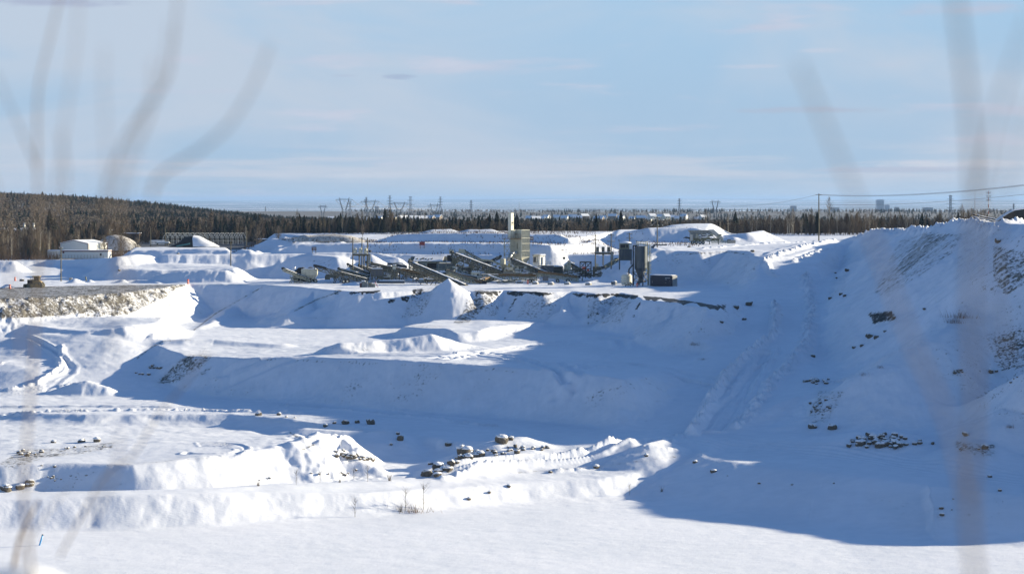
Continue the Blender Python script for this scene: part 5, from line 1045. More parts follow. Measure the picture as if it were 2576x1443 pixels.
# machine on the upper terrace
p = gz(1776, 560); t = thing('mobile_screener', p, 'big pale grey screening machine parked on the upper terrace', 'screening machine'); k = 565/F
X_ = lambda px: (px-1776)*k; Z_ = lambda py: (611.5-py)*k
mb = MB(); mb.prism([(X_(1731.5),-1.4,Z_(577)),(X_(1793),-1.4,Z_(576.5)),(X_(1793),-1.4,Z_(592)),(X_(1736),-1.4,Z_(595)),(X_(1736),-1.4,Z_(583))],(0,2.8,0)); mb.build('hopper_body', MT['grey'], t)
mb = MB(); [mb.bar((X_(x),-1.45,Z_(577)),(X_(x),-1.45,Z_(581)),.06) for x in range(1735,1792,4)]; mb.bar((X_(1731.5),-1.5,Z_(577)),(X_(1793),-1.5,Z_(576.5)),.12); mb.build('rim_ribs', MT['galv'], t)
mb = MB(); mb.prism([(X_(1781),-1.5,Z_(576)),(X_(1794),-1.5,Z_(575.5)),(X_(1818),-1.5,Z_(597)),(X_(1818),-1.5,Z_(602)),(X_(1812),-1.5,Z_(602)),(X_(1790),-1.5,Z_(583))],(0,3,0)); mb.build('discharge_chute', MT['galv'], t)
mb = MB(); mb.prism([(X_(1784),-1.4,Z_(575.9)),(X_(1795),-1.4,Z_(575.3)),(X_(1819),-1.4,Z_(596)),(X_(1817),-1.4,Z_(598)),(X_(1793),-1.4,Z_(577.6))],(0,2.8,.2)); mb.build('snow_cover', MT['snow'], t)
MB().bar((X_(1735.6),-1.2,Z_(596.5)),(X_(1790),-1.2,Z_(596.5)),.3,.4).bar((X_(1735.6),-1.2,Z_(602)),(X_(1808),-1.2,Z_(602)),.3,.35).bar((X_(1735.6),1,Z_(600)),(X_(1808),1,Z_(600)),.3,.9).build('chassis', MT['green'], t)
for x in (1742,1751,1760,1768): wheel(t, (X_(x),-1.0,.5), .5)
for x in (1738,1784,1806): MB().bar((X_(x),-1.2,Z_(600)),(X_(x),-1.2,0),.22).build('support_leg', MT['green'], t)
MB().cyl((X_(1739),-1.6,Z_(603)),(X_(1739),-1.6,Z_(587)),.4,n=14).build('tank', MT['galv'], t)
mb = MB(); rr = random.Random(2); [mb.box((X_(rr.uniform(1750,1812)),-1.55,Z_(rr.uniform(584,604))),(rr.uniform(.3,.9),.4,rr.uniform(.1,.35))) for i in range(40)]; mb.build('machinery', MT['lgreen'], t)
mb = MB(); [mb.box((X_(rr.uniform(1745,1806)),-1.5,Z_(rr.uniform(586,609))),(rr.uniform(.5,1.3),.6,.12)) for i in range(12)]; mb.build('snow_patch', MT['snow'], t)
MB().box((X_(1769),-1.6,Z_(589.5)),(.8,.3,.4)).build('engine_box', MT['slate'], t)
MB().prism([(X_(1719),-.8,Z_(596)),(X_(1727),-.8,Z_(592.5)),(X_(1736),-.8,Z_(594.5)),(X_(1736),-.8,Z_(598.5)),(X_(1727),-.8,Z_(597))],(0,1.4,0)).build('left_conveyor', MT['black'], t)
MB().bar((X_(1719),-.8,Z_(597)),(X_(1724),-.8,Z_(602)),.08).bar((X_(1724),-.8,Z_(602)),(X_(1737),-.8,Z_(602)),.08).build('hanging_frame', MT['lgreen'], t)
mb = MB(); lattice(mb, (X_(1788),-1.3,Z_(603)), (X_(1835),-1.3,Z_(603.5)), None, .55, 1.0, 12, .07); mb.bar((X_(1788),-1.3,Z_(602.5)),(X_(1835),-1.3,Z_(603)),.9,.1); mb.build('side_conveyor', MT['lgreen'], t)
MB().box((X_(1838),-1.3,Z_(605)),(2.2,1.4,.9)).build('drive_box', MT['concrete'], t); MB().box((X_(1832),-1.3,Z_(601)),(.9,1.2,.3)).build('head_drum', MT['black'], t)
for x in (1803,1814): MB().bar((X_(x),-1.6,Z_(602)),(X_(x),-1.6,Z_(584)),.1).build('mast', MT['galv'], t)
# conveyor and dark heap on top of the right hill
conveyor('hill_conveyor', W(2560,565,400), W(2453,542,405), 'upper snow-striped conveyor behind the crest of the right hill', 1.1, .7, 'green')
conveyor('hill_conveyor', W(2545,567,392), W(2444,546,397), 'lower olive conveyor behind the crest of the right hill', 1.1, 1.2, 'green')
t = thing('screen_heap', W(2562,566,398), 'black sloping screen housing with a snowy edge at the right frame edge', 'screening machine')
k = 398/F; X_ = lambda px: (px-2562)*k; Z_ = lambda py: (566-py)*k
MB().prism([(X_(2510),0,Z_(556)),(X_(2524),0,Z_(546)),(X_(2540),0,Z_(536)),(X_(2553),0,Z_(530)),(X_(2580),0,Z_(526)),(X_(2620),0,Z_(527)),(X_(2620),0,Z_(575)),(X_(2530),0,Z_(575))],(0,3,0)).build('housing', MT['black'], t)
mb = MB(); pp = [(2511,555.5),(2524,545.5),(2540,535.5),(2553,529.5),(2580,525.5),(2600,526)]
for a, b in zip(pp[:-1], pp[1:]): mb.bar((X_(a[0]),1.4,Z_(a[1])+.06),(X_(b[0]),1.4,Z_(b[1])+.06),2.6,.12)
mb.build('snow_cover', MT['snow'], t)
# left buildings
YW = 645.0
p = W(190, 650, YW); t = thing('warehouse', p, 'white gabled warehouse with dark red trim and snow on its roof', 'warehouse'); k = YW/F
X_ = lambda px: (px-190)*k; Z_ = lambda py: (650-py)*k
# gable faces left-front, long side faces the sun
gl, gr, pk = X_(148), X_(223.5), X_(186)
dx, dy = X_(257.5)-gr, 9.0
g0, g1, g2 = (gl,1.5,0), (gr,-1.0,0), ((gl+gr)/2, .25, 0)
ez, pz = Z_(612.7), Z_(604.7)
V_ = [(gl,1.5,0),(gr,-1,0),(gr,-1,ez),(g2[0],.25,pz),(gl,1.5,ez)]; V2 = [(a+dx,b+dy,c) for a,b,c in V_]
MB().add(V_+V2, [(0,1,2,3,4),(9,8,7,6,5),(1,6,7,2),(5,0,4,9),(0,5,6,1)]).build('wall', MT['siding'], t)
def slab(a, b, h): return [(a[0],a[1],a[2]+h),(b[0],b[1],b[2]+h)]
mb = MB(); 
for A, B in ((V_[2],V_[3]),(V_[4],V_[3])):
    P0, P1, P2, P3_ = Vector(A), Vector(B), Vector(B)+Vector((dx,dy,0)), Vector(A)+Vector((dx,dy,0)); mb.prism([P0+Vector((0,-.15,.05)),P1+Vector((0,-.15,.05)),P2,P3_],(0,0,.16))
mb.build('roof', MT['snow'], t)
mb = MB(); mb.bar(V_[2],V_[3],.16,.22); mb.bar(V_[4],V_[3],.16,.22); mb.bar((gr,-1.03,0),(gr,-1.03,ez),.2); mb.bar((gl,1.47,0),(gl,1.47,ez),.2); mb.bar((gr+dx,dy-1.03,0),(gr+dx,dy-1.03,ez),.2); mb.build('trim', MT['dred'], t)
MB().box((gr+.9,-.75,ez-1.5),(.3,.3,.3)).build('vent', MT['steel'], t)
t = thing('office_annex', W(222, 651.5, 632), 'long low white annex with a dark red fascia in front of the warehouse', 'annex'); k = 632/F
X_ = lambda px: (px-222)*k; Z_ = lambda py: (651.5-py)*k
MB().box((-.9,2,Z_(633)/2),(14.9,4,Z_(633)),-R(4)).build('wall', MT['siding'], t); MB().box((-.9,2,Z_(631.6)),(15.2,4.3,.35),-R(4)).build('fascia', MT['dred'], t); MB().box((-.9,2,Z_(629.8)+.02),(15.1,4.2,.18),-R(4)).build('snow_cover', MT['snow'], t)
MB().box((X_(254.5),-.72,Z_(640)),(.55,.1,.75)).build('window', MT['glass'], t); MB().box((-.9,1.97,.1),(15.0,4.05,.2),-R(4)).build('base_trim', MT['dred'], t); MB().box((X_(159),.3,Z_(635)),(.5,.2,.5)).build('lamp_box', MT['dred'], t)
t = thing('storage_shed', W(134, 650, 642), 'small snow-roofed shed at the left end of the warehouse', 'shed'); MB().box((0,1,1.2),(3.6,3,2.6)).build('wall', MT['siding'], t); crust('snow_cover', t, (0,1,2.5),(3.7,3.1), h=.3)
fe = thing('mesh_fence', W(200, 654, 626), 'wire mesh fence on thin posts in front of the low annex', 'fence'); mb = MB(); k = 626/F
xs = [(-68+i*8.0)*k for i in range(17)]
[mb.bar((x,0,-.2),(x,0,1.6),.07) for x in xs]; mb.build('post', MT['steel'], fe); mb = MB(); [mb.bar((xs[0],0,z),(xs[-1],0,z),.03) for z in (.3,.6,.9,1.2,1.55)]; mb.build('mesh', MT['steel'], fe)
t = thing('factory', W(46, 605, 900), 'long brown factory with snowy roof and two silver chimneys', 'factory'); k = 900/F
MB().box((-4,6,2.2),(26,12,4.6)).box((9,4,1.6),(12,8,3.2)).build('wall', MT['brick'], t); mb = MB(); mb.prism([(-18,0,4.5),(9,0,4.5),(7.5,6,5.4),(-17,6,5.4)],(0,0,.2)); mb.box((14,4,3.3),(12,8.2,.25)); mb.build('roof', MT['snow'], t)
for px in (57, 80.5): MB().cyl(((px-46)*k,3,4.5),((px-46)*k,3,(605-560.5)*k),.42,n=14).build('chimney', MT['galv'], t, True)
t = thing('red_trimmed_house', W(317, 606, 760), 'brown block building with a snowy roof above the brown mound', 'building'); k = 760/F
MB().box((0,3,1.3),(9.4,6,2.8)).build('wall', MT['brick'], t); MB().box((0,3,2.75),(9.9,6.4,.18)).build('trim', MT['dred'], t); MB().box((0,3,2.95),(9.8,6.3,.22)).build('roof', MT['snow'], t); MB().box((4.0,-.03,1.3),(1.3,.1,2.6)).build('panel', MT['red'], t)
t = thing('low_barn', W(666, 616, 700), 'long low dark barn with a snow strip roof right of the greenhouse frame', 'barn'); MB().box((0,3,1.0),(6.2,5,2.0)).build('wall', MT['brick'], t); crust('roof', t, (0,3,2.0),(6.5,5.3), h=.2)
t = thing('white_fence', W(397, 614.5, 654), 'short white picket fence with snow left of the greenhouse frame', 'fence'); mb = MB(); [mb.box((-2.5+.35*i,0,.6),(.2,.06,1.2)) for i in range(15)]; mb.build('picket', MT['white'], t); MB().bar((-2.6,.05,1.25),(2.6,.05,1.25),.1,.3).build('snow_cover', MT['snow'], t)
t = thing('flat_trailer', W(410, 617.5, 640), 'dark flat trailer with snow on it below the greenhouse frame', 'trailer'); MB().box((0,0,.8),(4.6,1.6,.25)).bar((-1.8,0,.7),(-1.8,0,.1),.4).bar((1.6,0,.7),(1.6,0,.1),.4).build('deck', MT['steel'], t); crust('snow_cover', t, (0,0,.92),(4.4,1.5), h=.25)
t = thing('teal_conveyor', W(461, 621, 622), 'teal steel conveyor lying in front of the black mound', 'conveyor'); mb = MB(); lattice(mb, (-2.1,0,.4), (2.0,0,1.2), None, .35, .8, 8, .09); mb.bar((-2.1,-.4,.3),(2.0,-.4,1.1),.25); mb.build('truss', MT['teal'], t)
# greenhouse frame: sixteen open gables
k = 656/F; t = thing('greenhouse_frame', W(512, 614.5, 656), 'bare white multi-gabled greenhouse frame behind the black mound', 'greenhouse'); mb = MB(); sp_ = 12.7*k; n = 15; x0 = (422-512)*k - 0
ze, zr_ = (614-598)*k, (614-586)*k
for i in range(n+1):
    x = (416.5+12.55*i-512)*k
    xa, xb = x-sp_/2, x+sp_/2
    for y in (0, 7):
        mb.bar((xa,y,ze),(x,y,zr_),.13); mb.bar((x,y,zr_),(xb,y,ze),.13)
    mb.bar((x,0,zr_),(x,7,zr_),.06)
    mb.bar((xa,0,ze),(xa,0,0),.12); mb.bar((xa+.3,0,ze-.5),(xa+.3,0,0),.07); mb.bar((xa,7,ze),(xa,7,0),.1)
xL, xR = (410-512)*k, (611-512)*k
mb.bar((xR,0,ze),(xR,0,0),.12); mb.build('gable_frame', MT['galv'], t); mb = MB()
for z in (ze, ze+.7, zr_-.05, ze*.55): mb.bar((xL,0,z),(xR,0,z),.05); mb.bar((xL,7,z),(xR,7,z),.05)
mb.build('purlin', MT['galv'], t)
def heap(name, px, py, Y, prof, label, cat, mat, dpt=5.0, snow_side=None, seed=1):
    """rounded heap from an outline: rows scaled towards its back and front"""
    p = W(px, py, Y); k = Y/F; t = thing(name, p, label, cat); rr = random.Random(seed); vs = []; fs = []; n = len(prof); rows = 9
    for j in range(rows):
        v = j/(rows-1); y = -dpt+2*dpt*v; s = math.sqrt(max(0.0, 1-(2*v-1)**2))
        for a, b in prof: vs.append(((a-px)*k*(.55+.45*s)+rr.uniform(-.1,.1), y, max(-.5,(py-b)*k*s**.8)+rr.uniform(-.12,.12)-.15))
    for j in range(rows-1):
        for i in range(n-1): fs.append((j*n+i, j*n+i+1, (j+1)*n+i+1, (j+1)*n+i))
    MB().add(vs, fs).build('heap_body', MT[mat], t, True)
    if snow_side:
        i0, i1 = snow_side; vs2 = []; fs2 = []; m_ = i1-i0+1
        for j in range(rows):
            for i in range(i0, i1+1): a = vs[j*n+i]; vs2.append((a[0]+.12, a[1], a[2]+.22))
        for j in range(rows-1):
            for i in range(m_-1): fs2.append((j*m_+i, j*m_+i+1, (j+1)*m_+i+1, (j+1)*m_+i))
        MB().add(vs2, fs2).build('snow_cover', MT['snow'], t, True)
    return t
heap('gravel_mound', 492, 620, 636, [(424,620),(440,614),(455,606),(462,597),(472,593),(486,592),(500,594),(512,600),(523,606),(535,612),(552,620)], 'black gravel mound with a snowy right flank before the greenhouse frame', 'mound', 'coal', 4, (5,10), 3)
m_mound = paint('brown_snowy_soil', (0.60,0.58,0.55), 0.9, var=.3, dirt=(0.13,0.10,0.075), dirt_amt=.9, scale=.8); MT['mound'] = m_mound
heap('soil_mound', 293, 628, 700, [(234,628),(246,612),(258,600),(270,593),(290,590),(310,592),(325,598),(338,607),(348,616),(362,628)], 'large brown soil mound half covered by snow right of the warehouse', 'mound', 'mound', 6, None, 5)
heap('rock_mound', 2554-1700, 613, 585, [(742,604),(748,597),(756,592),(764,589),(775,591),(800,589),(840,588),(868,590),(884,592),(900,597),(925,607),(935,613)], 'long mound with dark rock patches under the trees left of the stepped bank', 'mound', 'mound', 5, None, 9)
# blue stake in the foreground
p = hit(99, 1371); t = thing('survey_stake', p, 'sky blue plastic stake leaning right in the foreground snow', 'stake')
MB().cyl((-.08,0,-.3),(.36,0,1.15),.085,n=16).build('tube', MT['blue'], t, True); MB().cyl((.36,0,1.15),(.375,0,1.21),.105,n=16).build('cap', MT['black'], t)

# more of the tangle between the main conveyors
conveyor('lattice_conveyor', W(1092,697,504), W(1002,676,507), 'olive conveyor rising left behind the front conveyor', 1.0, .9, 'lgreen', snow=True, legs=((0.5,'B'),))
conveyor('lattice_conveyor', W(1216,690,509), W(1152,668,511), 'dark conveyor in the shade under the main conveyor', 1.0, 1.0, 'steel', snow=False, legs=((0.4,'B'),(0.8,'B')))
conveyor('truss_conveyor', W(1196,707,492), W(1262,690,499), 'short olive conveyor lying before the pale dryer skid', .9, .8, 'green', snow=True, panel=(0.3, 0.9, 'rust'))
conveyor('lattice_conveyor', W(1060,704,495), W(1118,688,499), 'small olive conveyor feeding right beneath the front conveyor', .8, .6, 'lgreen', snow=True, legs=((0.6,'A'),))
def clutter(px, py, Y, w_, h_, seed, label, cream=.3):
    t = thing('plant_module', W(px, py, Y), label, 'machine'); r = random.Random(seed)
    mb = MB(); [mb.bar((x,-.8,0),(x,-.8,h_),.14).bar((x,.8,0),(x,.8,h_),.14) for x in np.linspace(-w_/2,w_/2,5)]; [mb.bar((-w_/2,-.8,z),(w_/2,-.8,z),.12) for z in np.linspace(.5,h_,4)]
    for i in range(int(w_)): x = r.uniform(-w_/2,w_/2-1); z = r.uniform(0,h_-1); mb.bar((x,-.85,z),(x+r.uniform(.6,1.6),-.85,z+r.uniform(.4,1.2)),.09)
    mb.build('frame', MT['lgreen'], t)
    mb = MB(); [mb.box((r.uniform(-w_/2,w_/2),r.uniform(-.6,.3),r.uniform(.3,h_)),(r.uniform(.4,1.5),.7,r.uniform(.25,.8))) for i in range(int(w_*2.2))]; mb.build('machinery', MT['steel'], t)
    mb = MB(); [mb.box((r.uniform(-w_/2,w_/2),r.uniform(-.9,-.6),r.uniform(.6,h_)),(r.uniform(.4,1.1),.4,r.uniform(.2,.6))) for i in range(int(w_*cream*2))]; mb.build('panel', MT['cream2'], t)
    mb = MB(); mb.tube([(-w_/2,-1.0,h_*.6),(-w_/6,-1.0,h_*.75),(w_/3,-1.0,h_*.45)], .13); mb.build('pipe', MT['galv'], t)
    mb = MB(); [mb.box((r.uniform(-w_/2,w_/2),-.5,r.uniform(.6,h_+.2)),(r.uniform(.5,1.4),.9,.13)) for i in range(int(w_*1.2))]; mb.build('snow_cover', MT['snow'], t)
clutter(975, 703, 502, 5.0, 2.6, 1, 'framed machinery between the slate screen boxes'); clutter(1040, 702, 506, 7.0, 2.6, 2, 'cluttered machinery under the snowy front conveyor'); clutter(1160, 702, 511, 7.0, 3.2, 3, 'dense framed machinery below the head box tower', .5)
clutter(1215, 700, 510, 6.0, 3.0, 4, 'framed machinery left of the pale dryer skid', .5); clutter(1325, 700, 507, 6.0, 3.2, 5, 'machinery packed at the foot of the ribbed tower', .6); clutter(1440, 698, 508, 5.0, 2.4, 6, 'dark machinery under the right descending conveyor'); clutter(865, 704, 504, 5.0, 2.0, 7, 'low machinery behind the long left conveyor')
# ---------------------------------------------------------------- wires, pylons, far buildings
def wire(a, b, sag, label, r=0.03, grp=None, n=14):
    a, b = Vector(a), Vector(b); mb = MB(); prev = a
    for i in range(1, n+1):
        t_ = i/n; p = a.lerp(b, t_); p.z -= 4*sag*t_*(1-t_); mb.bar(prev-a, p-a, r*2); prev = p
    o = mb.build('power_wire', MT['wire']); o.location = a; tag(o, label, 'wire', grp); return o
wire(W(2059,489,571), W(2640,457,380), 1.2, 'upper power wire from the tallest pole to the right frame edge', .035)
wire(W(2061,490.5,571), W(2640,459.5,378), 1.2, 'second wire just below the top one, tallest pole to the right edge', .035)
wire(W(2061,514,571), W(2640,482,380), 1.0, 'low single wire crossing below the pair to the right edge', .03)
wire(W(2059,489,571), W(1840,518,760), 1.0, 'thin wire falling left from the tallest pole to the trees', .03)
wire(W(1655,552,522), W(1600,577,548), .8, 'slack wire from the crossarmed pole down to the short pole', .03)
wire(W(1651,558,522), W(1588,582,558), .9, 'second slack wire between the crossarmed pole and the short pole', .03)
def pylon_single(px, y0, Y, label, h=None, group='lattice transmission towers on the horizon'):
    k = Y/F; g = (HY-ZC*F/Y) ; base_z = 3.0 if Y < 2500 else -10.0
    p = Vector(((px-1288)*k, Y, base_z)); top = ZC-(y0-HY)*k; H = top-base_z
    t = thing('lattice_pylon', p, label, 'pylon', group); mb = MB(); w0, w1 = H*.11, H*.028; bw = .35*Y/2500
    lv = [0,.18,.34,.48,.6,.7,.79,.87,.94,1.0]
    def hw(f): return w0*(1-f/.55)+w1*(f/.55) if f < .55 else w1
    for s in ((-1,-1),(1,-1),(1,1),(-1,1)):
        for a, b in zip(lv[:-1], lv[1:]): mb.bar((s[0]*hw(a),s[1]*hw(a),H*a),(s[0]*hw(b),s[1]*hw(b),H*b),bw)
    for a, b in zip(lv[:-1], lv[1:]):
        for y in (-1,1): mb.bar((-hw(a),y*hw(a),H*a),(hw(b),y*hw(b),H*b),bw*.6); mb.bar((hw(a),y*hw(a),H*a),(-hw(b),y*hw(b),H*b),bw*.6)
    mb.build('mast', MT['pylon'], t)
    for f, l in ((.99,.055),(.86,.12),(.70,.15),(.55,.12)):
        mb = MB(); z = H*f
        for s in (-1,1): mb.bar((0,0,z+H*.012),(s*H*l,0,z),bw*.7); mb.bar((0,0,z-H*.012),(s*H*l,0,z),bw*.7); mb.bar((s*H*l,0,z),(s*H*l,0,z-H*.03),bw*.5)
        mb.build('crossarm', MT['pylon'], t)
    return t
def pylon_v(px, y0, Y, half, label):
    k = Y/F; base_z = 0.0 if Y < 2500 else -10.0; p = Vector(((px-1288)*k, Y, base_z)); H = ZC-(y0-HY)*k-base_z; t = thing('lattice_pylon', p, label, 'pylon', 'V-shaped transmission towers on the horizon'); bw = .35*Y/2500
    a = half*k; mb = MB()
    for s in (-1,1):
        for y in (-1.2,1.2):
            mb.bar((s*a*.12,y,H*.38),(s*a*.50,y*.4,H*.88),bw); mb.bar((s*a*.26,y,H*.42),(s*a*.56,y*.4,H*.88),bw)
            mb.bar((s*a*.12,y,H*.38),(s*a*.30,y*2,0),bw); mb.bar((s*a*.26,y,H*.42),(s*a*.18,y*2,0),bw*.8)
            for i in range(6):
                f0, f1 = i/6, (i+1)/6; A = Vector((s*a*(.12+.38*f0),y*(1-.6*f0),H*(.38+.5*f0))); B = Vector((s*a*(.26+.30*f1),y*(1-.6*f1),H*(.42+.46*f1))); mb.bar(A,B,bw*.6)
        mb.bar((s*a*.53,0,H*.88),(s*a*.58,0,H),bw*1.1); mb.bar((s*a*.46,0,H*.88),(s*a*.58,0,H),bw*.7)
    mb.bar((-a*.12,0,H*.38),(a*.12,0,H*.38),bw); mb.build('mast', MT['pylon'], t)
    mb = MB(); mb.bar((-a,0,H*.87),(a,0,H*.87),bw); mb.bar((-a*.55,0,H*.93),(a*.55,0,H*.93),bw*.8); mb.bar((-a,0,H*.87),(-a*.55,0,H*.93),bw*.8); mb.bar((a,0,H*.87),(a*.55,0,H*.93),bw*.8)
    for i in range(12): x0_, x1_ = -a*.55+a*1.1*i/12, -a*.55+a*1.1*(i+1)/12; mb.bar((x0_,0,H*(.87 if i%2 else .93)),(x1_,0,H*(.93 if i%2 else .87)),bw*.5)
    mb.build('crossarm', MT['pylon'], t)
    for x in (-.78,0,.78): MB().bar((a*(x-.14),0,H*.87),(a*x,0,H*.75),bw*.5).bar((a*(x+.14),0,H*.87),(a*x,0,H*.75),bw*.5).build('insulator_string', MT['pylon'], t)
    return t
for px, y0, Y, h, lab in ((866,496,2200,22,'V-shaped pylon farthest left of the row above the trees'),(931,501.5,2300,24,'V-shaped pylon overlapping a single mast, second from the left'),(1005,507,2400,24,'V-shaped pylon between two single lattice masts'),(1092,511,2600,16,'low V-shaped pylon left of the fifth lattice mast'),(812,515,2900,12,'faint V-shaped pylon at the far left of the row'),(1799,503,2300,14,'twin-peaked pylon above the screening machine')):
    pylon_v(px, y0, Y, h, lab)
for px, y0, Y, lab in ((880.5,505.8,3000,'lattice mast behind the leftmost V-shaped pylon'),(921.5,496,2400,'lattice mast rising left of the second V-shaped pylon'),(980.6,492,2400,'tallest lattice mast in the middle of the row'),(1032.5,494.4,2500,'lattice mast right of the third V-shaped pylon'),(1107.8,495,2300,'large lattice mast right of the low V-shaped pylon'),(1185,504,2200,'lattice mast standing over the trees left of the ribbed tower'),(1709,499.5,2200,'lattice mast above the woods right of the village'),(2391,491,2500,'lattice mast left of the red and white radio tower'),(2550+92-92,512,4000,'tiny lattice mast near the right frame edge'),(668,520,4200,'tiny lattice mast at the end of the wooded hill')):
    pylon_single(px, y0, Y, lab)
pl = [(866-22,499.5,2200),(931-24,504.5,2300),(1005-24,510,2400),(1092-16,513,2600)]
for i, (a, b) in enumerate(zip(pl[:-1], pl[1:])):
    for j, o_ in enumerate((0, 1.0, 2.0)):
        hw = (22,24,24,16); pa = W(a[0]+hw[i]*o_, a[1]+4, a[2]); pb = W(b[0]+hw[i+1]*o_, b[1]+4, b[2])
        wire(pa, pb, 7, 'hanging line between V-shaped pylons above the trees', .10, 'lines strung between the V-shaped pylons')
t = thing('radio_tower', Vector(((2486.5-1288)/F*1800, 1800, 4)), 'red and white radio tower with antenna racks at the right', 'radio tower'); k = 1800/F; H = ZC-(480-HY)*k-4
for i in range(8): MB().cyl((0,0,H*i/8),(0,0,H*(i+1)/8),.5-.03*i,.5-.03*(i+1),n=6).build('mast_section', MT['red' if i % 2 else 'white'], t)
for f in (.93,.80,.66,.30):
    mb = MB(); z = H*f; mb.bar((-1.8,0,z),(1.8,0,z),.22); [mb.bar((x,0,z-.9),(x,0,z+.9),.28) for x in (-1.8,-.9,.9,1.8)]; mb.build('antenna_rack', MT['galv'], t)
t = thing('radio_mast', Vector(((2452.5-1288)/F*1900, 1900, 4)), 'very thin mast left of the red and white radio tower', 'mast'); MB().cyl((0,0,0),(0,0,ZC-4+21*1900/F),.28,.12,n=6).build('mast', MT['pylon'], t)
t = thing('radio_mast', Vector(((1306-1288)/F*3000, 3000, -8)), 'faint thin mast just right of the chimney top', 'mast'); MB().cyl((0,0,0),(0,0,ZC+8-8*.6),.35,.15,n=6).build('mast', MT['pylon'], t)
def far_block(px0, px1, y0, Y, label, cat='office tower', floors=18, cap=False, mat='tower'):
    k = Y/F; x0, x1 = (px0-1288)*k, (px1-1288)*k; zb = -80.0; zt = ZC-(y0-HY)*k; t = thing('office_tower', ((x0+x1)/2, Y, zb), label, cat); w_ = x1-x0; H = zt-zb
    MB().box((0,0,H/2),(w_,w_*.8,H)).build('wall', MT[mat], t)
    mb = MB(); [mb.box((0,-w_*.4-.3,H*(.15+.8*i/floors)),(w_*.86,.6,H*.012)) for i in range(floors)]; mb.build('window_band', MT['glass'], t)
    mb = MB(); mb.box((w_*.06,0,H+H*.012),(w_*.86,w_*.7,H*.03)); mb.build('roof', MT['white'], t); return t
far_block(2204,2222.5,503,9000,'tall pale blue office tower on the skyline at the right')
far_block(2225,2237,516,9000,'lower grey block right beside the tall office tower', floors=8)
far_block(2250,2261,521,9200,'small dark block, second right of the tall office tower', floors=5, mat='slate')
far_block(1988,2003,518,9500,'dark block on the skyline right of the crossarmed pole', floors=6, mat='slate')
far_block(2090,2110,522,9800,'flat grey block on the skyline just right of the tallest pole', floors=4, mat='slate')
far_block(2322,2345,522,9000,'wide grey block left of the lattice mast at the right', floors=4, mat='slate')
far_block(943,953,519,9000,'small dark block under the left V-shaped pylons', floors=4, mat='slate')
# village houses
def make_house(kind):
    t = thing('village_house', (0,0,0), 'x', 'house'); w_, d_, h_ = ((9,8,4.5),(12,8,5.5),(8,8,3.6))[kind]; mt = (MT['siding'],MT['brick'],MT['cream2'])[kind]
    V = [(-w_/2,-d_/2,0),(w_/2,-d_/2,0),(w_/2,-d_/2,h_),(-w_/2,-d_/2,h_),(-w_/2,d_/2,0),(w_/2,d_/2,0),(w_/2,d_/2,h_),(-w_/2,d_/2,h_),(-w_/2,0,h_+3),(w_/2,0,h_+3)]
    MB().add(V, [(0,1,2,3),(5,4,7,6),(1,5,6,9,2),(4,0,3,8,7)]).build('wall', mt, t)
    mb = MB(); mb.prism([(-w_/2-.5,-d_/2-.5,h_-.2),(w_/2+.5,-d_/2-.5,h_-.2),(w_/2+.5,0,h_+3.1),(-w_/2-.5,0,h_+3.1)],(0,0,.35)); mb.prism([(-w_/2-.5,d_/2+.5,h_-.2),(w_/2+.5,d_/2+.5,h_-.2),(w_/2+.5,0,h_+3.1),(-w_/2-.5,0,h_+3.1)],(0,0,.35)); o = mb.build('roof', MT['snow'], t)
    MB().box((w_*.25,.6,h_+3.2),(.8,.8,1.8)).build('chimney', MT['brick'], o)
    for x in (-w_*.27, w_*.22): MB().box((x,-d_/2-.03,h_*.55),(1.4,.1,1.3)).build('window', MT['glass'], t)
    return t
houses = [make_house(i) for i in range(3)]; used = [False]*3
hs_ = [(1362,551,'steep white roof'),(1374,548,'grey-white roof'),(1400,546,'low roof'),(1440,546,'broad white roof'),(1452,549,'roof with a chimney'),(1506,551,'slanted roof'),(1516,553,'brown walled'),(1541,549,'bright white gable'),(1562,553,'small roof'),(1640,538,'brown gabled'),(1662,540,'snowy long roof'),(1676,537,'high standing'),(1690,542,'pale roofed'),(1705,545,'low pale'),(1720,539,'grey gabled'),(1750,547,'small brown'),(1335,548,'half hidden'),(1348,553,'low snowy'),(1420,555,'near the spruces'),(1470,553,'between spruces'),(1590,550,'squat white'),(1612,547,'half hidden brown'),(1768,545,'lone pale'),(1632,546,'little snowy'),
       (952,545,'white gabled'),(968,544,'long white'),(990,546,'low white'),(1014,545,'big snowy'),(1040,543,'pale walled'),(1062,546,'white roofed'),(1080,545,'small white'),(1100,546,'brown walled'),(915,548,'snow roofed'),(860,546,'lone white'),(640,548,'small white'),(655,549,'low snowy'),(690,546,'pale'),(740,552,'isolated snowy'),(830,545,'lone snowy')]
rr = random.Random(8)
for px, py, desc in hs_:
    i = rr.randrange(3); Y = rr.uniform(2500, 3000) if px > 1300 else rr.uniform(2300, 2800); x = (px-1288)/F*Y; z = float(far_z([x],[Y])[0]); zt = ZC-(py-HY)*Y/F
    lab = '%s village house in the woods %s' % (desc, 'right of the chimney' if px < 1500 and px > 1300 else 'behind the hopper house' if px >= 1500 and px < 1620 else 'above the crossarmed pole' if px >= 1620 else 'under the row of pylons' if px > 820 else 'at the foot of the wooded hill')
    loc = (x, Y, max(z, zt-7.0)-.3)
    if not used[i]: h = houses[i]; h.location = loc; h.rotation_euler = (0,0,rr.uniform(-.6,.6)); used[i] = True; tag(h, lab, 'house', 'village houses among the trees')
    else: h = dup(houses[i], loc, rr.uniform(-.7,.7), lab, 'village houses among the trees')
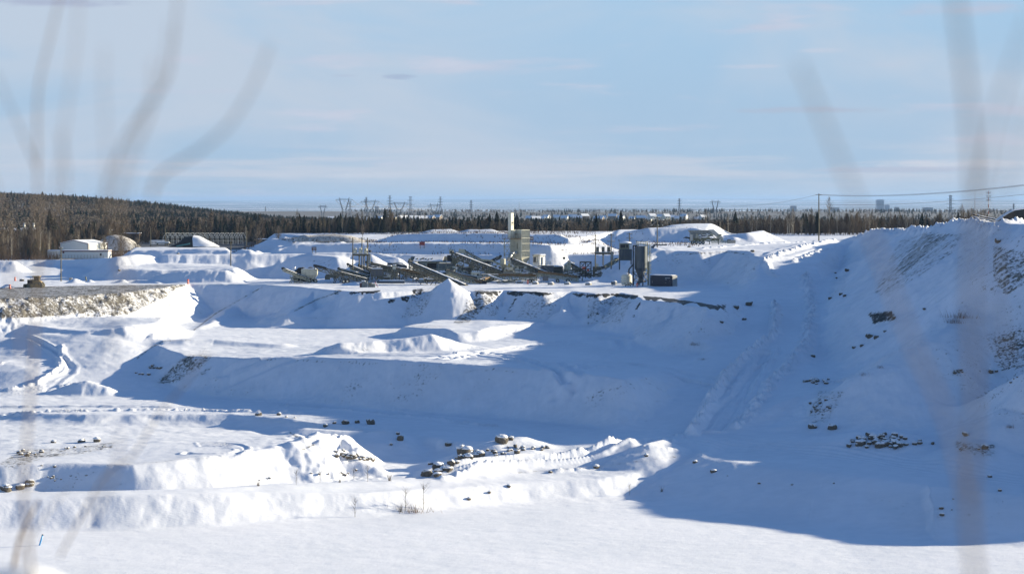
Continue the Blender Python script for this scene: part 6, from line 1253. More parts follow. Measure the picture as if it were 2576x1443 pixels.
# ---------------------------------------------------------------- vegetation
def bark(name, col):
    m, nt, b = new_mat(name); oi = N(nt, 'ShaderNodeObjectInfo'); g = N(nt, 'ShaderNodeNewGeometry')
    n1 = tnoise(nt, g.outputs['Position'], 0.35, 3, .6)
    c = mixcol(nt, M(nt, 'ADD', M(nt, 'MULTIPLY', oi.outputs['Random'], .5), M(nt, 'MULTIPLY', n1, .5)), tuple(v*.55 for v in col), tuple(min(1, v*1.5) for v in col))
    nt.links.new(c, b.inputs['Base Color']); b.inputs['Roughness'].default_value = .9; return m
mb_needle = bark('dark_needles', (0.018, 0.028, 0.014)); mb_twig = bark('brown_twigs', (0.085, 0.058, 0.034)); mb_twig2 = bark('grey_twigs', (0.125, 0.10, 0.072)); mb_birch = bark('birch_bark', (0.42, 0.39, 0.31)); mb_trunk = bark('dark_bark', (0.05, 0.042, 0.032)); mb_shrub = bark('shrub_twigs', (0.16, 0.09, 0.05)); mb_larch = bark('larch_twigs', (0.09, 0.07, 0.035))
def blades(n, fn, seed):
    """n thin triangles; fn(rng)-> base, tip, width"""
    r = np.random.default_rng(seed); V = []; Fc = []
    for i in range(n):
        a, b, w_ = fn(r); a = np.array(a); b = np.array(b); d = b-a; s = np.cross(d, r.normal(size=3)); s = s/(np.linalg.norm(s)+1e-9)*w_/2
        k = len(V); V += [a-s, a+s, b]; Fc.append((k, k+1, k+2))
    return np.array(V), np.array(Fc)
def spruce(h, wd, n, seed):
    def fn(r):
        f = r.random()**.8; z = h*(.10+.90*f); R_ = wd*(1-f)**.85*(.55+.6*r.random())+.12; a = r.random()*6.283
        c, s = math.cos(a), math.sin(a); r0 = R_*.25*r.random(); return (r0*c, r0*s, z+.15*R_), (R_*c, R_*s, z-.22*R_-r.random()*.15), .55+.5*(1-f)
    return blades(n, fn, seed)
def bare(h, wd, n, seed, low=.25, up=.8, bw=.10):
    def fn(r):
        f = low+(1-low)*r.random(); z = h*f*.93; a = r.random()*6.283; sh = math.sin(math.pi*min(1, (f-low)/(1-low)*.8+.18)); R_ = wd*sh*(.4+.7*r.random()); c, s = math.cos(a), math.sin(a)
        r0 = R_*r.random()*.5; L = R_-r0; return (r0*c, r0*s, z), (R_*c+r.normal()*.1, R_*s+r.normal()*.1, min(h, z+up*L+.25*r.random())), bw
    return blades(n, fn, seed)
def trunk_mesh(h, r, lean=0.0, limbs=0, seed=0, wd=1.0, n=5):
    mb = MB(); mb.cyl((0,0,-.6),(lean*.5,0,h*.5),r,r*.7,n=n,cap=False); mb.cyl((lean*.5,0,h*.5),(lean,0,h),r*.7,r*.12,n=n,cap=False); rr = random.Random(seed)
    for i in range(limbs):
        f = rr.uniform(.25,.85); a = rr.uniform(0,6.28); L = wd*rr.uniform(.6,1.0)*(1.1-f*.6); mb.cyl((lean*f,0,h*f),(lean*f+L*math.cos(a),L*math.sin(a),min(h*.98,h*f+L*1.2)),r*.35,r*.08,n=3,cap=False)
    return mb
PROTO = {}
def tree_proto(kind, seed):
    t = thing('tree', (0,0,0), 'x', 'tree')
    if kind == 'spruce': h = 10; V, Fc = spruce(h, 2.5, 460, seed); cm, tm = mb_needle, mb_trunk; tr = trunk_mesh(h, .16)
    elif kind == 'pine': h = 13; V, Fc = spruce(h, 3.4, 700, seed); V = V*np.array([1,1,1]); cm, tm = mb_needle, mb_trunk; tr = trunk_mesh(h, .22)
    elif kind == 'larch': h = 12; V, Fc = bare(h, 1.9, 420, seed, .2, .15, .09); cm, tm = mb_larch, mb_trunk; tr = trunk_mesh(h, .15, 0, 14, seed, 1.6)
    elif kind == 'birch': h = 11; V, Fc = bare(h, 1.5, 170, seed, .4, 1.6, .07); cm, tm = mb_twig2, mb_birch; tr = trunk_mesh(h, .12, .4, 8, seed, 1.5)
    elif kind == 'maple': h = 9; V, Fc = bare(h, 2.6, 420, seed, .15, 1.1, .08); cm, tm = mb_twig2, mb_twig2; tr = trunk_mesh(h*.9, .16, .2, 14, seed, 2.2)
    else: h = 8.5; V, Fc = bare(h, 1.7, 380, seed, .03, 1.9, .10); cm, tm = mb_twig, mb_twig; tr = trunk_mesh(h, .10, .3, 8, seed, 1.2)
    o = bpy.data.objects.new('crown', np_mesh('crown', V, Fc, cm)); link(o, t); tr.build('trunk', tm, t); return t
NAME = dict(spruce='spruce_tree', pine='pine_tree', larch='larch_tree', birch='birch_tree', maple='maple_tree', brush='alder_tree')
LAB = dict(spruce='dark green spruce in the forest belt behind the quarry', pine='big dark pine', larch='brown leafless larch in the forest belt', birch='pale-trunked leafless birch in the forest belt', maple='grey leafless broadleaf tree at the forest edge', brush='thin brown leafless tree in the thicket belt')
GRP = dict(spruce='spruces of the forest belt', pine='pines', larch='larches of the forest belt', birch='birches of the forest belt', maple='broadleaf trees at the forest edge', brush='brown thicket trees of the forest belt')
for kd in LAB: PROTO[kd] = [tree_proto(kd, 10+i) for i in range(3)]
first = {k: [True]*3 for k in PROTO}
def put(kind, x, y, z, s, label=None, group=True):
    i = rr.randrange(3); p = PROTO[kind][i]; sc = (s*rr.uniform(.9,1.15), s*rr.uniform(.9,1.15), s)
    if first[kind][i]: first[kind][i] = False; o = p; o.location = (x,y,z); o.rotation_euler = (0,0,rr.uniform(0,6.28)); o.scale = sc
    else: o = dup(p, (x,y,z), rr.uniform(0,6.28), None, None, sc)
    o.name = NAME[kind]; o['label'] = label or LAB[kind]
    if group: o['group'] = GRP[kind] if not label else group if isinstance(group, str) else GRP[kind]
    elif 'group' in o.keys(): del o['group']
    return o
rr = random.Random(21)
# front line of the forest as pictured: (column, row of the trunk foot, depth)
edge = [(-200,652,640),(0,651,640),(60,650,642),(110,650,644),(140,640,680),(240,625,720),(340,610,760),(420,607,735),(620,607,735),(700,604,735),(760,600,720),(860,596,700),(940,600,700),(990,585,690),(1100,577,720),(1280,574,760),(1420,578,760),(1470,590,720),(1540,598,700),(1590,572,810),(1760,575,800),(1800,590,720),(1965,606,690),(2140,606,680),(2200,595,690),(2330,592,690),(2600,585,700),(2800,580,700)]
ex = [e[0] for e in edge]; eY = [e[2] for e in edge]
def zone(px):
    if px < 130: return dict(brush=.45, maple=.25, birch=.15, spruce=.08, larch=.07)
    if px < 400: return dict(brush=.50, maple=.14, birch=.10, spruce=.16, larch=.10)
    if px < 1080: return dict(spruce=.42, larch=.30, brush=.18, birch=.04, maple=.06)
    if px < 1700: return dict(brush=.55, spruce=.24, birch=.08, larch=.06, maple=.07)
    return dict(brush=.66, birch=.12, larch=.12, spruce=.05, maple=.05)
cand = []
for px in np.arange(-260, 2900, 5.0):
    for row in range(11):
        p = px+rr.uniform(-4,4); Y = np.interp(p, ex, eY)+row*(13+row*1.1)+rr.uniform(-5,6); x = (p-1288)/F*Y
        if row > 5 and rr.random() < .35: continue
        zz = zone(p); r_ = rr.random(); kd = 'brush'
        for k_, v in zz.items():
            r_ -= v
            if r_ <= 0: kd = k_; break
        h = {'spruce':.85,'larch':.85,'birch':.82,'maple':.85,'brush':.95}[kd]*rr.uniform(.5,1.12)*(1+.25*math.sin(p/37.0)*math.sin(p/11.0+row))
        if row == 0 and p < 400 and rr.random() < .4: h *= .6
        if row < 3: h *= .75+.1*row
        if row == 0 and 380 < p < 640 and rr.random() < .5: continue
        if kd == 'brush' and p > 400: h *= .9
        if 1280 < p < 1720: h *= .80
        if row > 3: h *= .86
        if p < 400 and row > 2: h *= .84
        cand.append((Y, x, p, kd, h))
cand.sort(key=lambda c: c[0])
cx_ = np.array([c[1] for c in cand]); cy_ = np.array([c[0] for c in cand]); cz_ = np.where(cy_ < 715, ground_zs(cx_, np.minimum(cy_, 714)), far_z(cx_, np.maximum(cy_, 700)))
cnt = {k: 0 for k in PROTO}; rest = []
for c, z in zip(cand, cz_):
    Y, x, p, kd, h = c
    if cnt[kd] < 290 and -20 < p < 2600: put(kd, x, Y, float(z), h); cnt[kd] += 1
    else: rest.append((x, Y, float(z), kd, h))
def round_crown(seed):
    r = np.random.default_rng(seed); n = 46; d = r.normal(size=(n,3)); d /= np.linalg.norm(d, axis=1, keepdims=True); c = d*r.uniform(.45,1,(n,1))*np.array([2.3,2.3,2.9])+np.array([0,0,5.0]); V = c[:,None,:]+r.normal(size=(n,3,3))*.42
    t = np.array([[[-.12,0,-.5],[.12,0,-.5],[0,0,6.0]]]); return np.concatenate([V, t]).reshape(-1,3).astype(np.float32)
def mass(name, items, label, lod=.33, rounded=False):
    """one object holding a far mass of trees"""
    by = {'green': ([], []), 'brown': ([], []), 'grey': ([], [])}; r = np.random.default_rng(5); src = {}
    for kd in PROTO:
        src[kd] = []
        for p in PROTO[kd]:
            me = [c for c in p.children if c.name.startswith('crown')][0].data; V = np.empty(len(me.vertices)*3, np.float32); me.vertices.foreach_get('co', V); V = V.reshape(-1, 3, 3)
            m_ = int(len(V)*lod); V = V[r.permutation(len(V))[:m_]]; cen = V.mean(1, keepdims=True); V = cen+(V-cen)*(1.0/max(.3, lod)**.5)
            src[kd].append(V.reshape(-1, 3))
        if rounded and kd in ('maple', 'brush'): src[kd] = [round_crown(50+i) for i in range(3)]
    for x, y, z, kd, h in items:
        V = src[kd][rr.randrange(3)]; a = rr.uniform(0, 6.28); c, s = math.cos(a), math.sin(a); Q = np.empty_like(V); Q[:,0] = (V[:,0]*c-V[:,1]*s)*h*1.05+x; Q[:,1] = (V[:,0]*s+V[:,1]*c)*h*1.05+y; Q[:,2] = V[:,2]*h+z
        by['green' if kd in ('spruce','pine') else 'brown' if kd in ('brush','larch') else 'grey'][0].append(Q)
    Vs = []; mi = []
    for j, key in enumerate(('green','brown','grey')):
        if by[key][0]: q_ = np.concatenate(by[key][0]); Vs.append(q_); mi.append(np.full(len(q_)//3, j, np.int32))
    V = np.concatenate(Vs); me = np_mesh(name, V, np.arange(len(V)).reshape(-1, 3)); 
    for m_ in (mb_needle, mb_twig, mb_twig2): me.materials.append(m_)
    me.polygons.foreach_set('material_index', np.concatenate(mi)[:len(me.polygons)])
    o = bpy.data.objects.new(name, me); link(o); return tag(o, label, 'forest', kind='stuff')
mass('forest_belt', rest, 'deeper rows of brown and dark green trees behind the forest edge', .5)
# single trees that stand out
for px, foot, top, Y, kd, lab in ((125,610,527,800,'pine','tall dark pine left of the warehouse, alone above the thicket'),(137,612,548,810,'spruce','shorter dark tree touching the tall pine left of the warehouse'),(975,600,533,740,'larch','broad olive pine-like tree in front of the pylons'),(1250,580,531,775,'pine','large dark pine just left of the chimney'),(1300,580,537,780,'pine','dark pine behind the right side of the chimney'),(1205,580,543,780,'spruce','dark spruce pair left of the large pine'),(2086,606,489,690,'birch','very tall bare birch right of the tallest pole'),(2040-6,606,530,700,'birch','slim birch left of the tallest pole'),(1995,606,519,690,'birch','bare birch rising above the thicket left of the tallest pole'),(2420,590,508,700,'birch','tall bare birch left of the hill conveyors'),(1745,575,540,820,'maple','wide pale bare tree left of the screening machine'),(1775,585,520,830,'birch','pale bare birch above the screening machine'),(912,605,560,650,'maple','pale vase-shaped bare tree above the left transformer poles'),(648,612,560,680,'maple','bare fan-shaped tree right of the greenhouse frame'),(700,604,565,690,'maple','bare fan-shaped tree left of the rock mound'),(305,630,585,640,'maple','bare spreading bush tree in front of the brown mound'),(345,632,592,640,'maple','wide bare bush at the right foot of the brown mound'),(262,628,590,650,'maple','bare dark bush beside the warehouse corner'),(2250-60,595,505+30,720,'birch','bare birch with white trunk below the office tower'),(2330,592,535,720,'birch','white-trunked birch group right of the office tower'),(30,652,578,640,'birch','white-trunked birch at the left frame edge'),(100,650,570,640,'birch','white-trunked birch just left of the shed'),(1500,600,538,760,'spruce','single dark spruce above the second white mound'),(1562,600,530,800,'spruce','dark pointed spruce right of the village'),(1850,590,533,760,'spruce','dark spruce rising behind the screening machine')):
    x = (px-1288)/F*Y; z = (float(ground_zs([x],[Y])[0]) if Y < 715 else min(9.0, float(far_z([x],[Y])[0]))); zt = ZC-(top-HY)*Y/F; h0 = dict(spruce=10, pine=13, larch=12, birch=11, maple=9)[kd]
    o = put(kd, x, Y, z, 1.0, lab, 'single trees that stand above the belt'); s = (zt-z)/h0; o.scale = (s*1.05, s*1.05, s)
for kd in PROTO:
    for i in range(3):
        if first[kd][i]:
            for ch in list(PROTO[kd][i].children): bpy.data.objects.remove(ch)
            bpy.data.objects.remove(PROTO[kd][i]); PROTO[kd][i] = None
# hillside and the far woods (masses)
items = []
rh = random.Random(33)
for _ in range(15000):
    Y = rh.uniform(830, 2150); px = rh.uniform(-260, 900); x = (px-1288)/F*Y; items.append((x, Y, px))
for _ in range(9000):
    Y = rh.uniform(950, 4000); px = rh.uniform(860, 2900); x = (px-1288)/F*Y; items.append((x, Y, px))
X_a = np.array([i[0] for i in items]); Y_a = np.array([i[1] for i in items]); Z_a = far_z(X_a, Y_a); hillz = Z_a
out_ = []
cov = fbm(X_a/120, Y_a/160, 61, 3)
for (x, Y, px), z, cv_ in zip(items, Z_a, cov):
    if px > 860 and Y > 2250 and Y < 3150 and px < 1800 and rh.random() < .75: continue
    con = (cv_ > .33) if px < 900 else (cv_ > .2)
    kd = 'spruce' if (con and rh.random() < .6) or rh.random() < .07 else rh.choice(('maple','brush','maple'))
    out_.append((x, Y, float(z)-.5, kd, rh.uniform(.7,1.1)*(.68 if px < 900 else .72)))
keep = {k: PROTO[k] for k in PROTO}
PROTO = {k: [p for p in v if p] or v for k, v in PROTO.items()}
for k in PROTO:
    while len(PROTO[k]) < 3: PROTO[k].append(PROTO[k][0])
mass('forest_hillside', out_, 'bare brown and dark green woods covering the far hillside and plain', .16, True)
# shrubs, weeds and dead stems in the snow
def shrub_proto(kind, seed):
    t = thing('bare_shrub', (0,0,0), 'x', 'shrub')
    if kind == 0: fn = lambda r: (lambda a, h: ((r.normal()*.1, r.normal()*.1, 0), (h*.35*math.cos(a)*r.random()*1.6, h*.35*math.sin(a)*r.random()*1.6, h), .028))(r.random()*6.28, .6+1.4*r.random()); V, Fc = blades(46, fn, seed)
    elif kind == 1: fn = lambda r: (lambda z, a, L: ((0, 0, z), (L*math.cos(a), L*math.sin(a), z+L*1.1), .022))(.25+1.5*r.random(), r.random()*6.28, .25+.45*r.random()); V, Fc = blades(34, fn, seed)
    else: fn = lambda r: (lambda x, y, a, h: ((x, y, 0), (x+h*.5*math.cos(a), y+h*.3*math.sin(a), h), .03))(r.normal()*.9, r.normal()*.4, r.random()*6.28, .3+.7*r.random()); V, Fc = blades(120, fn, seed)
    o = bpy.data.objects.new('twigs', np_mesh('twigs', V, Fc, mb_shrub if kind == 2 else mb_twig2)); link(o, t)
    MB().cyl((0,0,-.1),(.03,0,1.9 if kind == 1 else .5),.022,.008,n=5).build('stem', mb_twig2, t); return t
SH = [shrub_proto(i, 40+i) for i in range(3)]; sused = [False]*3
def shrub(kind, px, py, s, lab, grp=None, y0=195, Y=None):
    p = hit(px, py, y0) if Y is None else gz(px, Y); p.z -= .03
    if not sused[kind]: o = SH[kind]; sused[kind] = True; o.location = p; o.scale = (s,s,s); o['label'] = lab
    else: o = dup(SH[kind], p, rr.uniform(0,6.28), lab, None, (s,s,s))
    if grp: o['group'] = grp
    elif 'group' in o.keys(): del o['group']
for kd, px, py, s, lab in ((2,1035,1288,1.5,'dense dry bush at the foot of the front bank'),(1,1020,1285,1.5,'thin sapling growing out of the dense dry bush'),(1,1065,1280,1.7,'taller thin sapling right of the dense dry bush'),(0,1008,1288,.9,'left half of the dry brush clump on the front bank'),(1,893,1300,1.3,'small bare sapling left of the dense dry bush'),(1,1583,1245,.8,'tiny twig plant at the foot of the bank, lone'),(0,1665,1238,.7,'tuft of twigs where the big shadow meets the bank'),(0,980,1208,.95,'upright bare bush in the small hollow'),(1,925,1210,1.2,'thin sapling at the right foot of the white spoil heap'),(1,890,1207,.9,'thin sapling in front of the white spoil heap'),(0,855,1212,.6,'small twig tuft before the spoil heap'),(1,805,1214,.8,'bare stem second from left before the spoil heap'),(0,650,1222,.8,'bare bush left of the spoil heap stems'),(1,745,1218,1.0,'bare stem in the middle of the spoil heap foot'),(0,1115,1200,.5,'twig tuft before the snow-capped boulders'),(2,1745,868,.9,'low reddish bush in the shaded pit floor'),(2,1770,905,.6,'smaller low bush in the shaded pit floor'),(2,2415,800,1.7,'dark brush patch high on the right hill spur'),(2,2400,812,1.4,'lower part of the dark brush on the right hill spur'),(2,2175,945,.8,'faint bush on the shaded flat left of the spur'),(2,2215,925,.6,'faint bush right of the first on the shaded flat'),(2,2540,1075,.7,'faint bush on the lower right slope')):
    shrub(kd, px, py, s, lab)
# dry weeds on the stepped banks: countless, one object
wr = np.random.default_rng(3); N_ = 4200; px_ = wr.uniform(880, 1760, N_); yy = wr.uniform(536, 600, N_); xx = (px_-1288)/F*yy; m_ = (fbm(xx/9, yy/6, 71, 3) > -.05) & ((px_ < 1500) | (wr.random(N_) < .5)); xx, yy = xx[m_], yy[m_]; zz = ground_zs(xx, yy)
V = []; n_ = len(xx)
for x, y, z in zip(xx, yy, zz):
    for _ in range(2):
        a = wr.random()*6.28; h = .25+.55*wr.random(); w2 = .05; V += [(x-w2, y, z-.05), (x+w2, y, z-.05), (x+h*.4*math.cos(a), y+h*.3*math.sin(a), z+h)]
V = np.array(V); o = bpy.data.objects.new('dry_weeds', np_mesh('dry_weeds', V, np.arange(len(V)).reshape(-1,3), mb_shrub)); tag(link(o), 'dry brown weeds poking through the snow of the stepped banks', 'weeds', kind='stuff')
# red-brown brush strip by the greenhouse frame and left thicket undergrowth
N_ = 5200; px_ = np.concatenate([wr.uniform(484, 640, 2000), wr.uniform(-60, 150, 1600), wr.uniform(225, 400, 1000), wr.uniform(985, 1500, 600)]); yy = np.concatenate([wr.uniform(596, 626, 2000), wr.uniform(632, 660, 1600), wr.uniform(646, 670, 1000), wr.uniform(640, 700, 600)]); xx = (px_-1288)/F*yy; zz = ground_zs(xx, yy); V = []
for x, y, z, p_ in zip(xx, yy, zz, px_):
    a = wr.random()*6.28; h = (.5+1.1*wr.random())*(1.0 if p_ > 480 and p_ < 990 else 1.8 if p_ < 480 else .9); w2 = .07; V += [(x-w2, y, z-.05), (x+w2, y, z-.05), (x+h*.3*math.cos(a), y+h*.3*math.sin(a), z+h)]
V = np.array(V); o = bpy.data.objects.new('brushwood', np_mesh('brushwood', V, np.arange(len(V)).reshape(-1,3), mb_shrub)); tag(link(o), 'reddish brown brushwood along the back edge of the yard', 'brushwood', kind='stuff')
# ---------------------------------------------------------------- boulders
m_rock, nt, b = new_mat('dark_rock'); g = N(nt, 'ShaderNodeNewGeometry'); tcn = N(nt, 'ShaderNodeTexCoord'); n1 = tnoise(nt, tcn.outputs['Object'], 2.2, 6, .7)
c = mixcol(nt, n1, (0.035,0.03,0.024), (0.19,0.16,0.12)); sz = N(nt, 'ShaderNodeSeparateXYZ'); nt.links.new(g.outputs['Normal'], sz.inputs[0])
f = M(nt, 'MULTIPLY', M(nt, 'SUBTRACT', M(nt, 'ADD', sz.outputs[2], M(nt, 'MULTIPLY', n1, .35)), .72), 6, True)
nt.links.new(mixcol(nt, f, c, (0.8,0.82,0.85)), b.inputs['Base Color']); b.inputs['Roughness'].default_value = .9; bump(nt, b, n1, .6, .12)
def rock_mesh(seed, sub=2):
    bm = bmesh.new(); bmesh.ops.create_icosphere(bm, subdivisions=sub, radius=1.0); r = random.Random(seed)
    planes = [Vector((r.gauss(0,1), r.gauss(0,1), r.gauss(0,1))).normalized() for _ in range(9)]; ds = [r.uniform(.62,.95) for _ in planes]
    for v in bm.verts:
        for n, d in zip(planes, ds):
            e = v.co.dot(n)-d
            if e > 0: v.co -= n*e*.9
        v.co += Vector((r.uniform(-.04,.04),)*3)
    me = bpy.data.meshes.new('stone'); bm.to_mesh(me); bm.free(); me.materials.append(m_rock)
    for p in me.polygons: p.use_smooth = False
    return me
def cap_mesh(seed):
    bm = bmesh.new(); bmesh.ops.create_icosphere(bm, subdivisions=2, radius=1.0); r = random.Random(seed)
    for v in bm.verts: v.co = Vector((v.co.x*.86, v.co.y*.86, v.co.z*.45+.5 if v.co.z > 0 else v.co.z*.15+.5)); v.co *= 1+r.uniform(-.05,.05)
    me = bpy.data.meshes.new('snow_cap'); bm.to_mesh(me); bm.free(); me.materials.append(MT['snow'])
    for p in me.polygons: p.use_smooth = True
    return me
import bmesh
RK = [rock_mesh(i) for i in range(7)]; CP = [cap_mesh(i) for i in range(4)]
rb = random.Random(77)
def boulder(px, py, r, lab, grp=None, cap=True, sq=(1,1,.85), sink=.3):
    p = hit(px, py); t = bpy.data.objects.new('boulder', None); link(t); t.location = (p.x, p.y, p.z+r*sq[2]*(1-2*sink)*.8); t.rotation_euler = (0,0,rb.uniform(0,6.28)); tag(t, lab, 'boulder', grp)
    o = bpy.data.objects.new('stone', RK[rb.randrange(7)]); link(o, t); o.scale = (r*sq[0]*rb.uniform(.75,1.25), r*sq[1]*rb.uniform(.8,1.1), r*sq[2]*rb.uniform(.9,1.25)); o.rotation_euler = (rb.uniform(-.3,.3), rb.uniform(-.3,.3), 0)
    if cap: c = bpy.data.objects.new('snow_cap', CP[rb.randrange(4)]); link(c, t); c.scale = (r*sq[0]*1.02, r*sq[1]*1.02, r*sq[2]*rb.uniform(.8,1.1))
    return t
single = [(932,1067,.85,'tallest snow-capped boulder on the shaded slope above the hollow'),(869,1066,.62,'dark wedge boulder left of the tallest snow-capped one'),(899,1064,.5,'small snowy boulder between the wedge and the tallest boulder'),(818,1073,.42,'dark flat boulder at the left of the shaded slope row'),(841,1065,.3,'little dark stone in the shaded slope row'),(702,1044,.42,'dark boulder on the low slope below the long bank'),(720,1050,.3,'small dark stone beside the boulder below the long bank'),(742,1052,.25,'small stone right of the boulders below the long bank'),(650,1045,.5,'snowy boulder at the tip of the drift below the long bank'),(1006,1107,.72,'round boulder with thick snow cap on the hollow slope'),(1001,1093,.42,'dark stone just above the round capped boulder'),(1128,1121,.45,'leaning half-capped boulder between the two rock piles'),(984,1120,.28,'small dark stone left of the leaning boulder'),(885,1150,.6,'dark boulder in the rubble at the right of the spoil heap'),
 (1262,1112,1.0,'long dark rock outcrop above the snow-capped boulder pile'),(1285,1106,.5,'small dark rock right of the long outcrop'),(2044,1077,.6,'dark boulder left of the round one on the shaded flat'),(2093,1079,.72,'round dark boulder with thin cap on the shaded flat'),(2189,850,.75,'upright dark rock with a notch below the hill ledge'),(2205,853,.55,'angled dark rock beside the upright notched one'),(2228,836,.45,'flat dark rock right of the notched pair'),(2148,876,.45,'small dark rock on the shaded toe, left one'),(2168,872,.4,'small dark rock on the shaded toe, right one'),(2045,898,.45,'paired dark stone low on the ramp side'),(2023,886,.3,'tiny dark stone above the paired one'),
 (2130,681,.55,'dark rock high beside the ramp'),(2088,753,.5,'dark rock halfway up beside the ramp'),(2115,742,.5,'reddish rock right of the halfway rock'),(2125,745,.4,'flat rock touching the reddish rock'),(2104,700,.25,'tiny stone above the halfway rocks'),(2102,687,.25,'tiny stone left of the high ramp rock'),(2325,838-60,.3,'brown stone right of the dark ledge'),(2250,800,.3,'tiny brown stone right of the dark ledge'),(2510,597+12,.7,'brown boulder near the crest of the right hill'),(1885,768,1.0,'big angular dark block at the right end of the exposed bank'),(1852,775,.6,'dark block left of the big angular one'),(1815,812,.4,'dark stone on the shaded slope below the blocks'),(1872,835-30,.4,'dark sliver stone right of the shaded slope stone'),(2593-100,937,.5,'brown stone on the speckled lower hill'),
 (1795,1188,.45,'dark stone on the snow at the edge of the big shadow'),(1748,1165,.4,'dark stone on the road bench near the shadow'),(1625,1150,.4,'flat dark stone beside the road bench track, right'),(1500,1178,.5,'brown soil lump beside the road bench'),(1385,1190,.35,'small brown lump left on the road bench'),(1180,1258,.35,'dark stone at a dimple in the front bank'),(1230,1240,.25,'small stone in the dented part of the front bank'),(1280,1225,.3,'small stone on the lip of the front bank'),
 (243,1108+4,.65,'pale brown pointed boulder on the rubble strip at left'),(135,1114,.4,'pale pointed stone left on the rubble strip'),(205,1113,.5,'snow-covered stone in the rubble strip'),(448,640,.5,'brown boulder with snow on the back terrace'),(300,682,.45,'dark flat stone at the edge of the left stockpile'),(1733,622,.5,'dark stone on the right lip of the upper terrace'),(1893,634,.6,'brown boulder at the corner of the upper terrace'),(2430,1095,.45,'tan stone right of the big boulder pile'),(2478,1128,.6,'tan flat rock behind the blurred branch'),(2490,1200,.35,'brown stone on the lower right slope'),(2515,1235,.35,'brown stone, lower right corner slope'),(2368,1280,.3,'brown stone low on the right slope'),(2370,1297,.4,'larger brown stone low on the right slope')]
for px, py, r, lab in single:
    big = py < 800; boulder(px, py, r, lab, None, cap=(rb.random() < .75 and py > 900), sq=(1.1,1,.8), sink=.2)
# boulder pile in the hollow: snow-capped
def pile(pts, n, rmin, rmax, lab, grp, cap=.9, jit=1.0, seed=1):
    rb.seed(seed)
    for i in range(n):
        j = rb.randrange(len(pts)); cx_, cy_, wx, wy = pts[j]
        boulder(rb.gauss(cx_, wx*.45), rb.gauss(cy_, wy*.4), rb.uniform(rmin, rmax)*(1.0 if rb.random() < .85 else 1.35), lab, grp, rb.random() < cap, (1.1,1,.8), rb.uniform(.05,.35))
pile([(1085,1195,40,8),(1115,1180,35,14),(1150,1165,30,14),(1180,1150,30,14),(1200,1146,40,10)], 34, .3, .62, 'snow-capped dark boulder in the rubble pile by the hollow', 'snow-capped boulders by the hollow', .85, seed=3)
pile([(1260,1140,50,9),(1310,1132,45,9),(1350,1128,30,6)], 24, .18, .38, 'small snow-covered rock in the row right of the rubble pile', 'small snowy rocks beside the road bench', .95, seed=4)
for px, py, r, lab in ((1175,1146,.95,'largest square boulder with a flat snow top in the rubble pile'),(1160,1143,.9,'tall round-capped boulder at the top of the rubble pile'),(1180,1158,.6,'bare dark boulder below the tall capped one'),(1208,1150,.7,'snowy-topped boulder right of the square one'),(1102,1182,.75,'split-faced boulder at the left of the rubble pile'),(1075,1198,.7,'round boulder at the very left end of the rubble pile')): boulder(px, py, r, lab, None, True, (1.1,1,.9), .1)
pile([(2210,1120,70,12),(2235,1105,60,12),(2190,1105,50,10),(2250,1120,45,10)], 56, .25, .6, 'snow-capped brown boulder in the pile beside the right road', 'boulders piled beside the right road', .8, seed=5)
pile([(2040,962,50,7),(2055,955,40,5)], 18, .25, .5, 'flat snowy slab in the small rock pile on the shaded flat', 'slabs of the small shaded rock pile', .7, seed=6)
pile([(2075,1020,30,22),(2060,1035,26,20)], 18, .12, .3, 'small dark stone scattered down the shaded mound', 'stones scattered on the shaded mound', .15, seed=7)
pile([(860,1140,40,10),(890,1150,35,8),(920,1158,25,6)], 24, .2, .42, 'snow-covered rock in the rubble right of the spoil heap', 'rubble right of the spoil heap', .9, seed=8)
pile([(800,1195,90,10),(860,1190,60,12),(700,1205,60,8)], 14, .1, .22, 'pale stone half buried in the face of the spoil heap', 'stones in the spoil heap face', .7, seed=9)
pile([(365,940,26,7),(395,925,24,7)], 12, .2, .5, 'snowy rock in the shaded gap left of the long bank', 'rocks in the shaded gap', .85, seed=10)
pile([(30,1215,40,12),(60,1225,25,8),(15,1232,15,6)], 9, .35, .7, 'big pale boulder at the bottom left of the spoil terrace', 'big pale boulders at the left edge', .6, seed=11)
pile([(110,1175,70,10),(160,1200,90,14)], 12, .1, .26, 'small brown stone on the shaded face at left', 'brown stones on the shaded left face', .2, seed=12)
pile([(200,1125,70,6),(80,1140,50,8)], 12, .15, .35, 'snow-dusted rubble stone on the left rubble strip', 'stones of the left rubble strip', .7, seed=13)
pile([(2540,900,40,14),(2500,935,30,10),(2560,960,30,14)], 12, .12, .3, 'brown stone scattered on the speckled right hill', 'stones on the speckled right hill', .1, seed=14)
pile([(2405,935,22,9)], 7, .15, .3, 'dark stone in the short diagonal row on the right hill', 'stones of the diagonal row', .1, seed=15)
pile([(2330,1115,60,6),(2440,1130,70,8)], 6, .15, .3, 'small brown stone along the right road edge', 'stones along the right road', .3, seed=16)
pile([(1770,1185,20,6),(1830,1195,50,6),(2000,1215,200,8),(2350,1275,120,20)], 6, .1, .2, 'tiny brown stone on the shaded lower right bank', 'tiny stones of the lower right bank', .1, seed=17)
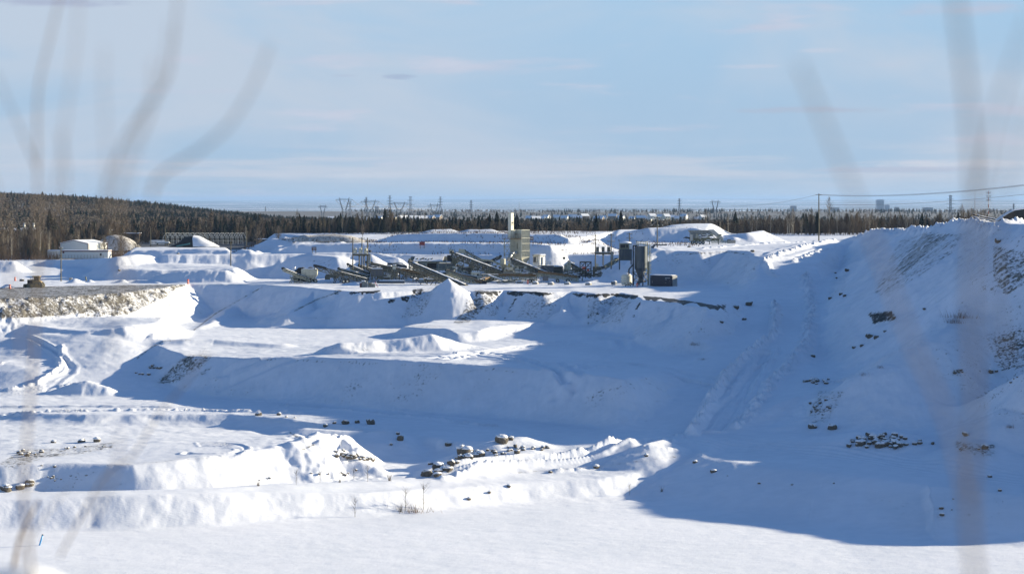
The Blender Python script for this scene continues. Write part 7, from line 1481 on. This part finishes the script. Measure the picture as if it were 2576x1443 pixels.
# ---------------------------------------------------------------- near twigs in front of the lens and the snow at the camera's feet
m_nt = bark('near_twig_bark', (0.19, 0.135, 0.085))
def Wn(px, py, Y): return W(px, py, Y)
def twig(pts, Y, r0, r1, label, branches=()):
    r0 *= .33; r1 *= .33; Y *= .78
    p = [Wn(a, b, Y+dy) for a, b, dy in pts]; t = thing('twig', p[0], label, 'twig', None); base = p[0]
    mb = MB(); n = len(p)
    # smooth the curve
    C = []
    for i in range(n-1):
        p0, p1, p2, p3 = p[max(0,i-1)], p[i], p[i+1], p[min(n-1,i+2)]
        for k in range(6):
            u = k/6; C.append(.5*((2*p1)+(-p0+p2)*u+(2*p0-5*p1+4*p2-p3)*u*u+(-p0+3*p1-3*p2+p3)*u**3))
    C.append(p[-1]); m_ = len(C)-1
    for i in range(m_): mb.cyl(C[i]-base, C[i+1]-base, r0+(r1-r0)*i/m_, r0+(r1-r0)*(i+1)/m_, n=8, cap=False)
    mb.build('stem', m_nt, t, True)
    for br in branches:
        q_ = [Wn(a, b, Y+dy)-base for a, b, dy in br]; mb = MB(); k_ = len(q_)-1
        for i in range(k_): mb.cyl(q_[i], q_[i+1], r1*(1-.5*i/k_), r1*(1-.5*(i+1)/k_), n=6, cap=False)
        mb.build('side_branch', m_nt, t, True)
    return t
twig([(88,1500,0),(60,1250,0),(72,1050,0),(90,800,0),(95,500,0),(95,250,.02),(120,120,.04),(160,-40,.05)], 1.9, .0040, .0022, 'blurred upright twig nearest the left frame edge, running full height', [[(92,420,0),(40,300,.02),(-10,180,.04)]])
twig([(30,1440,0),(50,1350,0),(75,1300,0),(98,1255,0)], 3.4, .0085, .003, 'dark blurred twig end in the bottom left corner')
twig([(120,560,0),(150,420,0),(170,260,0),(190,120,0),(200,-30,0)], 1.5, .0016, .0012, 'faint blurred twig right of the upright left one')
twig([(240,560,0),(300,380,0),(360,280,0),(420,200,0),(440,80,.02),(450,-40,.03)], 1.6, .0022, .0018, 'blurred twig leaning right then rising to the top at left')
twig([(380,500,0),(405,440,0),(500,380,0),(580,310,0),(640,210,0),(680,110,0)], 1.5, .0030, .0016, 'curved blurred twig bending far right in the left sky')
twig([(270,520,0),(268,380,0),(262,240,0),(262,120,0)], 1.4, .0013, .001, 'very faint straight twig in the left sky')
twig([(150,1400,0),(260,1200,0),(330,1150,0),(400,1040,0),(470,960,0),(520,880,0)], 2.6, .0030, .0018, 'blurred slanting twig crossing the lower left snow')
twig([(280,900,0),(300,620,0),(330,420,0),(405,200,0),(430,60,0)], 1.3, .0012, .001, 'pale blurred twig between the warehouse and the sky')
twig([(2460,1500,0),(2440,1300,0),(2450,1000,0),(2440,760,0),(2450,500,0),(2440,300,0),(2420,120,0),(2400,-40,0)], .98, .0040, .0028, 'thick blurred twig near the right frame edge, full height', [[(2448,560,0),(2500,300,.02),(2590,40,.04)]])
twig([(2440,1300,0),(2380,1050,0),(2290,850,0),(2180,560,0),(2090,350,0),(2010,160,0)], 1.05, .0024, .0020, 'blurred twig leaning left from the right one toward the sky')
for k_, (pts, Y_, lab) in enumerate((([(60,900,0),(30,700,0),(10,560,0),(-30,420,0)],1.4,'short faint twig leaning off the left edge'),([(96,700,0),(150,560,0),(165,430,0),(150,330,0)],1.5,'fine side twig right of the left upright one'),([(330,760,0),(290,560,0),(310,420,0),(380,260,0),(390,150,0)],1.2,'fine pale twig crossing behind the curved one'),([(225,1320,0),(290,1180,0),(300,1080,0)],1.6,'short fine twig over the spoil terrace at left'),([(45,1480,0),(60,1390,0),(110,1300,0),(180,1220,0)],2.6,'dark fine twig beside the stake in the corner'),([(2520,900,0),(2500,640,0),(2540,420,0),(2580,250,0)],1.0,'fine faint twig at the right frame edge'))):
    twig(pts, Y_, .0022, .0014, lab)
# snowy ground lip close to the camera at the lower left
vs = []; fs = []
c0 = Wn(20, 1500, 3.2); nx, ny = 16, 16
mb = MB(); mb.ball((0,0,0), .115, 20, .8, False, 4, .05); o = mb.build('snow_clump', MT['snow'], None, True); o.location = Wn(40, 1540, 1.5); o.scale = (.46,.4,.36); tag(o, 'blurred white snow clump on a near branch in the bottom left corner', 'snow clump')
# ---------------------------------------------------------------- air
hx = [(-60000, -60), (75000, 78000)]
Vb = [(x, y, z) for z in (-125.0, 70.0) for y in (-60.0, 78000.0) for x in (-60000.0, 68000.0)]
Fb = [(0, 2, 3, 1), (4, 5, 7, 6), (0, 1, 5, 4), (2, 6, 7, 3), (0, 4, 6, 2), (1, 3, 7, 5)]
m = bpy.data.materials.new('haze'); m.use_nodes = True; nt = m.node_tree; nt.nodes.clear()
pv = N(nt, 'ShaderNodeVolumePrincipled'); o = N(nt, 'ShaderNodeOutputMaterial'); nt.links.new(pv.outputs[0], o.inputs['Volume'])
pv.inputs['Color'].default_value = (0.33, 0.50, 0.78, 1); pv.inputs['Density'].default_value = 4e-5; pv.inputs['Anisotropy'].default_value = 0.1
hz = bpy.data.objects.new('haze', np_mesh('haze', Vb, Fb, m)); tag(link(hz), kind='stuff')
